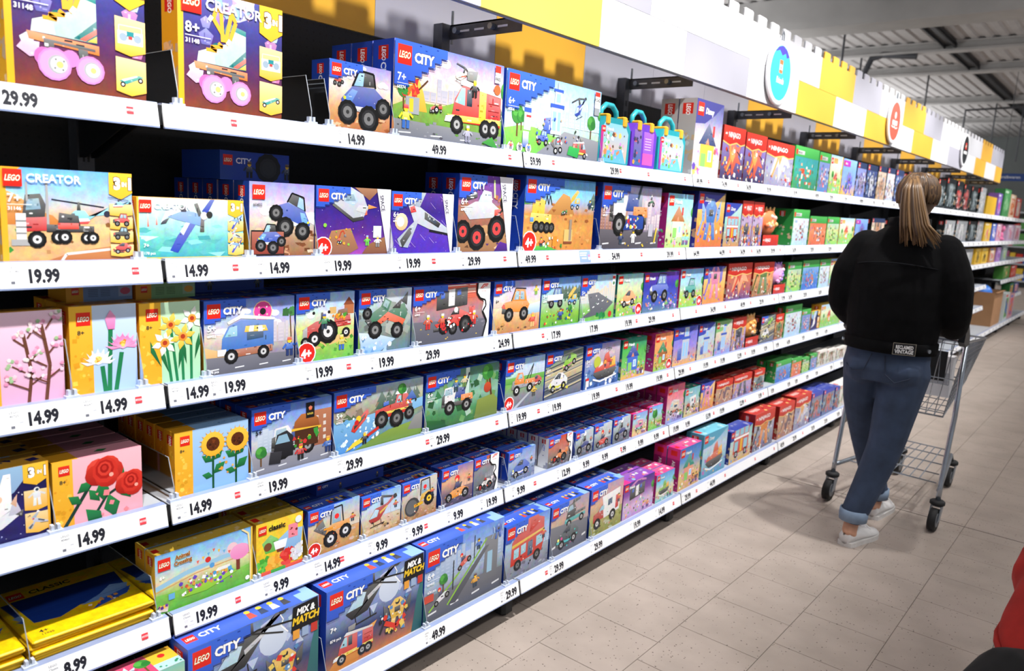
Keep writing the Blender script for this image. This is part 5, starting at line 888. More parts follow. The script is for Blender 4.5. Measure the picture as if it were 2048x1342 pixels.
mb = MB(); mb.box(-1.86, 8, 4.74, -1.66, 33, 4.76); mb.box(-1.86, 8, 4.7, -1.84, 33, 4.8); mb.box(-1.68, 8, 4.7, -1.66, 33, 4.8); mb.build('cable_tray', mat('tray', '3c3e42', .5, .3), ceiling)
for k, (x, y) in enumerate([(-2.9, 13.15), (-2.6, 17.85), (-1.4, 22.5), (-2.0, 22.5), (-3.3, 15.5)]):
    mb = MB(); mb.tube([(x, y, 4.8), (x, y, 3.2)], .018, 6); mb.build('drop_rod', M_dsteel, ceiling)
mb = MB(); mb.tube([(-3.2, 15.45, 3.0), (-3.2, 15.45, 4.35), (-3.1, 15.45, 4.6), (-2.9, 15.45, 4.66), (-2.3, 15.45, 4.6)], .06, 8); mb.build('conduit', M_dsteel, ceiling)
mb = MB(); mb.tube([(-2.4, 21, 3.), (-2.4, 21, 4.3), (-.6, 21, 4.36), (-.9, 19.8, 4.4)], .03, 6); mb.build('pipe', M_dsteel, ceiling)
# the spotlights hang on a track above the aisle
mb = MB(); mb.box(1.27, -3, 4.02, 1.33, 14, 4.06); mb.tube([(1.3, 0, 4.06), (1.3, 0, 4.82)], .01, 6); mb.tube([(1.3, 8, 4.06), (1.3, 8, 4.82)], .01, 6)
mb.build('light_track', M_black, ceiling)
for k, s_ in enumerate(SPOTS):
    dv = (Vector((-.12, s_.location.y + .12, 1.2)) - s_.location).normalized(); a = Vector((0, 0, -.18)) - dv * .02
    mb = MB(); mb.tube([a - dv * .14, a], [.05, .06], 14); o = mb.build('track_spotlight', M_black, ceiling, True); o.location = (1.3, s_.location.y, 4.02)
    mb = MB(); mb.tube([(0, 0, 0), (0, 0, -.1)], .012, 8); mb.build('stem', M_black, o)
# far walls
M_wall = mat('far_wall', '9fa6a6', .8, 0, .04, 2)
mb = MB(); mb.box(-9, 33, 0, 9, 33.2, 5); tag(mb.build('wall_back', M_wall), kind='structure')
mb = MB(); mb.box(-9.2, -6, 0, -9, 33, 5); tag(mb.build('wall_left', M_wall), kind='structure')

# ---------------------------------------------------------------- the long shelf: back panels, posts, shelves with price rails
HC = {'y': 'f0b63c', 'g': 'b2b1bd', 'w': 'e9e9ec', 'l': 'd8d8de', 'p': 'f2d95e'}
def brick_mat(k):
    return mat('sign_board_' + {'y': 'yellow', 'g': 'grey', 'w': 'white', 'l': 'pale', 'p': 'light_yellow'}[k], HC[k], .45, 0, .015, 6)
frame = empty('shelving_frame', (0, 0, 0))
for b in range(-1, 12):
    y0 = 1.25 * b
    mb = MB(); mb.box(XB - .02, y0 + .004, .05, XB, y0 + 1.246, 2.045); mb.build('back_panel', MAT['perf'], frame)
for b in range(-1, 13):
    y0 = 1.25 * b
    mb = MB(); mb.box(.0, -.02, 0, .05, .02, 2.14); p = mb.build('upright_post', M_dsteel, frame); p.location = (XB, y0, 0)
    mb = MB()
    for k in range(40): mb.box(.0495, -.008, .06 + k * .05, .0508, -.003, .085 + k * .05); mb.box(.0495, .003, .06 + k * .05, .0508, .008, .085 + k * .05)
    tag(mb.build('slot', M_black, p), kind='stuff')
    if 0 <= b < 10:
        mb = MB(); mb.box(.03, .021, 2.09, .386, .026, 2.14); mb.box(.03, .021, 2.135, .386, .05, 2.14); mb.build('bracket_arm', M_dsteel, p)
        for x in (.09, .26):
            mb = MB(); mb.tube([(x, .02, 2.115), (x, .0, 2.115)], .011, 8); mb.build('bolt', M_steel, p)
        for x in (.1, .17, .28):
            mb = MB(); mb.box(x, .0195, 2.111, x + .045, .0208, 2.118); mb.build('arm_slot', M_white, p)
        mb = MB(); mb.tube([(.05, .03, 2.075), (.05, .03, 2.19)], .005, 6); mb.build('threaded_rod', M_steel, p)
    mb = MB(); mb.bbox(.42, -.03, 0, .5, .03, .1, .012); mb.build('foot', M_rubber, p)
tag(frame, 'long black perforated shelving frame with grey slotted posts', 'shelving')
mb = MB(); mb.box(-.1, -1.25, 0, -.08, 15, .1); tag(mb.build('plinth', M_panel), kind='structure')
# printed brick wall above the back panels, and the notched sign board in front of it
def brick_row(par, x, z0, z1, edges, cols, th, teeth=0):
    for (a, b), c in zip(zip(edges, edges[1:]), cols):
        mb = MB(); g = .0008
        mb.box(x - th, a + g, z0 + g, x, b - g, z1 - g)
        if teeth:
            n = max(1, round((b - a) / .1735)); w = (b - a) / n
            for k in range(n):
                m0 = a + w * (k + .5); hw = .055
                prof = [(m0 - hw, z1 - g), (m0 + hw, z1 - g), (m0 + hw, z1 + teeth - .006), (m0 + hw - .012, z1 + teeth), (m0 - hw + .012, z1 + teeth), (m0 - hw, z1 + teeth - .006)]
                mb.loft([[(x - th, q[0], q[1]) for q in prof], [(x, q[0], q[1]) for q in prof]])
        mb.build('brick', brick_mat(c), par)
hd = empty('header_sign', (0, 0, 0))
eb = [-1.25, -.34, .35, 1.04, 1.706, 2.381, 3.063, 3.765, 4.436, 5.112, 5.8, 6.487, 7.214, 7.92, 8.63, 9.354, 10.038, 10.75, 11.25]
brick_row(hd, -.04, 2.115, 2.302, eb, 'wgwpwgwywywywgwywy', .008)
et = [-1.25, -.68, .0, .69, 1.38, 2.06, 2.74, 3.43, 4.104, 4.775, 5.437, 6.1, 6.827, 7.525, 8.2, 8.9, 9.656, 10.355, 11.25]
brick_row(hd, -.04, 2.302, 2.485, et, 'wywwgwwlygwygwwlyg', .008, .042)
mb = MB(); mb.box(-.062, -1.25, 2.112, -.0485, 11.25, 2.12); mb.build('edge_channel', mat('edge_grey', 'b2b4bc', .4, .3), hd)
mb = MB(); mb.box(-.054, -1.25, 2.125, -.0485, 11.25, 2.478); mb.build('backing_board', M_white, hd)
tag(hd, 'long white and yellow brick-patterned sign board with notched top above the shelves', 'sign')
bh = empty('back_wall_sign', (0, 0, 0))
e2 = [-1.25, -.9, -.28, .335, .955, 1.572, 2.19, 2.81, 3.4, 4.017, 4.627, 5.28, 5.886, 6.54, 7.15, 7.8, 8.4, 9.05, 9.7, 10.3, 11.25]
brick_row(bh, XB + .005, 2.046, 2.43, e2, 'gygygygggygygygygygy', .012)
tag(bh, 'yellow and grey brick-patterned back board behind the notched sign', 'sign')
def roundsign(y, z, rim, disc, fn, label):
    r = empty('round_sign', (-.02, y, z))
    def disk(x, rad, c, n=40): return [(x, rad * math.cos(6.2832 * i / n), rad * math.sin(6.2832 * i / n)) for i in range(n)]
    mb = MB(); mb.loft([disk(-.012, .166, 0), disk(.0, .168, 0), disk(.004, .162, 0)]); mb.build('rim', M_white, r)
    A = Art(1); A.circ(.5, .5, .5, disc, None, 36); fn(A)
    mb = MB(); A.emit(mb, (.004, -.142, -.142), Vector((0, 1, 0)), Vector((0, 0, 1)), Vector((1, 0, 0)), .284); mb.build('emblem', PR, r)
    mb = MB(); mb.tube([(-.002, -.012, .165), (-.002, -.012, .2), (-.002, 0, .215), (-.002, .012, .2), (-.002, .012, .165)], .003, 6); mb.build('hook', M_steel, r)
    tag(r, label, 'sign', 'round emblem signs')
def e1(A):
    A.poly([(.14, .84), (.3, .95), (.5, 1), (.7, .95), (.86, .84), (.72, .8), (.66, .88), (.5, .82), (.36, .9)], '4a3cc0'); A.rect(.42, .5, .16, .06, 'ee7a3c'); A.rect(.42, .56, .16, .1, 'fff'); A.rect(.42, .66, .16, .08, 'ee7a3c'); A.text('LEGO', .5, .585, .045, 'd33', .03, .8, .1, 0, 'c'); A.text('Friends', .5, .32, .11, 'fff', .05, .8, .12, 0, 'c')
def e2_(A):
    A.circ(.5, .66, .09, 'fff'); A.text('LEGO', .5, .64, .04, 'd33', .03, .8, .1, 0, 'c'); A.text('NINJAGO', .5, .4, .13, 'fff', .05, .68, 0, 0, 'c'); A.line([(.2, .36), (.4, .33), (.5, .36), (.6, .32), (.8, .36)], .03, 'fff')
def e3(A): logo(A, .38, .52, .24); A.rect(.22, .36, .56, .1, 'fff'); A.text('TECHNIC', .5, .38, .06, '222', .03, .8, 0, 0, 'c')
roundsign(3.42, 2.285, 0, '35d2d6', e1, 'round turquoise emblem with purple top on the notched sign')
roundsign(5.78, 2.295, 0, 'f0604c', e2_, 'round coral red emblem with white lettering on the notched sign')
roundsign(8.6, 2.315, 0, '1e2226', e3, 'round black emblem with red square on the notched sign')

PRICES = {
  1: ([(-0.304, '29.99'),(0.5, '14.99'),(0.815, '49.99'),(1.283, '59.99'),(1.792, '29.99'),(2.527, '49.99'),(2.807, '74.99'),(3.103, '34.99'),(3.379, '39.99'),(3.782, '59.99'),(4.164, '49.99'),(4.443, '29.99'),(4.748, '39.99'),(5.094, '49.99')],
      [-0.066, 0.173, 1.178, 1.42, 1.869, 2.092, 2.421, 2.662, 3.001, 3.669]),
  2: ([(-0.279, '19.99'),(0.042, '14.99'),(0.264, '14.99'),(0.463, '19.99'),(0.724, '19.99'),(0.994, '29.99'),(1.29, '49.99'),(1.852, '54.99'),(2.312, '39.99'),(2.573, '64.99'),(2.858, '44.99'),(3.115, '34.99'),(3.328, '34.99'),(3.537, '39.99'),(3.877, '24.99'),(4.193, '29.99'),(4.544, '29.99')],
      [-0.064, 0.175, 0.843, 1.181, 1.421, 1.76, 2.09, 2.43, 2.988, 3.265, 3.681]),
  3: ([(-0.293, '14.99'),(-0.153, '14.99'),(0.04, '14.99'),(0.138, '19.99'),(0.406, '19.99'),(0.629, '19.99'),(0.822, '29.99'),(1.179, '24.99'),(1.471, '17.99'),(1.728, '17.99'),(1.993, '19.99'),(2.196, '29.99'),(2.821, '34.99'),(3.19, '49.99'),(3.452, '29.99'),(3.772, '19.99'),(3.904, '24.99'),(4.166, '29.99'),(4.452, '24.99')],
      [-0.065, 0.524, 1.424, 2.096, 2.428, 2.664, 2.998, 3.33, 3.676]),
  4: ([(-0.21, '14.99'),(0.044, '14.99'),(0.262, '19.99'),(0.519, '29.99'),(0.884, '29.99'),(1.29, '19.99'),(1.508, '19.99'),(1.78, '19.99'),(2.046, '19.99'),(2.315, '19.99'),(2.525, '29.99'),(2.8, '19.99'),(3.001, '19.99'),(3.218, '12.99'),(3.41, '19.99'),(3.601, '9.99'),(3.788, '9.99'),(3.962, '14.99'),(4.238, '9.99'),(4.508, '9.99'),(4.683, '14.99')],
      [-0.063, 0.177, 0.846, 1.186, 1.426, 1.976, 2.429, 2.661, 2.945, 3.332]),
  5: ([(-0.246, '8.99'),(0.056, '19.99'),(0.281, '9.99'),(0.445, '14.99'),(0.64, '9.99'),(0.79, '9.99'),(0.981, '9.99'),(1.147, '19.99'),(1.322, '9.99'),(1.603, '12.99'),(1.755, '9.99'),(1.899, '9.99'),(2.048, '9.99'),(2.2, '9.99'),(2.347, '9.99'),(2.53, '19.99'),(2.667, '9.99'),(2.893, '15.99'),(3.063, '19.99'),(3.326, '12.99'),(3.6, '9.99'),(3.795, '9.99'),(4.072, '9.99'),(4.206, '9.99'),(4.414, '9.99'),(4.603, '9.99'),(4.925, '9.99')],
      [-0.066, 0.177, 0.513, 0.854, 1.433, 2.056, 2.443, 2.994, 3.408, 3.675]),
  6: ([(0.799, '49.99'),(1.173, '29.99'),(1.458, '29.99'),(1.735, '29.99'),(2.046, '19.99'),(2.27, '14.99'),(2.529, '29.99'),(2.811, '44.99'),(3.79, '49.99'),(4.003, '29.99'),(4.345, '39.99'),(4.609, '29.99'),(4.882, '19.99')],
      [1.41, 2.42, 2.662, 2.998, 3.402, 3.691, 4.182]),
}
def price_label(par, s, x0, z0, y, t, near, name=''):
    """paper ticket in the rail: title lines, price"""
    A = Art(2.4); A.rect(0, 0, 2.4, 1, 'f6f6f8')
    w = .5 * len(t) / 5
    A.text(t, .78, .17, .6, '1e1f28', .055, .74)
    if near:
        A.text('LEGO', .12, .8, .11, '555a66', .01); A.text(name or 'City', .12, .63, .11, '555a66', .01)
        for k in range(3): A.rect(.12 + .02 * k, .5 - .06 * k, .3 - .05 * k, .02, 'b8bac4', None, k == 0)
        A.rect(.5, .34, .16, .05, 'b8bac4'); A.rect(.14, .12, .16, .13, '6a6c78'); A.rect(.36, .15, .34, .03, 'c4c6ce')
    else: A.rect(.14, .76, .5, .05, 'b8bac4'); A.rect(.14, .66, .34, .04, 'c8cad2'); A.rect(.2, .12, .1, .1, '8a8c96')
    mb = MB(); tilt = Vector((-.0106, 0, .0497)).normalized()
    A.emit(mb, (x0 - .0012, y - .032, z0 + .0025), Vector((0, 1, 0)), tilt, Vector((tilt.z, 0, -tilt.x)), .0445, .00003, .0011)
    mb.build('price_label', PR, par)
def brand_tag(par, x0, z0, y):
    A = Art(1); A.rect(0, 0, 1, 1, 'e0404a'); A.rect(.06, .36, .88, .3, 'f6d8da'); A.text('LEGO', .5, .4, .22, 'd8303a', .03, .8, .15, 0, 'c')
    mb = MB(); tilt = Vector((-.0106, 0, .0497)).normalized()
    A.emit(mb, (x0 - .004, y - .0075, z0 + .019), Vector((0, 1, 0)), tilt, Vector((tilt.z, 0, -tilt.x)), .015, .00003, .0012)
    mb.build('brand_tag', PR, par)
def shelf(b, s, y0=None, w=1.25, skip=False):
    y0 = 1.25 * b if y0 is None else y0; z0 = RB[s]; x0 = 0 if s < 6 else .0994
    sh = empty('shelf', (0, y0, z0)); g = .0055
    mb = MB(); mb.box(XB + .056, .003, .02, x0 - .012, w - .003, .0445, mi=1); mb.box(XB + .056, .003, .0445, x0 - .012, w - .003, .047, mi=0)  # underside and edges coloured black to carry the shade below the shelf
    mb.build('board', [M_shelf, M_black], sh)
    for yy in (.012, w - .016):
        mb = MB(); mb.loft([[(XB + .052, yy, -.07), (XB + .08, yy, -.07), (x0 - .12, yy, .012), (x0 - .12, yy, .02), (XB + .052, yy, .02)], [(XB + .052, yy + .004, -.07), (XB + .08, yy + .004, -.07), (x0 - .12, yy + .004, .012), (x0 - .12, yy + .004, .02), (XB + .052, yy + .004, .02)]]) if s < 6 else mb.box(XB + .052, yy, -.09, -.06, yy + .004, .02)
        mb.build('bracket', M_black, sh)
    mb = MB(); t = .005
    mb.loft([[(x0, g, 0), (x0 - .0106, g, .0497), (x0 - .0106 - t, g, .0497), (x0 - t, g, 0)], [(x0, w - g, 0), (x0 - .0106, w - g, .0497), (x0 - .0106 - t, w - g, .0497), (x0 - t, w - g, 0)]])
    mb.build('price_rail', M_white, sh)
    mb = MB(); mb.box(x0 - .03, g, .0475, x0 - .0112, w - g, .0505); mb.box(x0 - .0062, g, -.0035, x0 + .0005, w - g, -.0004); mb.build('rail_lip', M_lip, sh)
    for ya, yb in ((.0002, .0054), (w - .0054, w - .0002)):
        mb = MB(); mb.box(x0 - .02, ya, .004, x0 - .0118, yb, .046); mb.build('rail_end_cap', M_black, sh)
    if not skip:
        nms = {1: 'Creator City City City', 2: '31146 Creator 60402 60429 60430 60431', 3: '40725 40647 40747 City Traktor City', 4: '40460 40524 60404 60412 60426', 5: 'Classic Classic Classic Radlader City City', 6: 'City City'}[s].split()
        pl, tl = PRICES[s]
        k = 0
        for (py, t) in pl:
            if y0 <= py < y0 + w:
                price_label(sh, s, x0, 0, min(max(py - y0, .034), w - .082), t, py < 1.7, nms[k] if k < len(nms) and b < 1 else 'City')
            k += 1
        for ty in tl:
            if y0 <= ty < y0 + w and ty - y0 > .01: brand_tag(sh, x0, 0, min(ty - y0, w - .02))
        if b == 1 and s == 2:
            A = Art(1.6); A.rect(0, 0, 1.6, 1, '8fa8e6', '9cb6ee'); A.rect(.1, .74, 1.0, .1, 'eef2fc'); A.rect(.1, .56, .9, .1, 'eef2fc'); A.rect(.3, .3, .7, .12, 'dfe6fa'); A.circ(1.38, .35, .16, 'f4f0f4'); A.circ(1.38, .55, .12, 'e08aa8')
            mb = MB(); tl_ = Vector((-.0106, 0, .0497)).normalized(); A.emit(mb, (x0 - .0012, .375, .0025), Vector((0, 1, 0)), tl_, Vector((tl_.z, 0, -tl_.x)), .0465, .00003, .0014); mb.build('promotion_label', PR, sh)
        if b >= 4:
            rr = random.Random(b * 7 + s)
            for k in range(4): price_label(sh, s, x0, 0, .1 + .29 * k + .08 * rr.random(), rr.choice(['29.99', '19.99', '9.99', '39.99']), False)
    where = 'of the bay nearest the camera' if b == -1 else f'of the {ORD[b]} bay after the first joint'
    tag(sh, f'{SHN[s]} shelf with white price rail {where}', 'shelf', 'shelves with white price rails')
    return sh
for b in range(-1, 9):
    for s in RB: shelf(b, s)
# ---------------------------------------------------------------- toy boxes
TH = {  # theme: side, top, edge colour of the card
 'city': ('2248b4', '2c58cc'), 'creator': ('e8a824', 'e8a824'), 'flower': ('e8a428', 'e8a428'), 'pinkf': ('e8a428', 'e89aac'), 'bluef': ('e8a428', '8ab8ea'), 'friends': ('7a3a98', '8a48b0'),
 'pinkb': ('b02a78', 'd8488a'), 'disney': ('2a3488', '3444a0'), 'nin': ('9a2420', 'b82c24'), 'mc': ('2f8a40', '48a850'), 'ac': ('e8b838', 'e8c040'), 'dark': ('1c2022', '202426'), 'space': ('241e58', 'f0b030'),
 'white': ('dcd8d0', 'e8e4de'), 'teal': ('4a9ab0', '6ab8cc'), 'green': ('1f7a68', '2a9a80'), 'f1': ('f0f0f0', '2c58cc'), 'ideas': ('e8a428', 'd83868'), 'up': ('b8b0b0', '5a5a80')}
def side_art(th, a):
    A = Art(a, 3); c = TH[th][0]; A.rect(0, 0, a, 1, c)
    if a < .1: return A
    w = min(.16, a * .6); x = a * .5
    A.rect(x - w * .5, .8, w, .14, 'd82a20'); A.text('LEGO', x - w * .16, .93, w * .42, 'fff', .03, .62, .1, R(-90))
    if th in ('city', 'f1'): A.text('CITY', x - w * .22, .77, w * .55, '2c58cc' if th == 'f1' else 'fff', .03, .8, 0, R(-90)); A.rect(x - .02, .4, .04, .02, '16307c'); A.poly([(a, 0), (a, .2), (a * .8, .2), (a * .8, .1), (a * .6, .1), (a * .6, 0)], mix(c, '16307c', .6))
    elif th in ('friends', 'pinkb'): A.poly([(0, .74), (a, .74), (a, 1), (0, 1)], 'd83a88'); A.rect(x - w * .5, .82, w, .12, 'd82a20'); A.text('Aliya', x - w * .2, .7, w * .5, 'fff', .02, 1, 0, R(-90)); A.speck(10, PAST, 0, .05, a, .3, .03)
    elif th == 'flower' or th == 'pinkf' or th == 'bluef': A.speck(14, ['d89a20', 'f0b838'], 0, .1, a, .6, .05)
    else: A.speck(16, [mix(c, '000000', .3), mix(c, 'ffffff', .25), 'c8a888'], 0, .04, a, .5, .05)
    return A
def top_art(th, a):
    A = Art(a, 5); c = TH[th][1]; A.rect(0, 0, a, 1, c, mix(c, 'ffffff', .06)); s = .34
    if th in ('city', 'f1'):
        A.rect(.12, .28, s, s, 'd82a20'); A.text('LEGO', .12 + s * .5, .28 + s * .34, s * .32, 'fff', .03, .7, .15, 0, 'c'); A.text('CITY', .54, .34, .22, 'fff', .03)
        for k in range(4):
            x = a * (.5 + .09 * k); A.circ(x, .6, .09, 'f0c040'); A.poly([(x - .13, .22), (x + .13, .22), (x + .08, .52), (x - .08, .52)], ['c84a3a', '2a3a5a', 'd8d0c0', '3a3a40'][k])
        A.poly([(a * .86, 0), (a, 0), (a, 1), (a * .93, 1), (a * .93, .5), (a * .86, .5)], '8ab0e0')
    elif th in ('friends', 'pinkb', 'green'): A.rect(0, 0, a * .22, 1, 'd83a88'); A.rect(.12, .3, s, s, 'd82a20'); A.speck(16, PAST, a * .3, .2, a * .6, .6, .12)
    elif th == 'ideas': A.rect(0, 0, a * .36, 1, 'a8c4e8'); A.rect(a * .76, .35, a * .24, .65, 'f0b838'); A.rect(a * .76, 0, a * .24, .35, 'a8d0d8'); A.spr(SP['dragon'], a * .42, .1, .7, A='b8c8e0', B='8aa0c8'); A.spr(SP['tree'], a * .58, .15, .7); A.circ(a * .88, .66, .1, 'd8302a'); A.speck(6, ['2f8a5a'], a * .78, .05, a * .2, .25, .08)
    elif th == 'pinkf': A.rect(0, 0, a * .28, 1, 'e8a428'); leaf(A, a * .5, .4, .5, .1, .3)
    elif th == 'bluef': A.rect(0, 0, a * .28, 1, 'e8a428'); A.speck(14, ['6a98d0', 'b8d4f4', '4a78b0'], a * .5, .3, a * .4, .3, .1)
    elif th == 'nin': A.rect(.1, .3, .2, .4, 'e85040'); A.text('NINJAGO', .4, .36, .28, 'f6e4dc', .02, .7); A.speck(8, ['f2c878', '8a1a14'], a * .5, .1, a * .5, .8, .1)
    elif th == 'creator' or th == 'space': A.speck(8, ['2c2868', 'f4c850'], 0, .2, a, .6, .15)
    else: A.speck(12, [mix(c, 'ffffff', .3), mix(c, '000000', .25)], 0, .15, a, .7, .12); A.rect(.1, .3, .3, .4, 'd82a20')
    return A
_BX = {}
def box_mesh(des, w, h, d, th):
    k = (des, round(w, 3), round(h, 3), round(d, 3), th)
    if k in _BX: return _BX[k]
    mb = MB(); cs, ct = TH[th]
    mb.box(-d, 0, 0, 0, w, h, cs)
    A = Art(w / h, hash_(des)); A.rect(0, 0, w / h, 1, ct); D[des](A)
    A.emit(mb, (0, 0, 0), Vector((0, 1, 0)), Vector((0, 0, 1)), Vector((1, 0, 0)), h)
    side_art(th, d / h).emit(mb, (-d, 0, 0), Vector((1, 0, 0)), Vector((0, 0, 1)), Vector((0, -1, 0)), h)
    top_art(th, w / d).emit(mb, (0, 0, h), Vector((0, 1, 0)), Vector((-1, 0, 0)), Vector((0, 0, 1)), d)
    _BX[k] = mb.mesh('toy_box', PR)
    return _BX[k]
def hash_(s): return sum((i + 3) * ord(c) for i, c in enumerate(s)) % 9973
DESC = dict(
 roller='purple box with a white roller skate', monster_s='blue box with a leaping monster truck', fire='wide blue box with a red fire engine', police='wide blue box with a police station and road',
 truck='box with a truck carrying a helicopter', plane='turquoise box with a blue propeller plane', monster='box with two blue monster trucks', sp4='purple box with a white spaceship over craters', sp5='purple box with a white star jet', rover='tall box with a six-wheeled space rover', constr='tall box with yellow construction machines', poltruck='grey box with a white police truck',
 cherry='pink box with cherry blossom twigs', lotus='pale blue box with lotus flowers', daff='pale green box with daffodils', donut='blue box with a doughnut van', tractor='green box with a red tractor', green='box with a green off-road truck', f1='wide box with a red racing car pit stop', surf='box with an orange beach jeep', poltrail='green box with a police jeep and trailer', road='box with grey road plates',
 fry='box with a yellow picnic car', frn='night blue box with a stargazing jeep', frj='box with a teal jeep', dog='box with a dog play house', frg='green box with a blue hair salon', fro='orange box with a small stable', frp='small pink-edged box with a play scene', frp2='small pink-edged box with a palm tree', frP='pink box with two girls printed above', frd='box with a sandy food stall', frpur='purple box with a stage show', frbl='box with a beach scene', frbig='large pink-topped box with a beach house',
 dis='orange box with two purple figures', bluebox='tall orange box with a blue robot', buss='box with a red double-decker bus', discas='blue box with a castle', dis2='pale box with a golden hall', wick='green-edged box with two towers', up='tall box with a yellow house under a dark sky', moana='large pale blue box with a red boat', dbusbox='navy-sided box with a red bus',
 ninA='red-topped box with an orange dragon', ninC='red-topped box with a white dragon', ninD='red-topped box with a dark robot', ninR='red box with a coiled dragon', ninG='red-topped box with a green robot', ninO='red-topped box with an orange robot', ninB='red-topped box with a brown beast', ninS='red-topped box with a grey vehicle',
 mcA='green box with an orange block beast', mcB='green-topped box with a red block figure', mcC='green-edged box with red block walls', mcD='green box with a block garden', mcE='green box with a grey block tower', mcF='green-topped box with a block ship',
 ac='meadow print box with a little house', acb='pale blue box with a little boat', drz='blue box with a purple tree creature', sw1='blue-grey box with a walking machine', sw2='navy box with a grey machine', sw3='sand coloured box with a machine', sw4='pale box with a machine', drk1='black box with a grey model', drk2='black box with a red model', drk3='grey window box with a figure', wht='white box with a mixed picture', clr='blue-topped box with a brown figure',
 shuttle='dark blue box with a white space shuttle', roses='pink box with two red roses', sunf='blue box with two sunflowers', burger='blue box with a burger truck', rescue='wide blue box with a red rescue truck and raft', jungle='box with a white jungle truck', tow='box with an orange tow truck', gcar='box with two racing sports cars', boat='blue box with a red fire boat',
 acr='wide yellow-edged box with a pink birthday tree', classic='yellow box with an avocado and loose bricks', loader='small box with a yellow wheel loader', helir='small box with a red helicopter', rollr='small box with a yellow road roller', kart='small box with an orange kart', racer='small box with two racing cars', bcar='small box with a blue police car', f1s='small box with an orange racing car', moto='small box with a police motorbike', moto2='small box with a red go-kart', busr='blue box with a red sightseeing bus', camper='blue box with a red and white camper', trcar='blue box with a grey car transporter', mix='large blue box with a black helicopter', ramp='large blue box with karts on a ramp', ideas='pink and yellow box with a white figure')
USED = {}
def uniq(l):
    USED[l] = USED.get(l, 0) + 1
    return l
FRONT = []
def toy_box(s, des, y0, y1, h, d=.072, n=0, th='city', dx=0, dz=0):
    w = y1 - y0 - .002; me = box_mesh(des, w, h, d, th)
    for k in range(n + 1):
        o = link('toy_box', me, None, (XF[s] + dx - k * (d + .006), y0 + .001, SH[s] + dz + .0006))
        FRONT.append((o, DESC[des], s, k))
        if k and k % 2: o.location.y += .0015
    return o
N_, C_ = 'nin', 'city'
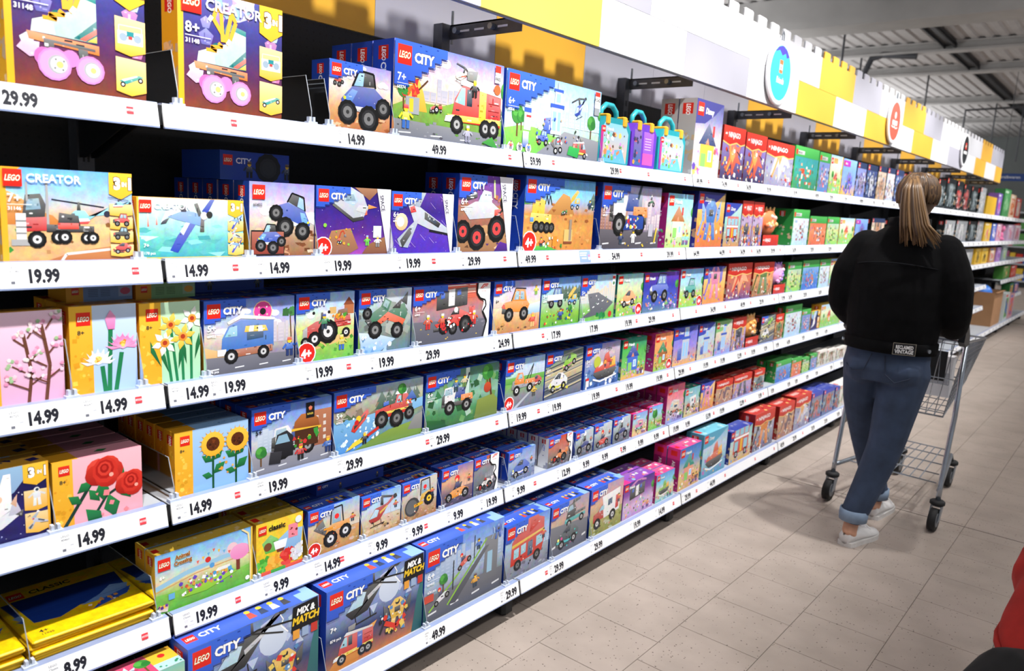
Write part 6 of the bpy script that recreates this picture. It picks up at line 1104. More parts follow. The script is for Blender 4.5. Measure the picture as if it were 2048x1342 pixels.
# shelf: design, y0, y1, height, depth, how many stand behind it, theme
T = {
1: [('roller', -.283, -.016, .262, .072, 0, 'creator'), ('roller', .055, .322, .262, .072, 0, 'creator'), ('monster_s', .463, .677, .176, .075, 0, C_), ('fire', .684, 1.161, .268, .09, 2, C_), ('police', 1.174, 1.739, .266, .076, 0, C_),
    ('up', 2.53, 2.815, .352, .09, 1, 'up'), ('ninA', 2.836, 3.101, .266, .07, 0, N_), ('ninA', 3.113, 3.388, .258, .07, 0, N_), ('ninC', 3.395, 3.804, .246, .08, 0, N_), ('mcA', 3.82, 4.239, .256, .08, 0, 'mc'), ('mcB', 4.248, 4.461, .252, .08, 0, 'mc'), ('ac', 4.471, 4.721, .252, .07, 0, 'ac'), ('drz', 4.732, 5.036, .248, .07, 0, 'disney'),
    ('sw1', 5.06, 5.28, .248, .07, 0, 'dark'), ('sw2', 5.305, 5.568, .25, .07, 0, 'dark'), ('sw3', 5.595, 5.82, .258, .07, 0, 'dark'), ('sw4', 5.849, 6.074, .262, .07, 0, 'dark'), ('sw2', 6.105, 6.344, .264, .07, 0, 'dark'), ('sw1', 6.5, 6.9, .27, .07, 0, 'dark'), ('drk1', 7.0, 7.4, .28, .08, 0, 'dark'),
    ('drk1', 7.68, 8.01, .28, .08, 0, 'dark'), ('drk1', 8.06, 8.5, .312, .08, 0, 'dark'), ('drk2', 8.58, 8.9, .312, .08, 0, 'dark'), ('drk2', 8.96, 9.335, .294, .08, 0, 'dark'), ('drk1', 9.4, 9.8, .295, .08, 0, 'dark'), ('drk3', 9.97, 10.34, .31, .08, 0, 'dark')],
2: [('truck', -.307, -.053, .186, .072, 0, 'creator'), ('plane', -.045, .215, .138, .046, 0, 'creator'), ('monster', .23, .423, .187, .07, 4, C_), ('sp4', .426, .688, .187, .072, 0, C_), ('sp5', .69, .95, .184, .072, 0, C_), ('rover', .971, 1.237, .252, .075, 1, C_), ('constr', 1.306, 1.745, .266, .09, 0, C_), ('poltruck', 1.795, 2.274, .268, .09, 0, C_), ('dog', 2.338, 2.584, .25, .08, 0, 'pinkb'), ('bluebox', 2.636, 2.933, .272, .09, 0, 'disney'), ('buss', 2.951, 3.149, .228, .07, 0, 'disney'),
    ('ninD', 3.156, 3.302, .246, .06, 0, N_), ('ninD', 3.308, 3.448, .244, .06, 0, N_), ('mcE', 3.913, 4.193, .222, .14, 0, 'mc'), ('mcC', 4.211, 4.54, .187, .07, 0, 'mc'), ('mcD', 4.55, 4.803, .189, .07, 0, 'mc'), ('ac', 4.825, 5.159, .187, .07, 0, 'ac'), ('drz', 5.184, 5.487, .187, .07, 0, 'disney'), ('sw3', 5.6, 5.95, .2, .07, 0, 'dark'), ('sw4', 6.1, 6.5, .2, .07, 0, 'dark'), ('drk3', 7.1, 7.6, .22, .08, 0, 'dark'),
    ('drk3', 8.25, 8.75, .23, .08, 0, 'dark'), ('drk3', 8.84, 9.45, .238, .08, 0, 'dark'), ('drk1', 9.53, 10.02, .243, .08, 0, 'dark'), ('drk3', 10.1, 10.5, .25, .08, 0, 'dark')],
3: [('cherry', -.345, -.202, .19, .046, 0, 'flower'), ('lotus', -.191, -.049, .193, .06, 2, 'flower'), ('daff', -.044, .102, .19, .06, 2, 'flower'), ('donut', .11, .367, .186, .072, 2, C_), ('tractor', .371, .568, .188, .072, 2, C_), ('green', .583, .789, .187, .072, 2, C_), ('f1', .793, 1.152, .187, .072, 2, C_), ('surf', 1.173, 1.44, .186, .072, 1, C_), ('poltrail', 1.446, 1.698, .186, .072, 1, C_), ('road', 1.701, 1.957, .186, .06, 0, C_), ('fry', 1.973, 2.185, .182, .07, 0, 'green'), ('frn', 2.194, 2.519, .18, .07, 0, 'green'), ('frj', 2.539, 2.779, .186, .07, 0, 'pinkb'), ('dis', 2.79, 3.043, .188, .07, 0, 'disney'),
    ('ninR', 3.068, 3.384, .2, .07, 0, N_), ('ninG', 3.412, 3.709, .196, .07, 0, N_), ('mcD', 3.935, 4.179, .184, .07, 0, 'mc'), ('mcF', 4.197, 4.512, .19, .07, 0, 'mc'), ('mcE', 4.522, 4.738, .19, .07, 0, 'mc'), ('acb', 4.749, 5.132, .19, .07, 0, 'ac'), ('wht', 5.3, 5.7, .19, .07, 0, 'white'), ('sw4', 6.0, 6.5, .19, .07, 0, 'white'), ('drk3', 7.3, 7.9, .2, .07, 0, 'dark'), ('drk3', 8.6, 9.2, .2, .08, 0, 'white'), ('drk3', 9.5, 10.1, .2, .08, 0, 'white')],
4: [('shuttle', -.411, -.244, .16, .072, 3, 'space'), ('roses', -.239, -.048, .15, .062, 4, 'pinkf'), ('sunf', .029, .227, .163, .046, 5, 'bluef'), ('burger', .234, .49, .184, .072, 3, C_), ('rescue', .496, .847, .188, .072, 2, C_), ('jungle', .858, 1.217, .191, .072, 2, C_), ('tow', 1.256, 1.488, .186, .072, 2, C_), ('gcar', 1.494, 1.744, .186, .072, 1, C_), ('boat', 1.762, 2.028, .186, .072, 1, C_), ('frg', 2.048, 2.256, .182, .06, 1, 'green'), ('fro', 2.335, 2.509, .18, .07, 1, 'pinkb'), ('discas', 2.519, 2.769, .188, .07, 0, 'disney'), ('dis2', 2.78, 2.972, .185, .07, 0, 'disney'), ('wick', 2.984, 3.184, .183, .07, 0, 'mc'),
    ('ninD', 3.191, 3.373, .184, .06, 0, N_), ('gcar', 3.596, 3.814, .162, .06, 0, 'dark'), ('ninG', 3.822, 3.954, .158, .06, 0, N_), ('mcE', 3.971, 4.262, .198, .07, 0, 'mc'), ('mcB', 4.272, 4.443, .154, .06, 0, 'mc'), ('shuttle', 4.462, 4.633, .13, .06, 0, 'creator'), ('ac', 4.654, 5.094, .16, .07, 0, 'ac'), ('wht', 5.25, 5.7, .16, .07, 0, 'white'), ('sw3', 6.0, 6.5, .17, .07, 0, 'white'), ('drk3', 7.5, 8.1, .18, .07, 0, 'dark')],
5: [('acr', -.025, .238, .156, .05, 1, 'ac'), ('classic', .248, .397, .153, .06, 2, 'ac'), ('loader', .413, .6, .143, .06, 4, C_), ('helir', .606, .767, .133, .048, 4, C_), ('rollr', .771, .928, .134, .06, 3, C_), ('kart', .949, 1.107, .138, .05, 4, C_), ('racer', 1.11, 1.243, .14, .05, 4, C_), ('bcar', 1.3, 1.463, .12, .055, 4, C_), ('f1s', 1.547, 1.711, .124, .05, 4, 'f1'), ('moto', 1.733, 1.866, .112, .05, 4, C_), ('moto2', 1.874, 2.013, .114, .05, 4, C_), ('moto', 2.025, 2.169, .114, .05, 4, C_), ('frp', 2.191, 2.323, .108, .05, 4, 'pinkb'), ('frp2', 2.337, 2.468, .116, .05, 4, 'pinkb'), ('frP', 2.506, 2.685, .19, .06, 3, 'pinkb'), ('frd', 2.696, 2.864, .148, .06, 1, 'green'), ('dis', 2.876, 3.038, .148, .06, 1, 'disney'),
    ('ninB', 3.062, 3.276, .13, .06, 1, N_), ('ninD', 3.289, 3.542, .13, .06, 1, N_), ('ninS', 3.579, 3.74, .126, .07, 0, N_), ('mcF', 3.917, 4.184, .134, .06, 1, 'mc'), ('mcC', 4.193, 4.379, .12, .06, 1, 'mc'), ('mcD', 4.398, 4.534, .1, .05, 0, 'mc'), ('mcB', 4.554, 4.687, .108, .05, 0, 'mc'), ('wht', 4.708, 4.901, .115, .06, 0, 'white'), ('wht', 4.912, 5.117, .1, .06, 0, 'white'), ('wht', 5.14, 5.358, .09, .06, 0, 'white'), ('sw3', 5.8, 6.2, .13, .07, 0, 'white')],
6: [('ideas', -.26, -.002, .243, .085, 0, 'ideas'), ('mix', .004, .385, .265, .09, 0, C_), ('mix', .409, .787, .26, .09, 1, C_), ('ramp', .792, 1.182, .262, .08, 1, C_), ('busr', 1.193, 1.457, .215, .07, 2, C_), ('trcar', 1.466, 1.724, .212, .072, 2, C_), ('camper', 1.739, 1.993, .212, .075, 1, C_), ('frpur', 2.001, 2.27, .167, .075, 1, 'friends'), ('frbl', 2.294, 2.47, .138, .06, 2, 'pinkb'), ('frbig', 2.515, 2.743, .218, .07, 1, 'pinkb'), ('moana', 2.766, 3.055, .24, .1, 0, 'teal'), ('dbusbox', 3.106, 3.398, .187, .09, 0, 'disney'), ('ninO', 3.427, 3.731, .228, .1, 0, N_), ('ninB', 3.804, 4.068, .212, .1, 0, N_), ('ninC', 4.085, 4.374, .224, .1, 0, N_), ('clr', 4.394, 4.616, .2, .07, 1, 'disney'), ('clr', 4.637, 4.875, .186, .07, 1, 'disney'), ('clr', 4.898, 4.99, .17, .07, 1, 'disney'), ('wht', 5.01, 5.429, .165, .09, 0, 'white'), ('wht', 5.6, 6.1, .2, .09, 0, 'white')]}
for s in T:
    for row in T[s]: toy_box(s, *row)
# labels: what is printed, which shelf, and its place where two look alike
cnt = {}
for o, ds, s, k in FRONT:
    if k == 0: cnt[(ds, s)] = cnt.get((ds, s), 0) + 1
seen = {}; cur = {}
for o, ds, s, k in FRONT:
    if k == 0: seen[(ds, s)] = seen.get((ds, s), 0) + 1
    i = seen[(ds, s)]; many = cnt[(ds, s)] > 1
    if k == 0: lab = f'{ds}, {SHN[s]} shelf' + (f', {ORD[i - 1]} from the left' if many else '')
    else: lab = f'{ds}, {ORD[k - 1]} behind front, {SHN[s]} shelf' + (f', {ORD[i - 1]} row' if many else '')
    tag(o, lab, 'toy box', f'{ds}, {SHN[s]} shelf')

# boxes lying on top of the rows
def lying(x, y, z, w, h, d, c, strip, label, tyre=False, cs='e8a428'):
    mb = MB(); mb.box(-d, 0, 0, 0, w, h, cs)
    A = Art(w / h); A.rect(0, 0, w / h, 1, c)
    if strip: A.rect(0, 0, w / h * .25, 1, cs); logo(A, w / h * .08, .4, .4); [A.rect(w / h * .32 + (k % 2) * .7, .25 + .1 * (k // 2), .55, .04, mix(c, '000000', .5), None, k == 0) for k in range(10)]; A.rect(w / h * .78, .2, .8, .65, mix(c, 'ffffff', .2)); A.circ(w / h * .78 + .4, .52, .22, 'e8b048' if 'green' in label else 'c85a78', None, 10, 1.4)
    else: logo(A, .12, .5, .36); A.text('CITY', .6, .58, .2, 'fff', .03); [fig(A, q, .1, .6, '345', '222', '6a4a2a') for q in (w / h * .3, w / h * .86)]
    if tyre: A.spr('w 333 .5,.5 .5', w / h * .5, -.02, 1.0)
    A.emit(mb, (0, 0, 0), Vector((0, 1, 0)), Vector((0, 0, 1)), Vector((1, 0, 0)), h)
    o = mb.build('toy_box', PR); o.location = (x, y, z); tag(o, label, 'toy box')
lying(-.125, .205, SH[2] + .1885, .2, .072, .19, '2448a8', False, 'blue box printed with a tyre lying on the second shelf row', True, '2248b4')
lying(-.104, -.17, SH[3] + .194, .142, .038, .1, '7a98c8', True, 'blue and yellow box lying flat above the lotus boxes')
lying(-.104, -.02, SH[3] + .191, .144, .038, .1, '8ac088', True, 'green and yellow box lying flat above the daffodil boxes')
lying(-.19, .12, SH[3] + .187, .25, .05, .1, '2448a8', False, 'blue box lying flat above the doughnut van boxes', False, '2248b4')
lying(-.115, .5, SH[5] + .144, .26, .035, .11, '2448a8', False, 'thin blue box lying flat above the wheel loader boxes', False, '2248b4')

# carry cases
def tote(y, s, w, label, front=True):
    t = empty('carry_case', (XF[1] - .01, y, SH[1])); h = .185
    mb = MB(); d = .075
    prof = [(0, .012), (.02, 0), (w - .02, 0), (w, .012), (w + .004, h * .8), (w - .03, h), (.03, h), (-.004, h * .8)]
    mb.loft([[(-d, p[0], p[1]) for p in prof], [(-d * .5, p[0] * 1.04 - w * .02, p[1]) for p in prof], [(0, p[0], p[1]) for p in prof]])
    mb.build('case_body', mat('teal_plastic', '1f9aa6', .3) if front else mat('purple_plastic', '6a3ac0', .3), t)
    A = Art(w / h)
    if front: A.poly([(.1, .06), (w / h - .1, .06), (w / h - .06, .7), (w / h - .2, .88), (.2, .88), (.06, .7)], 'e8b898', '8acdea'); A.poly([(.1, .06), (w / h - .1, .06), (w / h - .3, .36), (.3, .3)], '6ab8e0'); A.speck(50, PAST, .2, .12, w / h - .4, .55, .05); A.rect(.06, .06, .1, .74, '7a3aa8', 'd83a88'); logo(A, .1, .68, .13); A.text('Friends', .26, .72, .08, 'fff', .03, .9, .1, 0, 'l', '1f7a8a', .02)
    else: A.rect(w / h * .1, .08, w / h * .3, .78, '3a6aa0', '8a6ab0'); A.rect(w / h * .48, .1, w / h * .42, .74, '8a4ad0', 'a868d8'); A.rect(w / h * .48, .1, w / h * .42, .26, 'e05ab0'); A.speck(14, ['e8a040', 'c84a5a', '3a3a60'], w / h * .12, .12, w / h * .26, .6, .05); [A.rect(w / h * .54, .44 + .06 * k, w / h * .26, .02, 'd8b8f0', None, k == 0) for k in range(5)]
    mb = MB(); A.emit(mb, (.0005, 0, 0), Vector((0, 1, 0)), Vector((0, 0, 1)), Vector((1, 0, 0)), h); mb.build('printed_panel', PR, t)
    mb = MB(); mb.tube([(-d * .5, w * .22, h - .01), (-d * .5, w * .26, h + .03), (-d * .5, w * .4, h + .052), (-d * .5, w * .6, h + .052), (-d * .5, w * .74, h + .03), (-d * .5, w * .78, h - .01)], .011, 8); mb.build('handle', mat('teal_handle', '2fb0bc', .3), t, True)
    for q in (.04, w - .06):
        mb = MB(); mb.bbox(-d * .9, q, h - .03, .006, q + .03, h + .012, .005); mb.build('latch', mat('yellow_latch', 'f0b030', .35), t)
    tag(t, label, 'carry case', 'plastic carry cases on the top shelf')
tote(1.757, 1, .225, 'teal carry case beside the police station box'); tote(2.0, 1, .2, 'purple-sided carry case between two teal ones', False); tote(2.225, 1, .24, 'teal carry case beside the tall house box')
# moulded dragon-head packs
def blister(s, y0, y1, h, c, c2, label):
    t = empty('blister_pack', (XF[s], y0, SH[s])); w = y1 - y0
    mb = MB(); mb.box(-.07, .01, 0, 0, w - .01, h * .3, '1a1a1a'); A = Art((w - .02) / (h * .3)); A.grad('b02820', 'd03a2c'); logo(A, .1, .35, .4); A.text('NINJAGO', .6, .4, .3, 'fff', .02, .7); A.emit(mb, (0, .01, 0), Vector((0, 1, 0)), Vector((0, 0, 1)), Vector((1, 0, 0)), h * .3); mb.build('card_base', PR, t)
    mb = MB(); mb.ell(-.04, w * .5, h * .62, .045, w * .46, h * .38, 16, 10, c)
    rr = random.Random(int(y0 * 100))
    for k in range(14):
        a = 6.2832 * rr.random(); r0 = rr.random() * .8; mb.ell(-.006, w * .5 + w * .36 * r0 * math.cos(a), h * .62 + h * .3 * r0 * math.sin(a), .014, w * .09, h * .07, 7, 5, rr.choice([c, c2, mix(c, 'ffffff', .4)]))
    for k in range(3): mb.tube([(-.03, w * (.3 + .2 * k), h * .9), (-.02, w * (.26 + .24 * k), h * 1.04)], [.016, .003], 6, c2)
    mb.build('moulded_head', PR, t, True)
    tag(t, label, 'toy pack', 'moulded dragon-head packs')
blister(2, 3.463, 3.718, .215, 'ee7a4a', 'f6c07a', 'orange dragon-head pack on the second shelf'); blister(3, 3.724, 3.927, .185, 'e8a0d0', 'a888e0', 'pink and lilac dragon-head pack on the third shelf'); blister(4, 3.38, 3.581, .185, 'f0a050', 'f6c888', 'golden orange dragon-head pack on the fourth shelf')
# flat baseplate packets
def packets(y, n, w, where):
    for k in range(n):
        A = Art(1.0, 4); A.grad('f2c40c', 'f4cc14', 'f0c010'); A.poly([(.1, .3), (.3, .26), (.5, .36), (.94, .34), (.98, .8), (.06, .8)], '1a3e9a', '143280'); A.poly([(.5, .34), (.9, .32), (.98, .5), (.84, .56), (.7, .44)], '6a94d8', '8ab0e4'); A.poly([(.55, .2), (.9, .3), (.98, .42), (.7, .34)], '2a58c0')
        A.speck(12, ['d85a3a', 'fff', 'e8a030', '222'], .56, .26, .3, .1, .02); logo(A, .06, .82, .13); A.text('CLASSIC', .24, .86, .07, '1a1a1a', .025); A.text('4+', .08, .1, .05, '2a2a2a', .02); A.text('11025', .08, .05, .03, '2a2a2a', .01)
        for q in range(4): A.line([(.1, .4 + .1 * q), (.96, .42 + .1 * q)], .004, '2a50b0')
        mb = MB(); d = .27
        mb.bbox(-d, 0, 0, 0, w, .008, .003, 'f0c010'); A.emit(mb, (-.004, .004, .008), Vector((0, 1, 0)), Vector((-1, 0, 0)), Vector((0, 0, 1)), w - .008)
        o = mb.build('baseplate_packet', PR); o.location = (-.035 + .004 * (k % 3), y + .003 * ((k * 2) % 3), SH[5] + .0006 + k * .0088)
        if k: o.rotation_euler[2] = R((-1, .6, -.4, .9, -.7)[k % 5])
        tag(o, f'yellow flat baseplate packet, {ORD[n - 1 - k]} from the top of the {where} pile', 'packet', f'yellow baseplate packets in the {where} pile')
packets(-.298, 6, .262, 'right'); packets(-.575, 6, .262, 'left')

# clear acrylic dividers clipped to the rails
def clear_mat():
    m = bpy.data.materials.new('clear_acrylic'); m.use_nodes = True; nt = m.node_tree
    for n in list(nt.nodes): nt.nodes.remove(n)
    o = nt.nodes.new('ShaderNodeOutputMaterial'); t = nt.nodes.new('ShaderNodeBsdfTransparent'); g = nt.nodes.new('ShaderNodeBsdfGlossy'); mx = nt.nodes.new('ShaderNodeMixShader'); f = nt.nodes.new('ShaderNodeFresnel'); f.inputs[0].default_value = 1.4
    t.inputs[0].default_value = (.9, .93, .95, 1); g.inputs['Roughness'].default_value = .08
    nt.links.new(f.outputs[0], mx.inputs[0]); nt.links.new(t.outputs[0], mx.inputs[1]); nt.links.new(g.outputs[0], mx.inputs[2]); nt.links.new(mx.outputs[0], o.inputs[0]); return m
M_clear = clear_mat(); M_edge = mat('acrylic_edge', '9aa2ac', .15, 0, .1); M_clip = mat('clear_clip', 'c8d2e4', .15, 0, .1, spec=.8)
def divider(s, y, label, hh=.1):
    x0 = 0 if s < 6 else .0994; t = empty('shelf_divider', (x0 - .016, y, SH[s] + .004))
    p = [(-.004, .004), (-.004, .03), (-.03, hh), (-.3, hh), (-.3, .004)]
    mb = MB(); mb.loft([[(q[0], -.0008, q[1]) for q in p], [(q[0], .0008, q[1]) for q in p]]); mb.build('acrylic_sheet', M_clear, t)
    mb = MB(); mb.tube([(-.004, 0, .004), (-.004, 0, .03), (-.03, 0, hh), (-.3, 0, hh)], .0012, 5); mb.build('polished_edge', M_edge, t)
    mb = MB(); mb.box(-.012, -.009, .0, .0, -.003, .016); mb.box(-.012, .003, .0, .0, .009, .016); mb.box(-.014, -.014, -.001, .003, .014, .004); mb.build('clip', M_clip, t)
    tag(t, label, 'divider', 'clear shelf dividers')
for s, l in {1: [(.046, 'left of the roller skate box'), (.4, 'in the gap beside the roller skate box'), (.4565, 'left of the monster truck box'), (.6805, 'left of the fire engine box'), (1.168, 'left of the police station box'), (1.747, 'left of the teal carry case')],
    2: [(-.049, 'left of the propeller plane box'), (.222, 'left of the monster truck box'), (.4245, 'left of the spaceship box'), (.689, 'left of the star jet box'), (.96, 'left of the space rover box'), (1.275, 'left of the construction box'), (1.78, 'left of the police truck box')],
    3: [(-.197, 'left of the lotus box'), (-.0465, 'left of the daffodil box'), (.106, 'left of the doughnut van box'), (.369, 'left of the tractor box'), (.576, 'left of the green truck box'), (.791, 'left of the racing pit box'), (1.163, 'left of the beach jeep box'), (1.6995, 'left of the road plate box')],
    4: [(-.2415, 'left of the rose box'), (.02, 'left of the sunflower box'), (.2305, 'left of the burger truck box'), (.493, 'left of the rescue truck box'), (.852, 'left of the jungle truck box'), (1.24, 'left of the tow truck box')],
    5: [(-.304, 'between the two baseplate piles'), (-.03, 'left of the birthday tree box'), (.243, 'left of the avocado box'), (.405, 'left of the wheel loader box'), (.603, 'left of the helicopter box'), (.769, 'left of the road roller box'), (.94, 'left of the kart box'), (1.285, 'left of the blue police car box'), (1.722, 'left of the motorbike box')],
    6: [(-.001, 'left of the first helicopter box'), (.398, 'between the two helicopter boxes'), (.7895, 'left of the kart ramp box'), (1.1875, 'left of the sightseeing bus box'), (1.4615, 'left of the car transporter box'), (1.731, 'left of the camper box')]}.items():
    for y, w in l: divider(s, y, f'clear acrylic divider {w} on the {SHN[s]} shelf', .12 if s in (1, 2, 3, 6) else .1)
# ---------------------------------------------------------------- the toy section beyond the sign board
for b in (9, 10, 11):
    for s in {9: (1, 2, 3, 6), 10: (1, 2, 3, 4, 6), 11: (1, 2, 3, 4, 5, 6)}[b]: shelf(b, s)
def bgbox(y0, y1, s, h, c, pal, label, th=.12, dz=0, win=True):
    mb = MB(); mb.box(-th, 0, 0, 0, y1 - y0, h, c); a = (y1 - y0) / h; A = Art(a, hash_(label)); A.rect(0, 0, a, 1, c)
    if win: A.rect(a * .18, .12, a * .64, .7, mix(pal[0], '000000', .3), pal[0]); A.speck(26, pal, a * .2, .15, a * .6, .6, .09); A.circ(a * .5, .45, .2, pal[1], None, 12); A.rect(a * .1, .86, a * .5, .08, pal[2])
    A.emit(mb, (0, 0, 0), Vector((0, 1, 0)), Vector((0, 0, 1)), Vector((1, 0, 0)), h); o = mb.build('toy_box', PR); o.location = (XF[s], y0, SH[s] + dz + .0006); tag(o, label, 'toy box')
def plush(x, y, z, r, c, c2, label):
    t = empty('plush_toy', (x, y, z))
    mb = MB(); mb.ell(0, 0, r * .8, r * .7, r * .8, r * .8); mb.ell(.02, 0, r * 1.9, r * .62, r * .66, r * .6); [mb.ell(.3 * r, q * r * .55, r * .25, r * .5, r * .3, r * .28) for q in (-1, 1)]; [mb.ell(.2 * r, q * r * .8, r * 1.1, r * .3, r * .25, r * .4) for q in (-1, 1)]
    voxel(mb.build('body', mat('plush_' + c, c, .9, 0, .1, 60, .3), t), r * .09, 2)
    for q in (-1, 1):
        mb = MB(); mb.ell(0, q * r * .45, r * 2.4, r * .14, r * .24, r * .28, 8, 6); mb.build('ear', mat('plush_' + c2, c2, .9, 0, .1, 60), t, True)
    tag(t, label, 'plush toy')
bgbox(10.48, 11.2, 1, .23, 'e8b830', ['e8c860', 'f0d890', 'd8a020'], 'plain yellow toy carton at the end of the top shelf', win=False)
bgbox(11.3, 11.62, 1, .3, '7a5ab0', ['9a7ac8', 'd04aa8', 'e8e0f0'], 'purple toy box beyond the yellow carton on the top shelf')
bgbox(11.78, 12.35, 1, .38, '4a9a58', ['5aa868', '8ac88a', 'c8e8c8'], 'tall green toy box on the top shelf')
bgbox(12.42, 12.9, 1, .33, 'e8c8a8', ['d86a30', 'e88a50', 'f4e4d8'], 'tan and orange toy box on the top shelf'); bgbox(13.0, 13.5, 1, .3, 'd84a3a', ['e8c8b8', 'f0e0d0', 'e8e0f0'], 'red and cream toy box at the far right of the top shelf')
for i, (y0, y1, c, pal, n) in enumerate([(10.62, 11.1, 'f0c038', ['f0d058', 'ee7a8a', 'f4e8c0'], 'yellow window box with a pink toy'), (11.2, 11.55, '4a6ac8', ['6a8ad8', 'e8d8e8', 'fff'], 'blue window box'), (11.6, 12.0, 'e8a8c8', ['f0c8d8', 'e85a8a', 'fff'], 'pink window box'), (12.6, 13.2, 'd8b8d8', ['f0d0e0', 'e86a98', 'fff'], 'lilac window box'), (13.3, 13.9, 'f0d8e4', ['e8a8c0', 'd84a5a', 'fff'], 'pale pink window box')]):
    bgbox(y0, y1, 2, .24, c, pal, f'{n} on the far second shelf')
plush(-.1, 12.28, SH[2] + .004, .09, 'e87aa8', 'f4c0d8', 'pink plush toy between the window boxes')
for i, (y0, y1, c, pal, n) in enumerate([(10.3, 10.68, 'e8b838', ['c8a030', '3a3428', 'f0d870'], 'first yellow box with a dark slot'), (10.75, 11.2, 'f0c440', ['d8b040', '2a241c', 'f4e090'], 'second yellow box with a dark slot'), (11.35, 11.8, 'c88a48', ['f0e0d0', 'd85a3a', '5a8ad8'], 'brown toy box'), (11.95, 12.3, 'b888d0', ['d0a8e0', '9a4ac0', 'f0e0f4'], 'violet toy box'), (12.45, 12.9, '98a8b0', ['b8c8c0', 'a8d848', 'e8f0e8'], 'grey box with a lime toy')]):
    bgbox(y0, y1, 3, .2, c, pal, f'{n} on the far third shelf')
bgbox(12.8, 13.5, 4, .2, '4a8a38', ['6aa848', 'e8a868', 'f0d0b0'], 'green box with an orange top on the far fourth shelf'); bgbox(13.6, 14.2, 4, .18, 'd8402c', ['e85a48', 'f08a78', 'fff'], 'red box on the far fourth shelf')
bgbox(13.8, 14.2, 5, .18, '3a8a4a', ['e8c848', 'e86a3a', '3a5ac0'], 'green and yellow toy box on the far fifth shelf'); bgbox(14.3, 14.8, 5, .16, '3a4a9a', ['e88a98', 'f0c8b8', 'fff'], 'navy toy box on the far fifth shelf')
bgbox(12.75, 13.15, 6, .42, 'd8e0e0', ['4ab048', '2a5ac0', 'd8302a'], 'bagged toys in green, blue and red on the far bottom shelf'); bgbox(13.25, 13.7, 6, .38, 'e0a8b0', ['e84a70', 'e8902a', '6a78d8'], 'bagged pink and orange toys on the far bottom shelf')
# cardboard carton with a ball
carton = t = empty('cardboard_carton', (.05, 11.75, SH[6] + .0006)); mb = MB(); M_cb = mat('corrugated_card', 'b0835c', .8, 0, .05, 8); w, d, h, e = .75, .4, .48, .004
for q in ((0, 0, w, e), (0, w - e, 0, 0)): pass
mb.box(-d, 0, 0, 0, w, e); mb.box(-e, 0, e, 0, w, h); mb.box(-d, 0, e, -d + e, w, h); mb.box(-d + e, 0, e, -e, e, h); mb.box(-d + e, w - e, e, -e, w, h); mb.build('carton_body', M_cb, t)
mb = MB(); mb.loft([[(-.0, 0, h), (-.0, w, h), (.03, w, h + .0), (.03, 0, h)], [(.0, 0, h + .003), (.0, w, h + .003), (.032, w, h + .003), (.032, 0, h + .003)]]); mb.build('flap', M_cb, t)
tag(t, 'open brown cardboard carton standing on the far bottom shelf', 'carton')
mb = MB(); mb.ell(0, 0, 0, .13, .13, .13, 20, 14, '3a78d0'); o = mb.build('ball', mat('blue_ball', '3c7ad4', .25, 0, .25, 6), None, True); o.location = (-.15, 12.02, SH[6] + .16 + .28); tag(o, 'shiny blue ball lying in the open cardboard carton', 'ball')
mb = MB(); mb.box(-.39, .006, .005, -.008, .744, .3); mb.build('filling', mat('packing', '6a5038', .9), carton)
# hanging department sign
t = empty('department_sign', (-1.3, 18, 2.49)); mb = MB(); mb.box(0, 0, 0, 2.6, .04, .15); mb.build('sign_board', mat('sign_blue', '2c4c92', .5, 0, .03), t)
A = Art(17); A.text('Schreibwaren', 1.35, .36, .38, 'e8ecf4', .02, 1); mb = MB(); A.emit(mb, (0, 0, 0), Vector((1, 0, 0)), Vector((0, 0, 1)), Vector((0, -1, 0)), .15); mb.build('lettering', PR, t)
for x in (.3, 2.3): mb = MB(); mb.tube([(x, .02, .15), (x, .02, 2.33)], .006, 6); mb.build('hanger', M_dsteel, t)
tag(t, 'long blue hanging department sign with white lettering', 'sign')
# far aisles
for k, (x, y, w, h, c, l) in enumerate([(-1.6, 24, 3.2, 2.0, '8a9090', 'pale grey far shelving run under the blue sign'), (-6, 21, 3, 2.2, '7a8080', 'grey far shelving run left of the blue sign'), (2.2, 26, 3, 2.0, '888c8c', 'grey far shelving run right of the aisle')]):
    t = empty('far_shelving', (x, y, 0)); mb = MB(); mb.box(0, 0, 0, w, .05, h); mb.build('back', mat('far_grey%d' % k, c, .7), t)
    for z in (.15, .6, 1.05, 1.5, h - .05): mb = MB(); mb.box(0, -.4, z, w, 0, z + .04); mb.build('board', M_shelf, t)
    rr = random.Random(k)
    mb = MB()
    for z in (.19, .64, 1.09, 1.54):
        xx = .02
        while xx < w - .3: ww = .12 + .16 * rr.random(); mb.box(xx, -.34, z, xx + ww, -.02, z + .2 + .14 * rr.random(), rr.choice(['c83a30', '3a5ab0', 'e8c040', 'd8d8d8', '5a9a50', 'b0688a'])); xx += ww + .02
    tag(mb.build('goods', PR, t), kind='stuff'); tag(t, l, 'shelving')

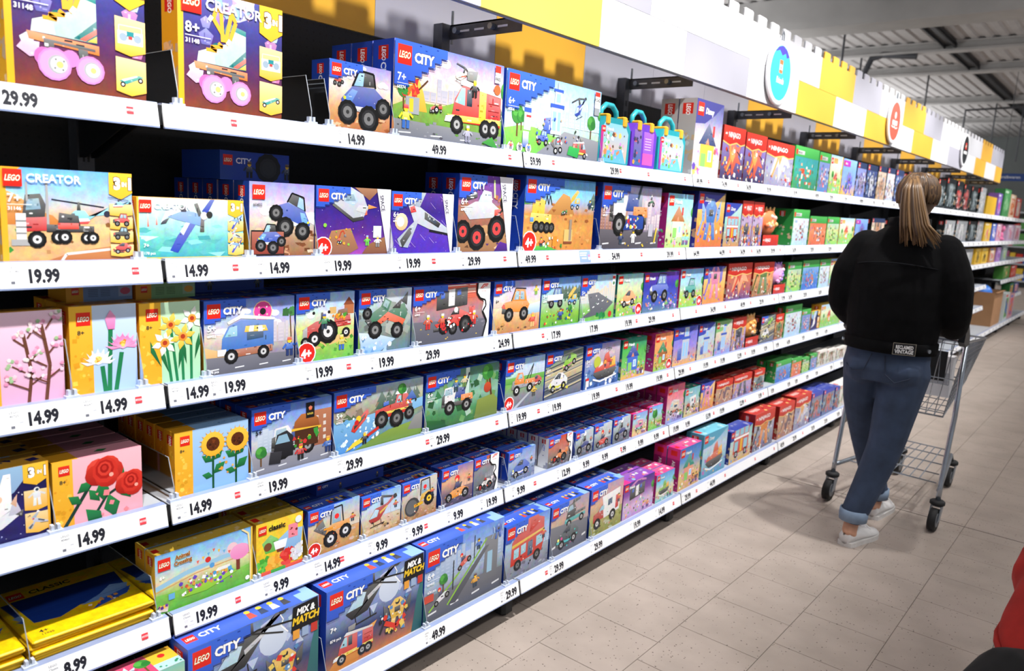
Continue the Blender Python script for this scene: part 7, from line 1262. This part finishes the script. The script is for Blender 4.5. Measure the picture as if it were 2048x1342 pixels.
# ---------------------------------------------------------------- people
def rings(mb, rs, n=20, mi=0):
    """stack of ellipses: (x, y, z, rx, ry[, tilt])"""
    L = []
    for r in rs:
        x, y, z, rx, ry = r[:5]; t = r[5] if len(r) > 5 else 0
        L.append([(x + rx * math.cos(6.2832 * i / n), y + ry * math.sin(6.2832 * i / n), z + t * ry * math.sin(6.2832 * i / n)) for i in range(n)])
    mb.loft(L, (1, 1, 1), mi)
def limb(mb, pts, rad, n=12):
    P_ = [Vector(p) for p in pts]; q = []; r = []
    for i in range(len(P_) - 1):
        for k in range(4):
            f = k / 4; q.append(P_[i].lerp(P_[i + 1], f)); r.append(rad[i] * (1 - f) + rad[i + 1] * f)
    q.append(P_[-1]); r.append(rad[-1]); q2 = [q[0]] + [(q[i - 1] + q[i] * 2 + q[i + 1]) / 4 for i in range(1, len(q) - 1)] + [q[-1]]
    mb.tube(q2, r, n); mb.ell(*pts[0], rad[0], rad[0], rad[0]); mb.ell(*pts[-1], rad[-1], rad[-1], rad[-1])
def hand(mb, w, side, grip):
    """palm and five curled fingers closed round a bar that runs along x"""
    gx, gy, gz = grip
    mb.ell((w[0] + gx) / 2, (w[1] + gy) / 2, gz + .022, .04, .045, .016)
    limb(mb, [w, (gx, gy - .02, gz + .022)], [.025, .026], 8)
    for k, ln in enumerate((.062, .072, .068, .052)):
        x = gx + (k - 1.5) * .019 * side
        a = (x, gy - .004, gz + .024); b = (x, gy + .022, gz + .016); c = (x, gy + .024, gz - .008); d = (x, gy + .006, gz - .02 + (.072 - ln) * .3)
        limb(mb, [a, b, c, d], [.0095, .009, .0085, .008], 7)
    limb(mb, [(gx - .03 * side, gy - .022, gz + .018), (gx - .042 * side, gy - .006, gz - .006), (gx - .036 * side, gy + .012, gz - .02)], [.011, .0105, .009], 7)
SKIN = mat('skin', 'c8957a', .55, 0, .05, 30)
DENIM = mat('blue_denim', '33415a', .85, 0, .22, 14, .25)
BLK = mat('black_denim', '0a0a0c', .95, 0, .3, 18, .3, .15)
px, py = .803, 3.05
per = empty('person', (0, 0, 0))
HL, HR = (px - .17, 3.405, 1.022), (px + .19, 3.385, 1.018)
KR, AR_ = (.862, 2.985, .5), (.778, 2.915, .12)
KL, AL = (.705, 3.2, .5), (.765, 3.37, .1)
mb = MB()
rings(mb, [(px, py, .86, .145, .1), (px, py, 1.0, .13, .09), (px, py + .01, 1.15, .14, .095), (px, py + .02, 1.3, .165, .1), (px, py + .03, 1.42, .15, .075), (px, py + .04, 1.47, .06, .055), (px + .003, py + .07, 1.56, .05, .052)])
mb.ell(px + .008, py + .095, 1.645, .076, .095, .108, 18, 14)
mb.ell(px + .008, py + .19, 1.63, .013, .016, .022, 8, 6); mb.ell(px + .008, py + .178, 1.598, .022, .01, .006, 8, 6)
for q in (-1, 1): mb.ell(px + .008 + q * .03, py + .176, 1.652, .013, .01, .008, 8, 6); mb.ell(px + .008 + q * .077, py + .09, 1.635, .011, .018, .03, 8, 8)
for s_, sh_, el, h in ((-1, (px - .17, py + .03, 1.4), (px - .225, py + .01, 1.16), HL), (1, (px + .17, py + .03, 1.4), (px + .225, py + .01, 1.16), HR)):
    w_ = (h[0] + .01 * s_, h[1] - .075, h[2] + .03); limb(mb, [sh_, el, w_], [.05, .043, .028]); hand(mb, w_, s_, h)
limb(mb, [(px + .075, py, .88), KR, AR_], [.075, .052, .036]); limb(mb, [(px - .075, py, .88), KL, AL], [.075, .052, .036])
for a_ in (AR_, AL): limb(mb, [a_, (a_[0], a_[1] - .03, .05), (a_[0] + .01, a_[1] + .13, .035)], [.034, .034, .026])
voxel(mb.build('body', SKIN, per), .006, 3)
# jeans
mb = MB()
rings(mb, [(px, py, 1.02, .165, .118), (px - .002, py - .004, .93, .182, .135), (px - .006, py - .012, .86, .188, .148), (px - .006, py - .008, .8, .178, .135)])
limb(mb, [(px + .088, py - .008, .84), (.875, 3.01, .68), KR, (.822, 2.955, .32), (AR_[0] + .004, AR_[1] + .003, .155)], [.105, .096, .079, .069, .06], 16)
limb(mb, [(px - .092, py - .004, .84), (.7, 3.1, .68), KL, (.738, 3.29, .3), (AL[0], AL[1] - .005, .14)], [.1, .088, .072, .064, .057], 16)
mb.ell(px + .085, py - .055, .85, .088, .1, .085); mb.ell(px - .085, py - .05, .85, .086, .1, .085)
voxel(mb.build('jeans', DENIM, per), .007, 5)
def cuff(a_, z, r):
    mb = MB(); n = 20; L = []
    for (dz, k) in ((-.026, .96), (-.028, 1.08), (0, 1.12), (.026, 1.09), (.027, .98)): L.append([(a_[0] + r * k * math.cos(6.2832 * i / n), a_[1] + r * k * math.sin(6.2832 * i / n), z + dz) for i in range(n)])
    mb.loft(L, cap=False); mb.build('turned_up_cuff', mat('denim_inside', '7d90a8', .85, 0, .12, 20), per, True)
cuff((AR_[0] + .003, AR_[1]), .152, .058); cuff((AL[0], AL[1] - .004), .138, .055)
M_stitch = mat('denim_stitch', '232d40', .9)
for q, pts in enumerate(([(.018, -.137, .925), (.035, -.165, .845), (.08, -.172, .815), (.135, -.142, .84)], [(-.035, -.15, .93), (-.06, -.16, .85), (-.115, -.142, .838), (-.15, -.11, .86)], [(0, -.125, .98), (-.004, -.135, .9), (-.002, -.12, .83)])):
    mb = MB(); mb.tube([(px + a, py + b, c) for a, b, c in pts], .003, 5); mb.build('pocket_seam' if q < 2 else 'back_seam', M_stitch, per)
# jacket
mb = MB()
rings(mb, [(px, py - .004, .955, .19, .152, .0), (px, py - .006, 1.0, .196, .158), (px, py - .004, 1.1, .205, .165), (px, py, 1.22, .212, .163), (px, py + .008, 1.34, .212, .15), (px, py + .015, 1.42, .196, .122), (px + .002, py + .022, 1.475, .135, .1), (px + .003, py + .035, 1.515, .082, .078), (px + .003, py + .04, 1.54, .076, .074)], 28)
for s_, h in ((-1, HL), (1, HR)):
    limb(mb, [(px + s_ * .165, py + .02, 1.405), (px + s_ * .222, py + .0, 1.28), (px + s_ * .236, py + .015, 1.14), (px + s_ * .225, py + .14, 1.06), (h[0] + .012 * s_, h[1] - .085, h[2] + .034)], [.08, .082, .076, .062, .05], 16)
jk = voxel(mb.build('jacket', BLK, per), .007, 5)
mb = MB(); n = 32
for k, (z, f) in enumerate(()): pass
L = []
for z, f in ((.942, 1.0), (.94, 1.035), (.962, 1.05), (.99, 1.05), (.994, 1.02)): L.append([(px + .193 * f * math.cos(6.2832 * i / n), py - .005 + .156 * f * math.sin(6.2832 * i / n), z) for i in range(n)])
mb.loft(L, cap=False); hem = mb.build('hem_band', BLK, jk, True)
mb = MB(); L = []
for z, f in ((1.49, 1.1), (1.515, 1.1), (1.545, 1.06), (1.548, .98)): L.append([(px + .003 + .082 * f * math.cos(6.2832 * i / 24), py + .035 + .08 * f * math.sin(6.2832 * i / 24), z) for i in range(24)])
mb.loft(L, cap=False); mb.build('collar', BLK, jk, True)
mb = MB(); mb.tube([(px + .2 * math.cos(R(a)), py + .006 - .16 * math.sin(R(-a)) * (1 if True else 0), 1.335 + .012 * math.cos(R(2 * (a + 90)))) for a in range(-165, -14, 10)], .0035, 5); mb.build('yoke_seam', mat('seam', '131417', .95, spec=.1), jk)
# woven patch with the jacket's lettering
A = Art(1.75); A.rect(0, 0, 1.75, 1, '8a8478'); A.rect(.04, .05, 1.67, .9, '15161a'); A.text('RECLAIMED', .875, .52, .3, 'f2f2f2', .03, .62, 0, 0, 'c'); A.text('VINTAGE', .875, .14, .32, 'f2f2f2', .03, .78, 0, 0, 'c')
mb = MB(); an = R(-62); cxp, cyp = px + .2 * math.cos(an), py - .005 + .1655 * math.sin(an); tg = Vector((-math.sin(an) * .2, math.cos(an) * .165, 0)).normalized(); nr = Vector((tg.y, -tg.x, 0))
A.emit(mb, Vector((cxp, cyp, .943)) - tg * .046 + nr * .0025, tg, Vector((0, 0, 1)), nr, .054); mb.build('woven_patch', PR, jk)
for an in (R(-28), R(-160)):
    c = Vector((px + .206 * math.cos(an), py - .005 + .166 * math.sin(an), .966)); nn = Vector((math.cos(an), math.sin(an), 0)); mb = MB(); mb.tube([c - nn * .004, c + nn * .004], .009, 10); mb.build('metal_button', M_chrome, jk)
# shoes
def shoe(x, y, rz, tilt=0):
    st = [(-.035, .018, .06, .0), (-.03, .032, .085, .0), (0, .037, .098, .0), (.04, .038, .09, .0), (.09, .041, .074, .0), (.14, .046, .058, .0), (.19, .044, .046, .0), (.225, .03, .036, .002), (.236, .012, .024, .005)]
    mb = MB(); L = []
    for yy, hw, h, z0 in st: L.append([(hw * math.cos(a) * (1 if math.sin(a) < .3 else .8), yy, z0 + .012 + max(0, (h - .012)) * (.5 + .5 * math.sin(a))) for a in [6.2832 * i / 16 for i in range(16)]])
    mb.loft(L); o = mb.build('shoe', mat('white_leather', 'dad8d8', .45, 0, .03), per, True); o.location = (x, y, 0); o.rotation_euler = (tilt, 0, rz)
    mb = MB(); out = [(hw * 1.07, yy) for yy, hw, h, z in st] + [(-hw * 1.07, yy) for yy, hw, h, z in reversed(st)]; mb.loft([[(a, b, 0) for a, b in out], [(a, b, .022) for a, b in out]]); mb.build('sole', mat('rubber_sole', 'cfccca', .6), o)
    mb = MB()
    for k in range(4): mb.tube([(-.022, .06 + .022 * k, .088 - .006 * k), (0, .064 + .022 * k, .097 - .007 * k), (.022, .06 + .022 * k, .088 - .006 * k)], .004, 5)
    mb.tube([(.0, .055, .1), (.035, .075, .1), (.05, .1, .075)], .003, 5); mb.build('laces', M_white, o)
    A = Art(1); A.line([(.2, .2), (.2, .8), (.8, .8)], .16, '333'); A.line([(.2, .5), (.65, .5)], .14, '333'); mb = MB(); A.emit(mb, (-.009, -.0365, .05), Vector((1, 0, 0)), Vector((0, 0, 1)), Vector((0, -1, 0)), .018); mb.build('heel_mark', PR, o)
shoe(AR_[0] - .002, AR_[1] - .015, R(-14)); shoe(AL[0] + .004, AL[1] - .012, R(-4))
# hair: a fitted cap and a ponytail of strands
HAIR = print_mat('hair', .42, .5); rr = random.Random(4); hc = ['3e2d20', '4e3929', '62482f', '7e6040', '94724c']
mb = MB(); cx_, cy_, cz_ = px + .008, py + .088, 1.655
for i in range(150):
    th = rr.uniform(-2.2, 2.2); st = []
    for k in range(7):
        f = k / 6; ph = R(78) - f * R(rr.uniform(112, 120)); a = -math.pi / 2 + th * (1.0 - .0 * f)
        st.append(Vector((cx_ + .086 * math.cos(ph) * math.cos(a), cy_ + .105 * math.cos(ph) * math.sin(a), cz_ + .112 * math.sin(ph))))
    tie = Vector((px + .012, py - .012, 1.712)); st = [p_ * (1 - g) + tie * g for p_, g in zip(st, (.35, .16, .06, 0, 0, 0, 0))]
    mb.tube([tie] + st[:6], [.006, .008, .009, .009, .009, .008, .006], 5, rr.choice(hc[:4]))
mb.ell(cx_, cy_ - .006, cz_ - .004, .083, .1, .107, 18, 12, '5a4230')
hr = mb.build('hair', HAIR, per, True)
mb = MB(); pth = [Vector((px + .012, py - .0, 1.715)), Vector((px + .012, py - .045, 1.722)), Vector((px + .02, py - .08, 1.675)), Vector((px + .034, py - .09, 1.6)), Vector((px + .054, py - .1, 1.52)), Vector((px + .078, py - .105, 1.44))]
for i in range(120):
    a = 6.2832 * rr.random(); u = math.sqrt(rr.random()); dx, dy = u * math.cos(a), u * math.sin(a); pts = []; ln = rr.uniform(-.02, .04)
    for k, p_ in enumerate(pth):
        sp = (.006, .022, .038, .05, .062, .078)[k]; pts.append(p_ + Vector((dx * sp + (.02 if k == 5 and dx > .5 else 0), dy * sp * .5 - .0, (ln if k == 5 else 0) + (dy * .012 if k == 1 else 0))))
    mb.tube(pts, [.003, .006, .0075, .0075, .006, .0016], 5, rr.choice(hc[1:]))
mb.build('ponytail', HAIR, hr, True)
mb = MB(); mb.tube([(px + .012 + .018 * math.cos(6.2832 * i / 12), py - .022 + .006 * math.sin(6.2832 * i / 12), 1.718 + .018 * math.sin(6.2832 * i / 12)) for i in range(12)], .006, 6, (1, 1, 1), 0, True); mb.build('hair_tie', M_black, hr, True)
tag(per, 'person with a brown ponytail in black denim jacket and blue jeans pushing a trolley', 'person')

# ---------------------------------------------------------------- shopping trolley
tr = empty('shopping_trolley', (.775, 3.447, 0), R(-2.6))
for k, (x, y) in enumerate(((-.263, 0), (.263, 0), (-.14, .81), (.14, .81))):
    mb = MB(); yb = y - .03
    for q in (-1, 1): mb.loft([[(x + q * .021, yb - .02, .055), (x + q * .021, yb + .02, .055), (x + q * .021, y + .025, .125), (x + q * .021, y - .02, .125)], [(x + q * .025, yb - .02, .055), (x + q * .025, yb + .02, .055), (x + q * .025, y + .025, .125), (x + q * .025, y - .02, .125)]])
    mb.box(x - .025, y - .02, .125, x + .025, y + .025, .13); c = mb.build('caster_fork', M_steel, tr)
    mb = MB(); mb.tube([(x - .014, yb, .061), (x - .017, yb, .061), (x + .017, yb, .061), (x + .014, yb, .061)], [.05, .058, .058, .05], 22); mb.build('wheel', M_rubber, c, True)
    mb = MB(); mb.tube([(x - .0185, yb, .061), (x + .0185, yb, .061)], .036, 16); mb.build('hub', mat('grey_hub', '6a6d72', .5), c)
    mb = MB(); mb.tube([(x, y, .13), (x, y, .136), (x, y, .15), (x, y, .156)], [.028, .036, .036, .028], 16); mb.build('bumper_ring', M_rubber, c, True)
for q in (-1, 1):
    mb = MB(); mb.tube([(q * .263, 0, .14), (q * .262, .012, .22), (q * .262, .06, .48), (q * .262, .085, .58), (q * .272, .03, .97)], .0125, 8); mb.build('upright_tube', M_chrome, tr, True)
    mb = MB(); mb.tube([(q * .258, .015, .2), (q * .25, .06, .2), (q * .14, .76, .2), (q * .14, .81, .15)], .012, 8); mb.build('chassis_rail', M_steel, tr, True)
mb = MB()
def bx(u, v, side):   # point on a basket side: u front-back, v bottom-top
    y = .1 + .66 * u + (-.05 + .14 * u) * v; x = (.205 - .05 * u) + (.07 - .02 * u) * v; z = (.56 + .1 * u) * (1 - v) + (.965 - .065 * u) * v
    return (side * x, y, z)
for s_ in (-1, 1):
    for i in range(17): mb.tube([bx(i / 16, 0, s_), bx(i / 16, 1, s_)], .0022, 5)
    for v in (0, .1, .2, .3, .4, .5, .6, .7, .8, .9): mb.tube([bx(0, v, s_), bx(1, v, s_)], .0022, 5)
    mb.build('basket_side', M_chrome, tr); mb = MB()
for i in range(11):
    f = i / 10; a, b = bx(0, 0, -1), bx(0, 0, 1); c, d = bx(1, 0, -1), bx(1, 0, 1); mb.tube([tuple(a[k] * (1 - f) + b[k] * f for k in range(3)), tuple(c[k] * (1 - f) + d[k] * f for k in range(3))], .0022, 5)
for i in range(9): mb.tube([bx(i / 8, 0, -1), bx(i / 8, 0, 1)], .0028, 5)
mb.build('basket_floor', M_chrome, tr); mb = MB()
for i in range(9):
    f = i / 8; a, b = bx(1, 0, -1), bx(1, 0, 1); c, d = bx(1, 1, -1), bx(1, 1, 1); mb.tube([tuple(a[k] * (1 - f) + b[k] * f for k in range(3)), tuple(c[k] * (1 - f) + d[k] * f for k in range(3))], .0022, 5)
for v in (.2, .4, .6, .8): mb.tube([bx(1, v, -1), bx(1, v, 1)], .0022, 5)
mb.build('basket_front', M_chrome, tr); mb = MB()
for i in range(11):
    f = i / 10; a, b = bx(0, 0, -1), bx(0, 0, 1); c, d = bx(0, 1, -1), bx(0, 1, 1); mb.tube([tuple(a[k] * (1 - f) + b[k] * f for k in range(3)), tuple(c[k] * (1 - f) + d[k] * f for k in range(3))], .0024, 5)
for v in (.05, .5, .95): mb.tube([bx(0, v, -1), bx(0, v, 1)], .003, 5)
mb.build('rear_gate', M_chrome, tr); mb = MB()
rim = [bx(0, 1, -1), bx(1, 1, -1), bx(1, 1, 1), bx(0, 1, 1)]; mb.tube(rim, .006, 8, (1, 1, 1), 0, True); mb.build('basket_rim', M_chrome, tr)
mb = MB(); b0 = [bx(0, 0, -1), bx(1, 0, -1), bx(1, 0, 1), bx(0, 0, 1)]; mb.tube(b0, .005, 8, (1, 1, 1), 0, True); mb.build('basket_base_frame', M_chrome, tr)
mb = MB(); mb.tube([(-.27, -.045, 1.0), (.27, -.045, 1.0)], .015, 12); mb.build('handle_bar', mat('handle_black', '1a1b1e', .35), tr, True)
for q in (-1, 1):
    mb = MB(); pr_ = [(-.075, .975), (-.03, .95), (.04, .955), (.03, 1.0), (-.02, 1.055), (-.06, 1.05)]; mb.loft([[(q * .27 - .014, a, b) for a, b in pr_], [(q * .27 + .014, a, b) for a, b in pr_]]); mb.build('handle_end', MAT['handle_black'], tr)
mb = MB(); mb.box(-.03, .17, .73, .17, .178, .885); mb.build('seat_flap', mat('flap_black', '17181a', .5), tr)
mb = MB()
for i in range(9): mb.tube([(-.2 + .05 * i, .14, .72), (-.19 + .0475 * i, .13, .93)], .002, 5)
mb.tube([(-.2, .14, .72), (.2, .14, .72)], .003, 5); mb.build('child_seat_frame', M_chrome, tr)
mb = MB()
for i in range(7): x = -.14 + .046 * i; mb.tube([(x, .12, .205), (x * .8, .66, .25)], .003, 5)
for y, z, w in ((.12, .205, .22), (.25, .215, .2), (.4, .23, .18), (.55, .24, .16), (.66, .25, .15)): mb.tube([(-w, y, z), (w, y, z)], .004, 6)
mb.build('lower_rack', M_chrome, tr)
tag(tr, 'steel wire shopping trolley in front of the person with ponytail', 'trolley')
for k, (x, y, z, w, d, h, c, l) in enumerate(((.84, 3.75, .62, .12, .08, .22, 'd8d8dc', 'white carton standing in the shopping trolley'), (.72, 3.9, .655, .06, .05, .18, 'e0b050', 'small yellow pack in the shopping trolley'))):
    mb = MB(); mb.box(0, 0, 0, w, d, h, c); A = Art(w / h); A.rect(.1 * w / h, .3, .8 * w / h, .3, mix(c, '3a4a60', .5)); A.emit(mb, (0, 0, 0), Vector((1, 0, 0)), Vector((0, 0, 1)), Vector((0, -1, 0)), h); o = mb.build('grocery_pack', PR); o.location = (x, y, z); tag(o, l, 'grocery pack')

# ---------------------------------------------------------------- crouching person at the right edge
p2 = empty('person', (0, 0, 0)); RED = mat('red_fleece', 'a81f18', .9, 0, .14, 25, .35); TRS = mat('black_trousers', '131316', .9, 0, .25, 25, .3)
mb = MB(); rings(mb, [(1.76, 1.25, .36, .13, .12), (1.78, 1.33, .5, .13, .11), (1.81, 1.47, .68, .14, .1), (1.85, 1.62, .86, .13, .09), (1.87, 1.68, .93, .05, .05), (1.88, 1.7, 1.0, .045, .045)]); mb.ell(1.89, 1.71, 1.08, .075, .09, .1, 14, 10); mb.ell(1.89, 1.615, 1.07, .012, .016, .02, 8, 6)
for q in (-1, 1): mb.ell(1.89 + q * .076, 1.71, 1.07, .011, .016, .028, 8, 6); mb.ell(1.89 + q * .028, 1.63, 1.095, .012, .01, .008, 8, 6)
mb.ell(1.89, 1.628, 1.04, .02, .008, .005, 8, 6)
limb(mb, [(1.7, 1.3, .42), (1.585, 1.02, .53), (1.64, 1.14, .07)], [.07, .05, .035]); limb(mb, [(1.86, 1.3, .38), (1.95, 1.0, .5), (1.93, 1.14, .07)], [.07, .05, .035])
for x in (1.64, 1.93): limb(mb, [(x, 1.14, .06), (x - .01, .98, .035)], [.034, .026])
limb(mb, [(1.72, 1.6, .86), (1.66, 1.38, .68), (1.76, 1.18, .62)], [.045, .04, .028]); limb(mb, [(1.99, 1.6, .86), (2.06, 1.38, .68), (1.96, 1.14, .62)], [.045, .04, .028])
for hx, sg in ((1.78, 1), (1.94, -1)):
    mb.ell(hx, 1.13, .615, .035, .042, .015)
    for k in range(4): limb(mb, [(hx + (k - 1.5) * .018, 1.1, .615), (hx + (k - 1.5) * .019, 1.065, .612), (hx + (k - 1.5) * .018, 1.045, .595)], [.009, .0085, .008], 7)
    limb(mb, [(hx + .03 * sg, 1.13, .612), (hx + .048 * sg, 1.1, .605), (hx + .05 * sg, 1.075, .6)], [.01, .0095, .009], 7)
voxel(mb.build('body', SKIN, p2), .008, 3)
mb = MB(); rings(mb, [(1.74, 1.18, .6, .19, .165, .25), (1.745, 1.2, .63, .2, .175, .2), (1.77, 1.32, .72, .2, .165, 0), (1.81, 1.48, .83, .2, .14), (1.84, 1.6, .93, .17, .11), (1.87, 1.68, .98, .07, .07)], 28)
limb(mb, [(1.7, 1.58, .86), (1.607, 1.35, .68), (1.7, 1.22, .64)], [.085, .08, .055]); limb(mb, [(2.0, 1.58, .86), (2.07, 1.37, .69), (1.98, 1.17, .63)], [.085, .075, .05])
jr = voxel(mb.build('jacket', RED, p2), .008, 6)
mb = MB(); mb.tube([(1.74 + .19 * math.cos(6.2832 * i / 30), 1.18 + .166 * math.sin(6.2832 * i / 30), .606 + .041 * math.sin(6.2832 * i / 30)) for i in range(30)], .009, 8, (1, 1, 1), 0, True); mb.build('hem', RED, jr, True)
mb = MB(); rings(mb, [(1.76, 1.25, .3, .15, .14), (1.76, 1.22, .42, .17, .15), (1.76, 1.2, .55, .15, .13)])
limb(mb, [(1.7, 1.2, .48), (1.57, 1.0, .55), (1.63, 1.12, .1)], [.13, .09, .07], 14); limb(mb, [(1.86, 1.25, .4), (1.95, .99, .5), (1.93, 1.12, .1)], [.11, .09, .07], 14); voxel(mb.build('trousers', TRS, p2), .008, 5)
for x in (1.64, 1.93):
    mb = MB(); mb.ell(x - .005, 1.05, .045, .05, .14, .044, 14, 10); mb.build('shoe', M_rubber, p2, True)
mb = MB(); mb.ell(1.89, 1.725, 1.1, .085, .095, .1, 16, 12, '3a2a1e'); mb.build('hair', HAIR, p2, True)
tag(p2, 'crouching person in red jacket and black trousers cut off at the right edge', 'person')
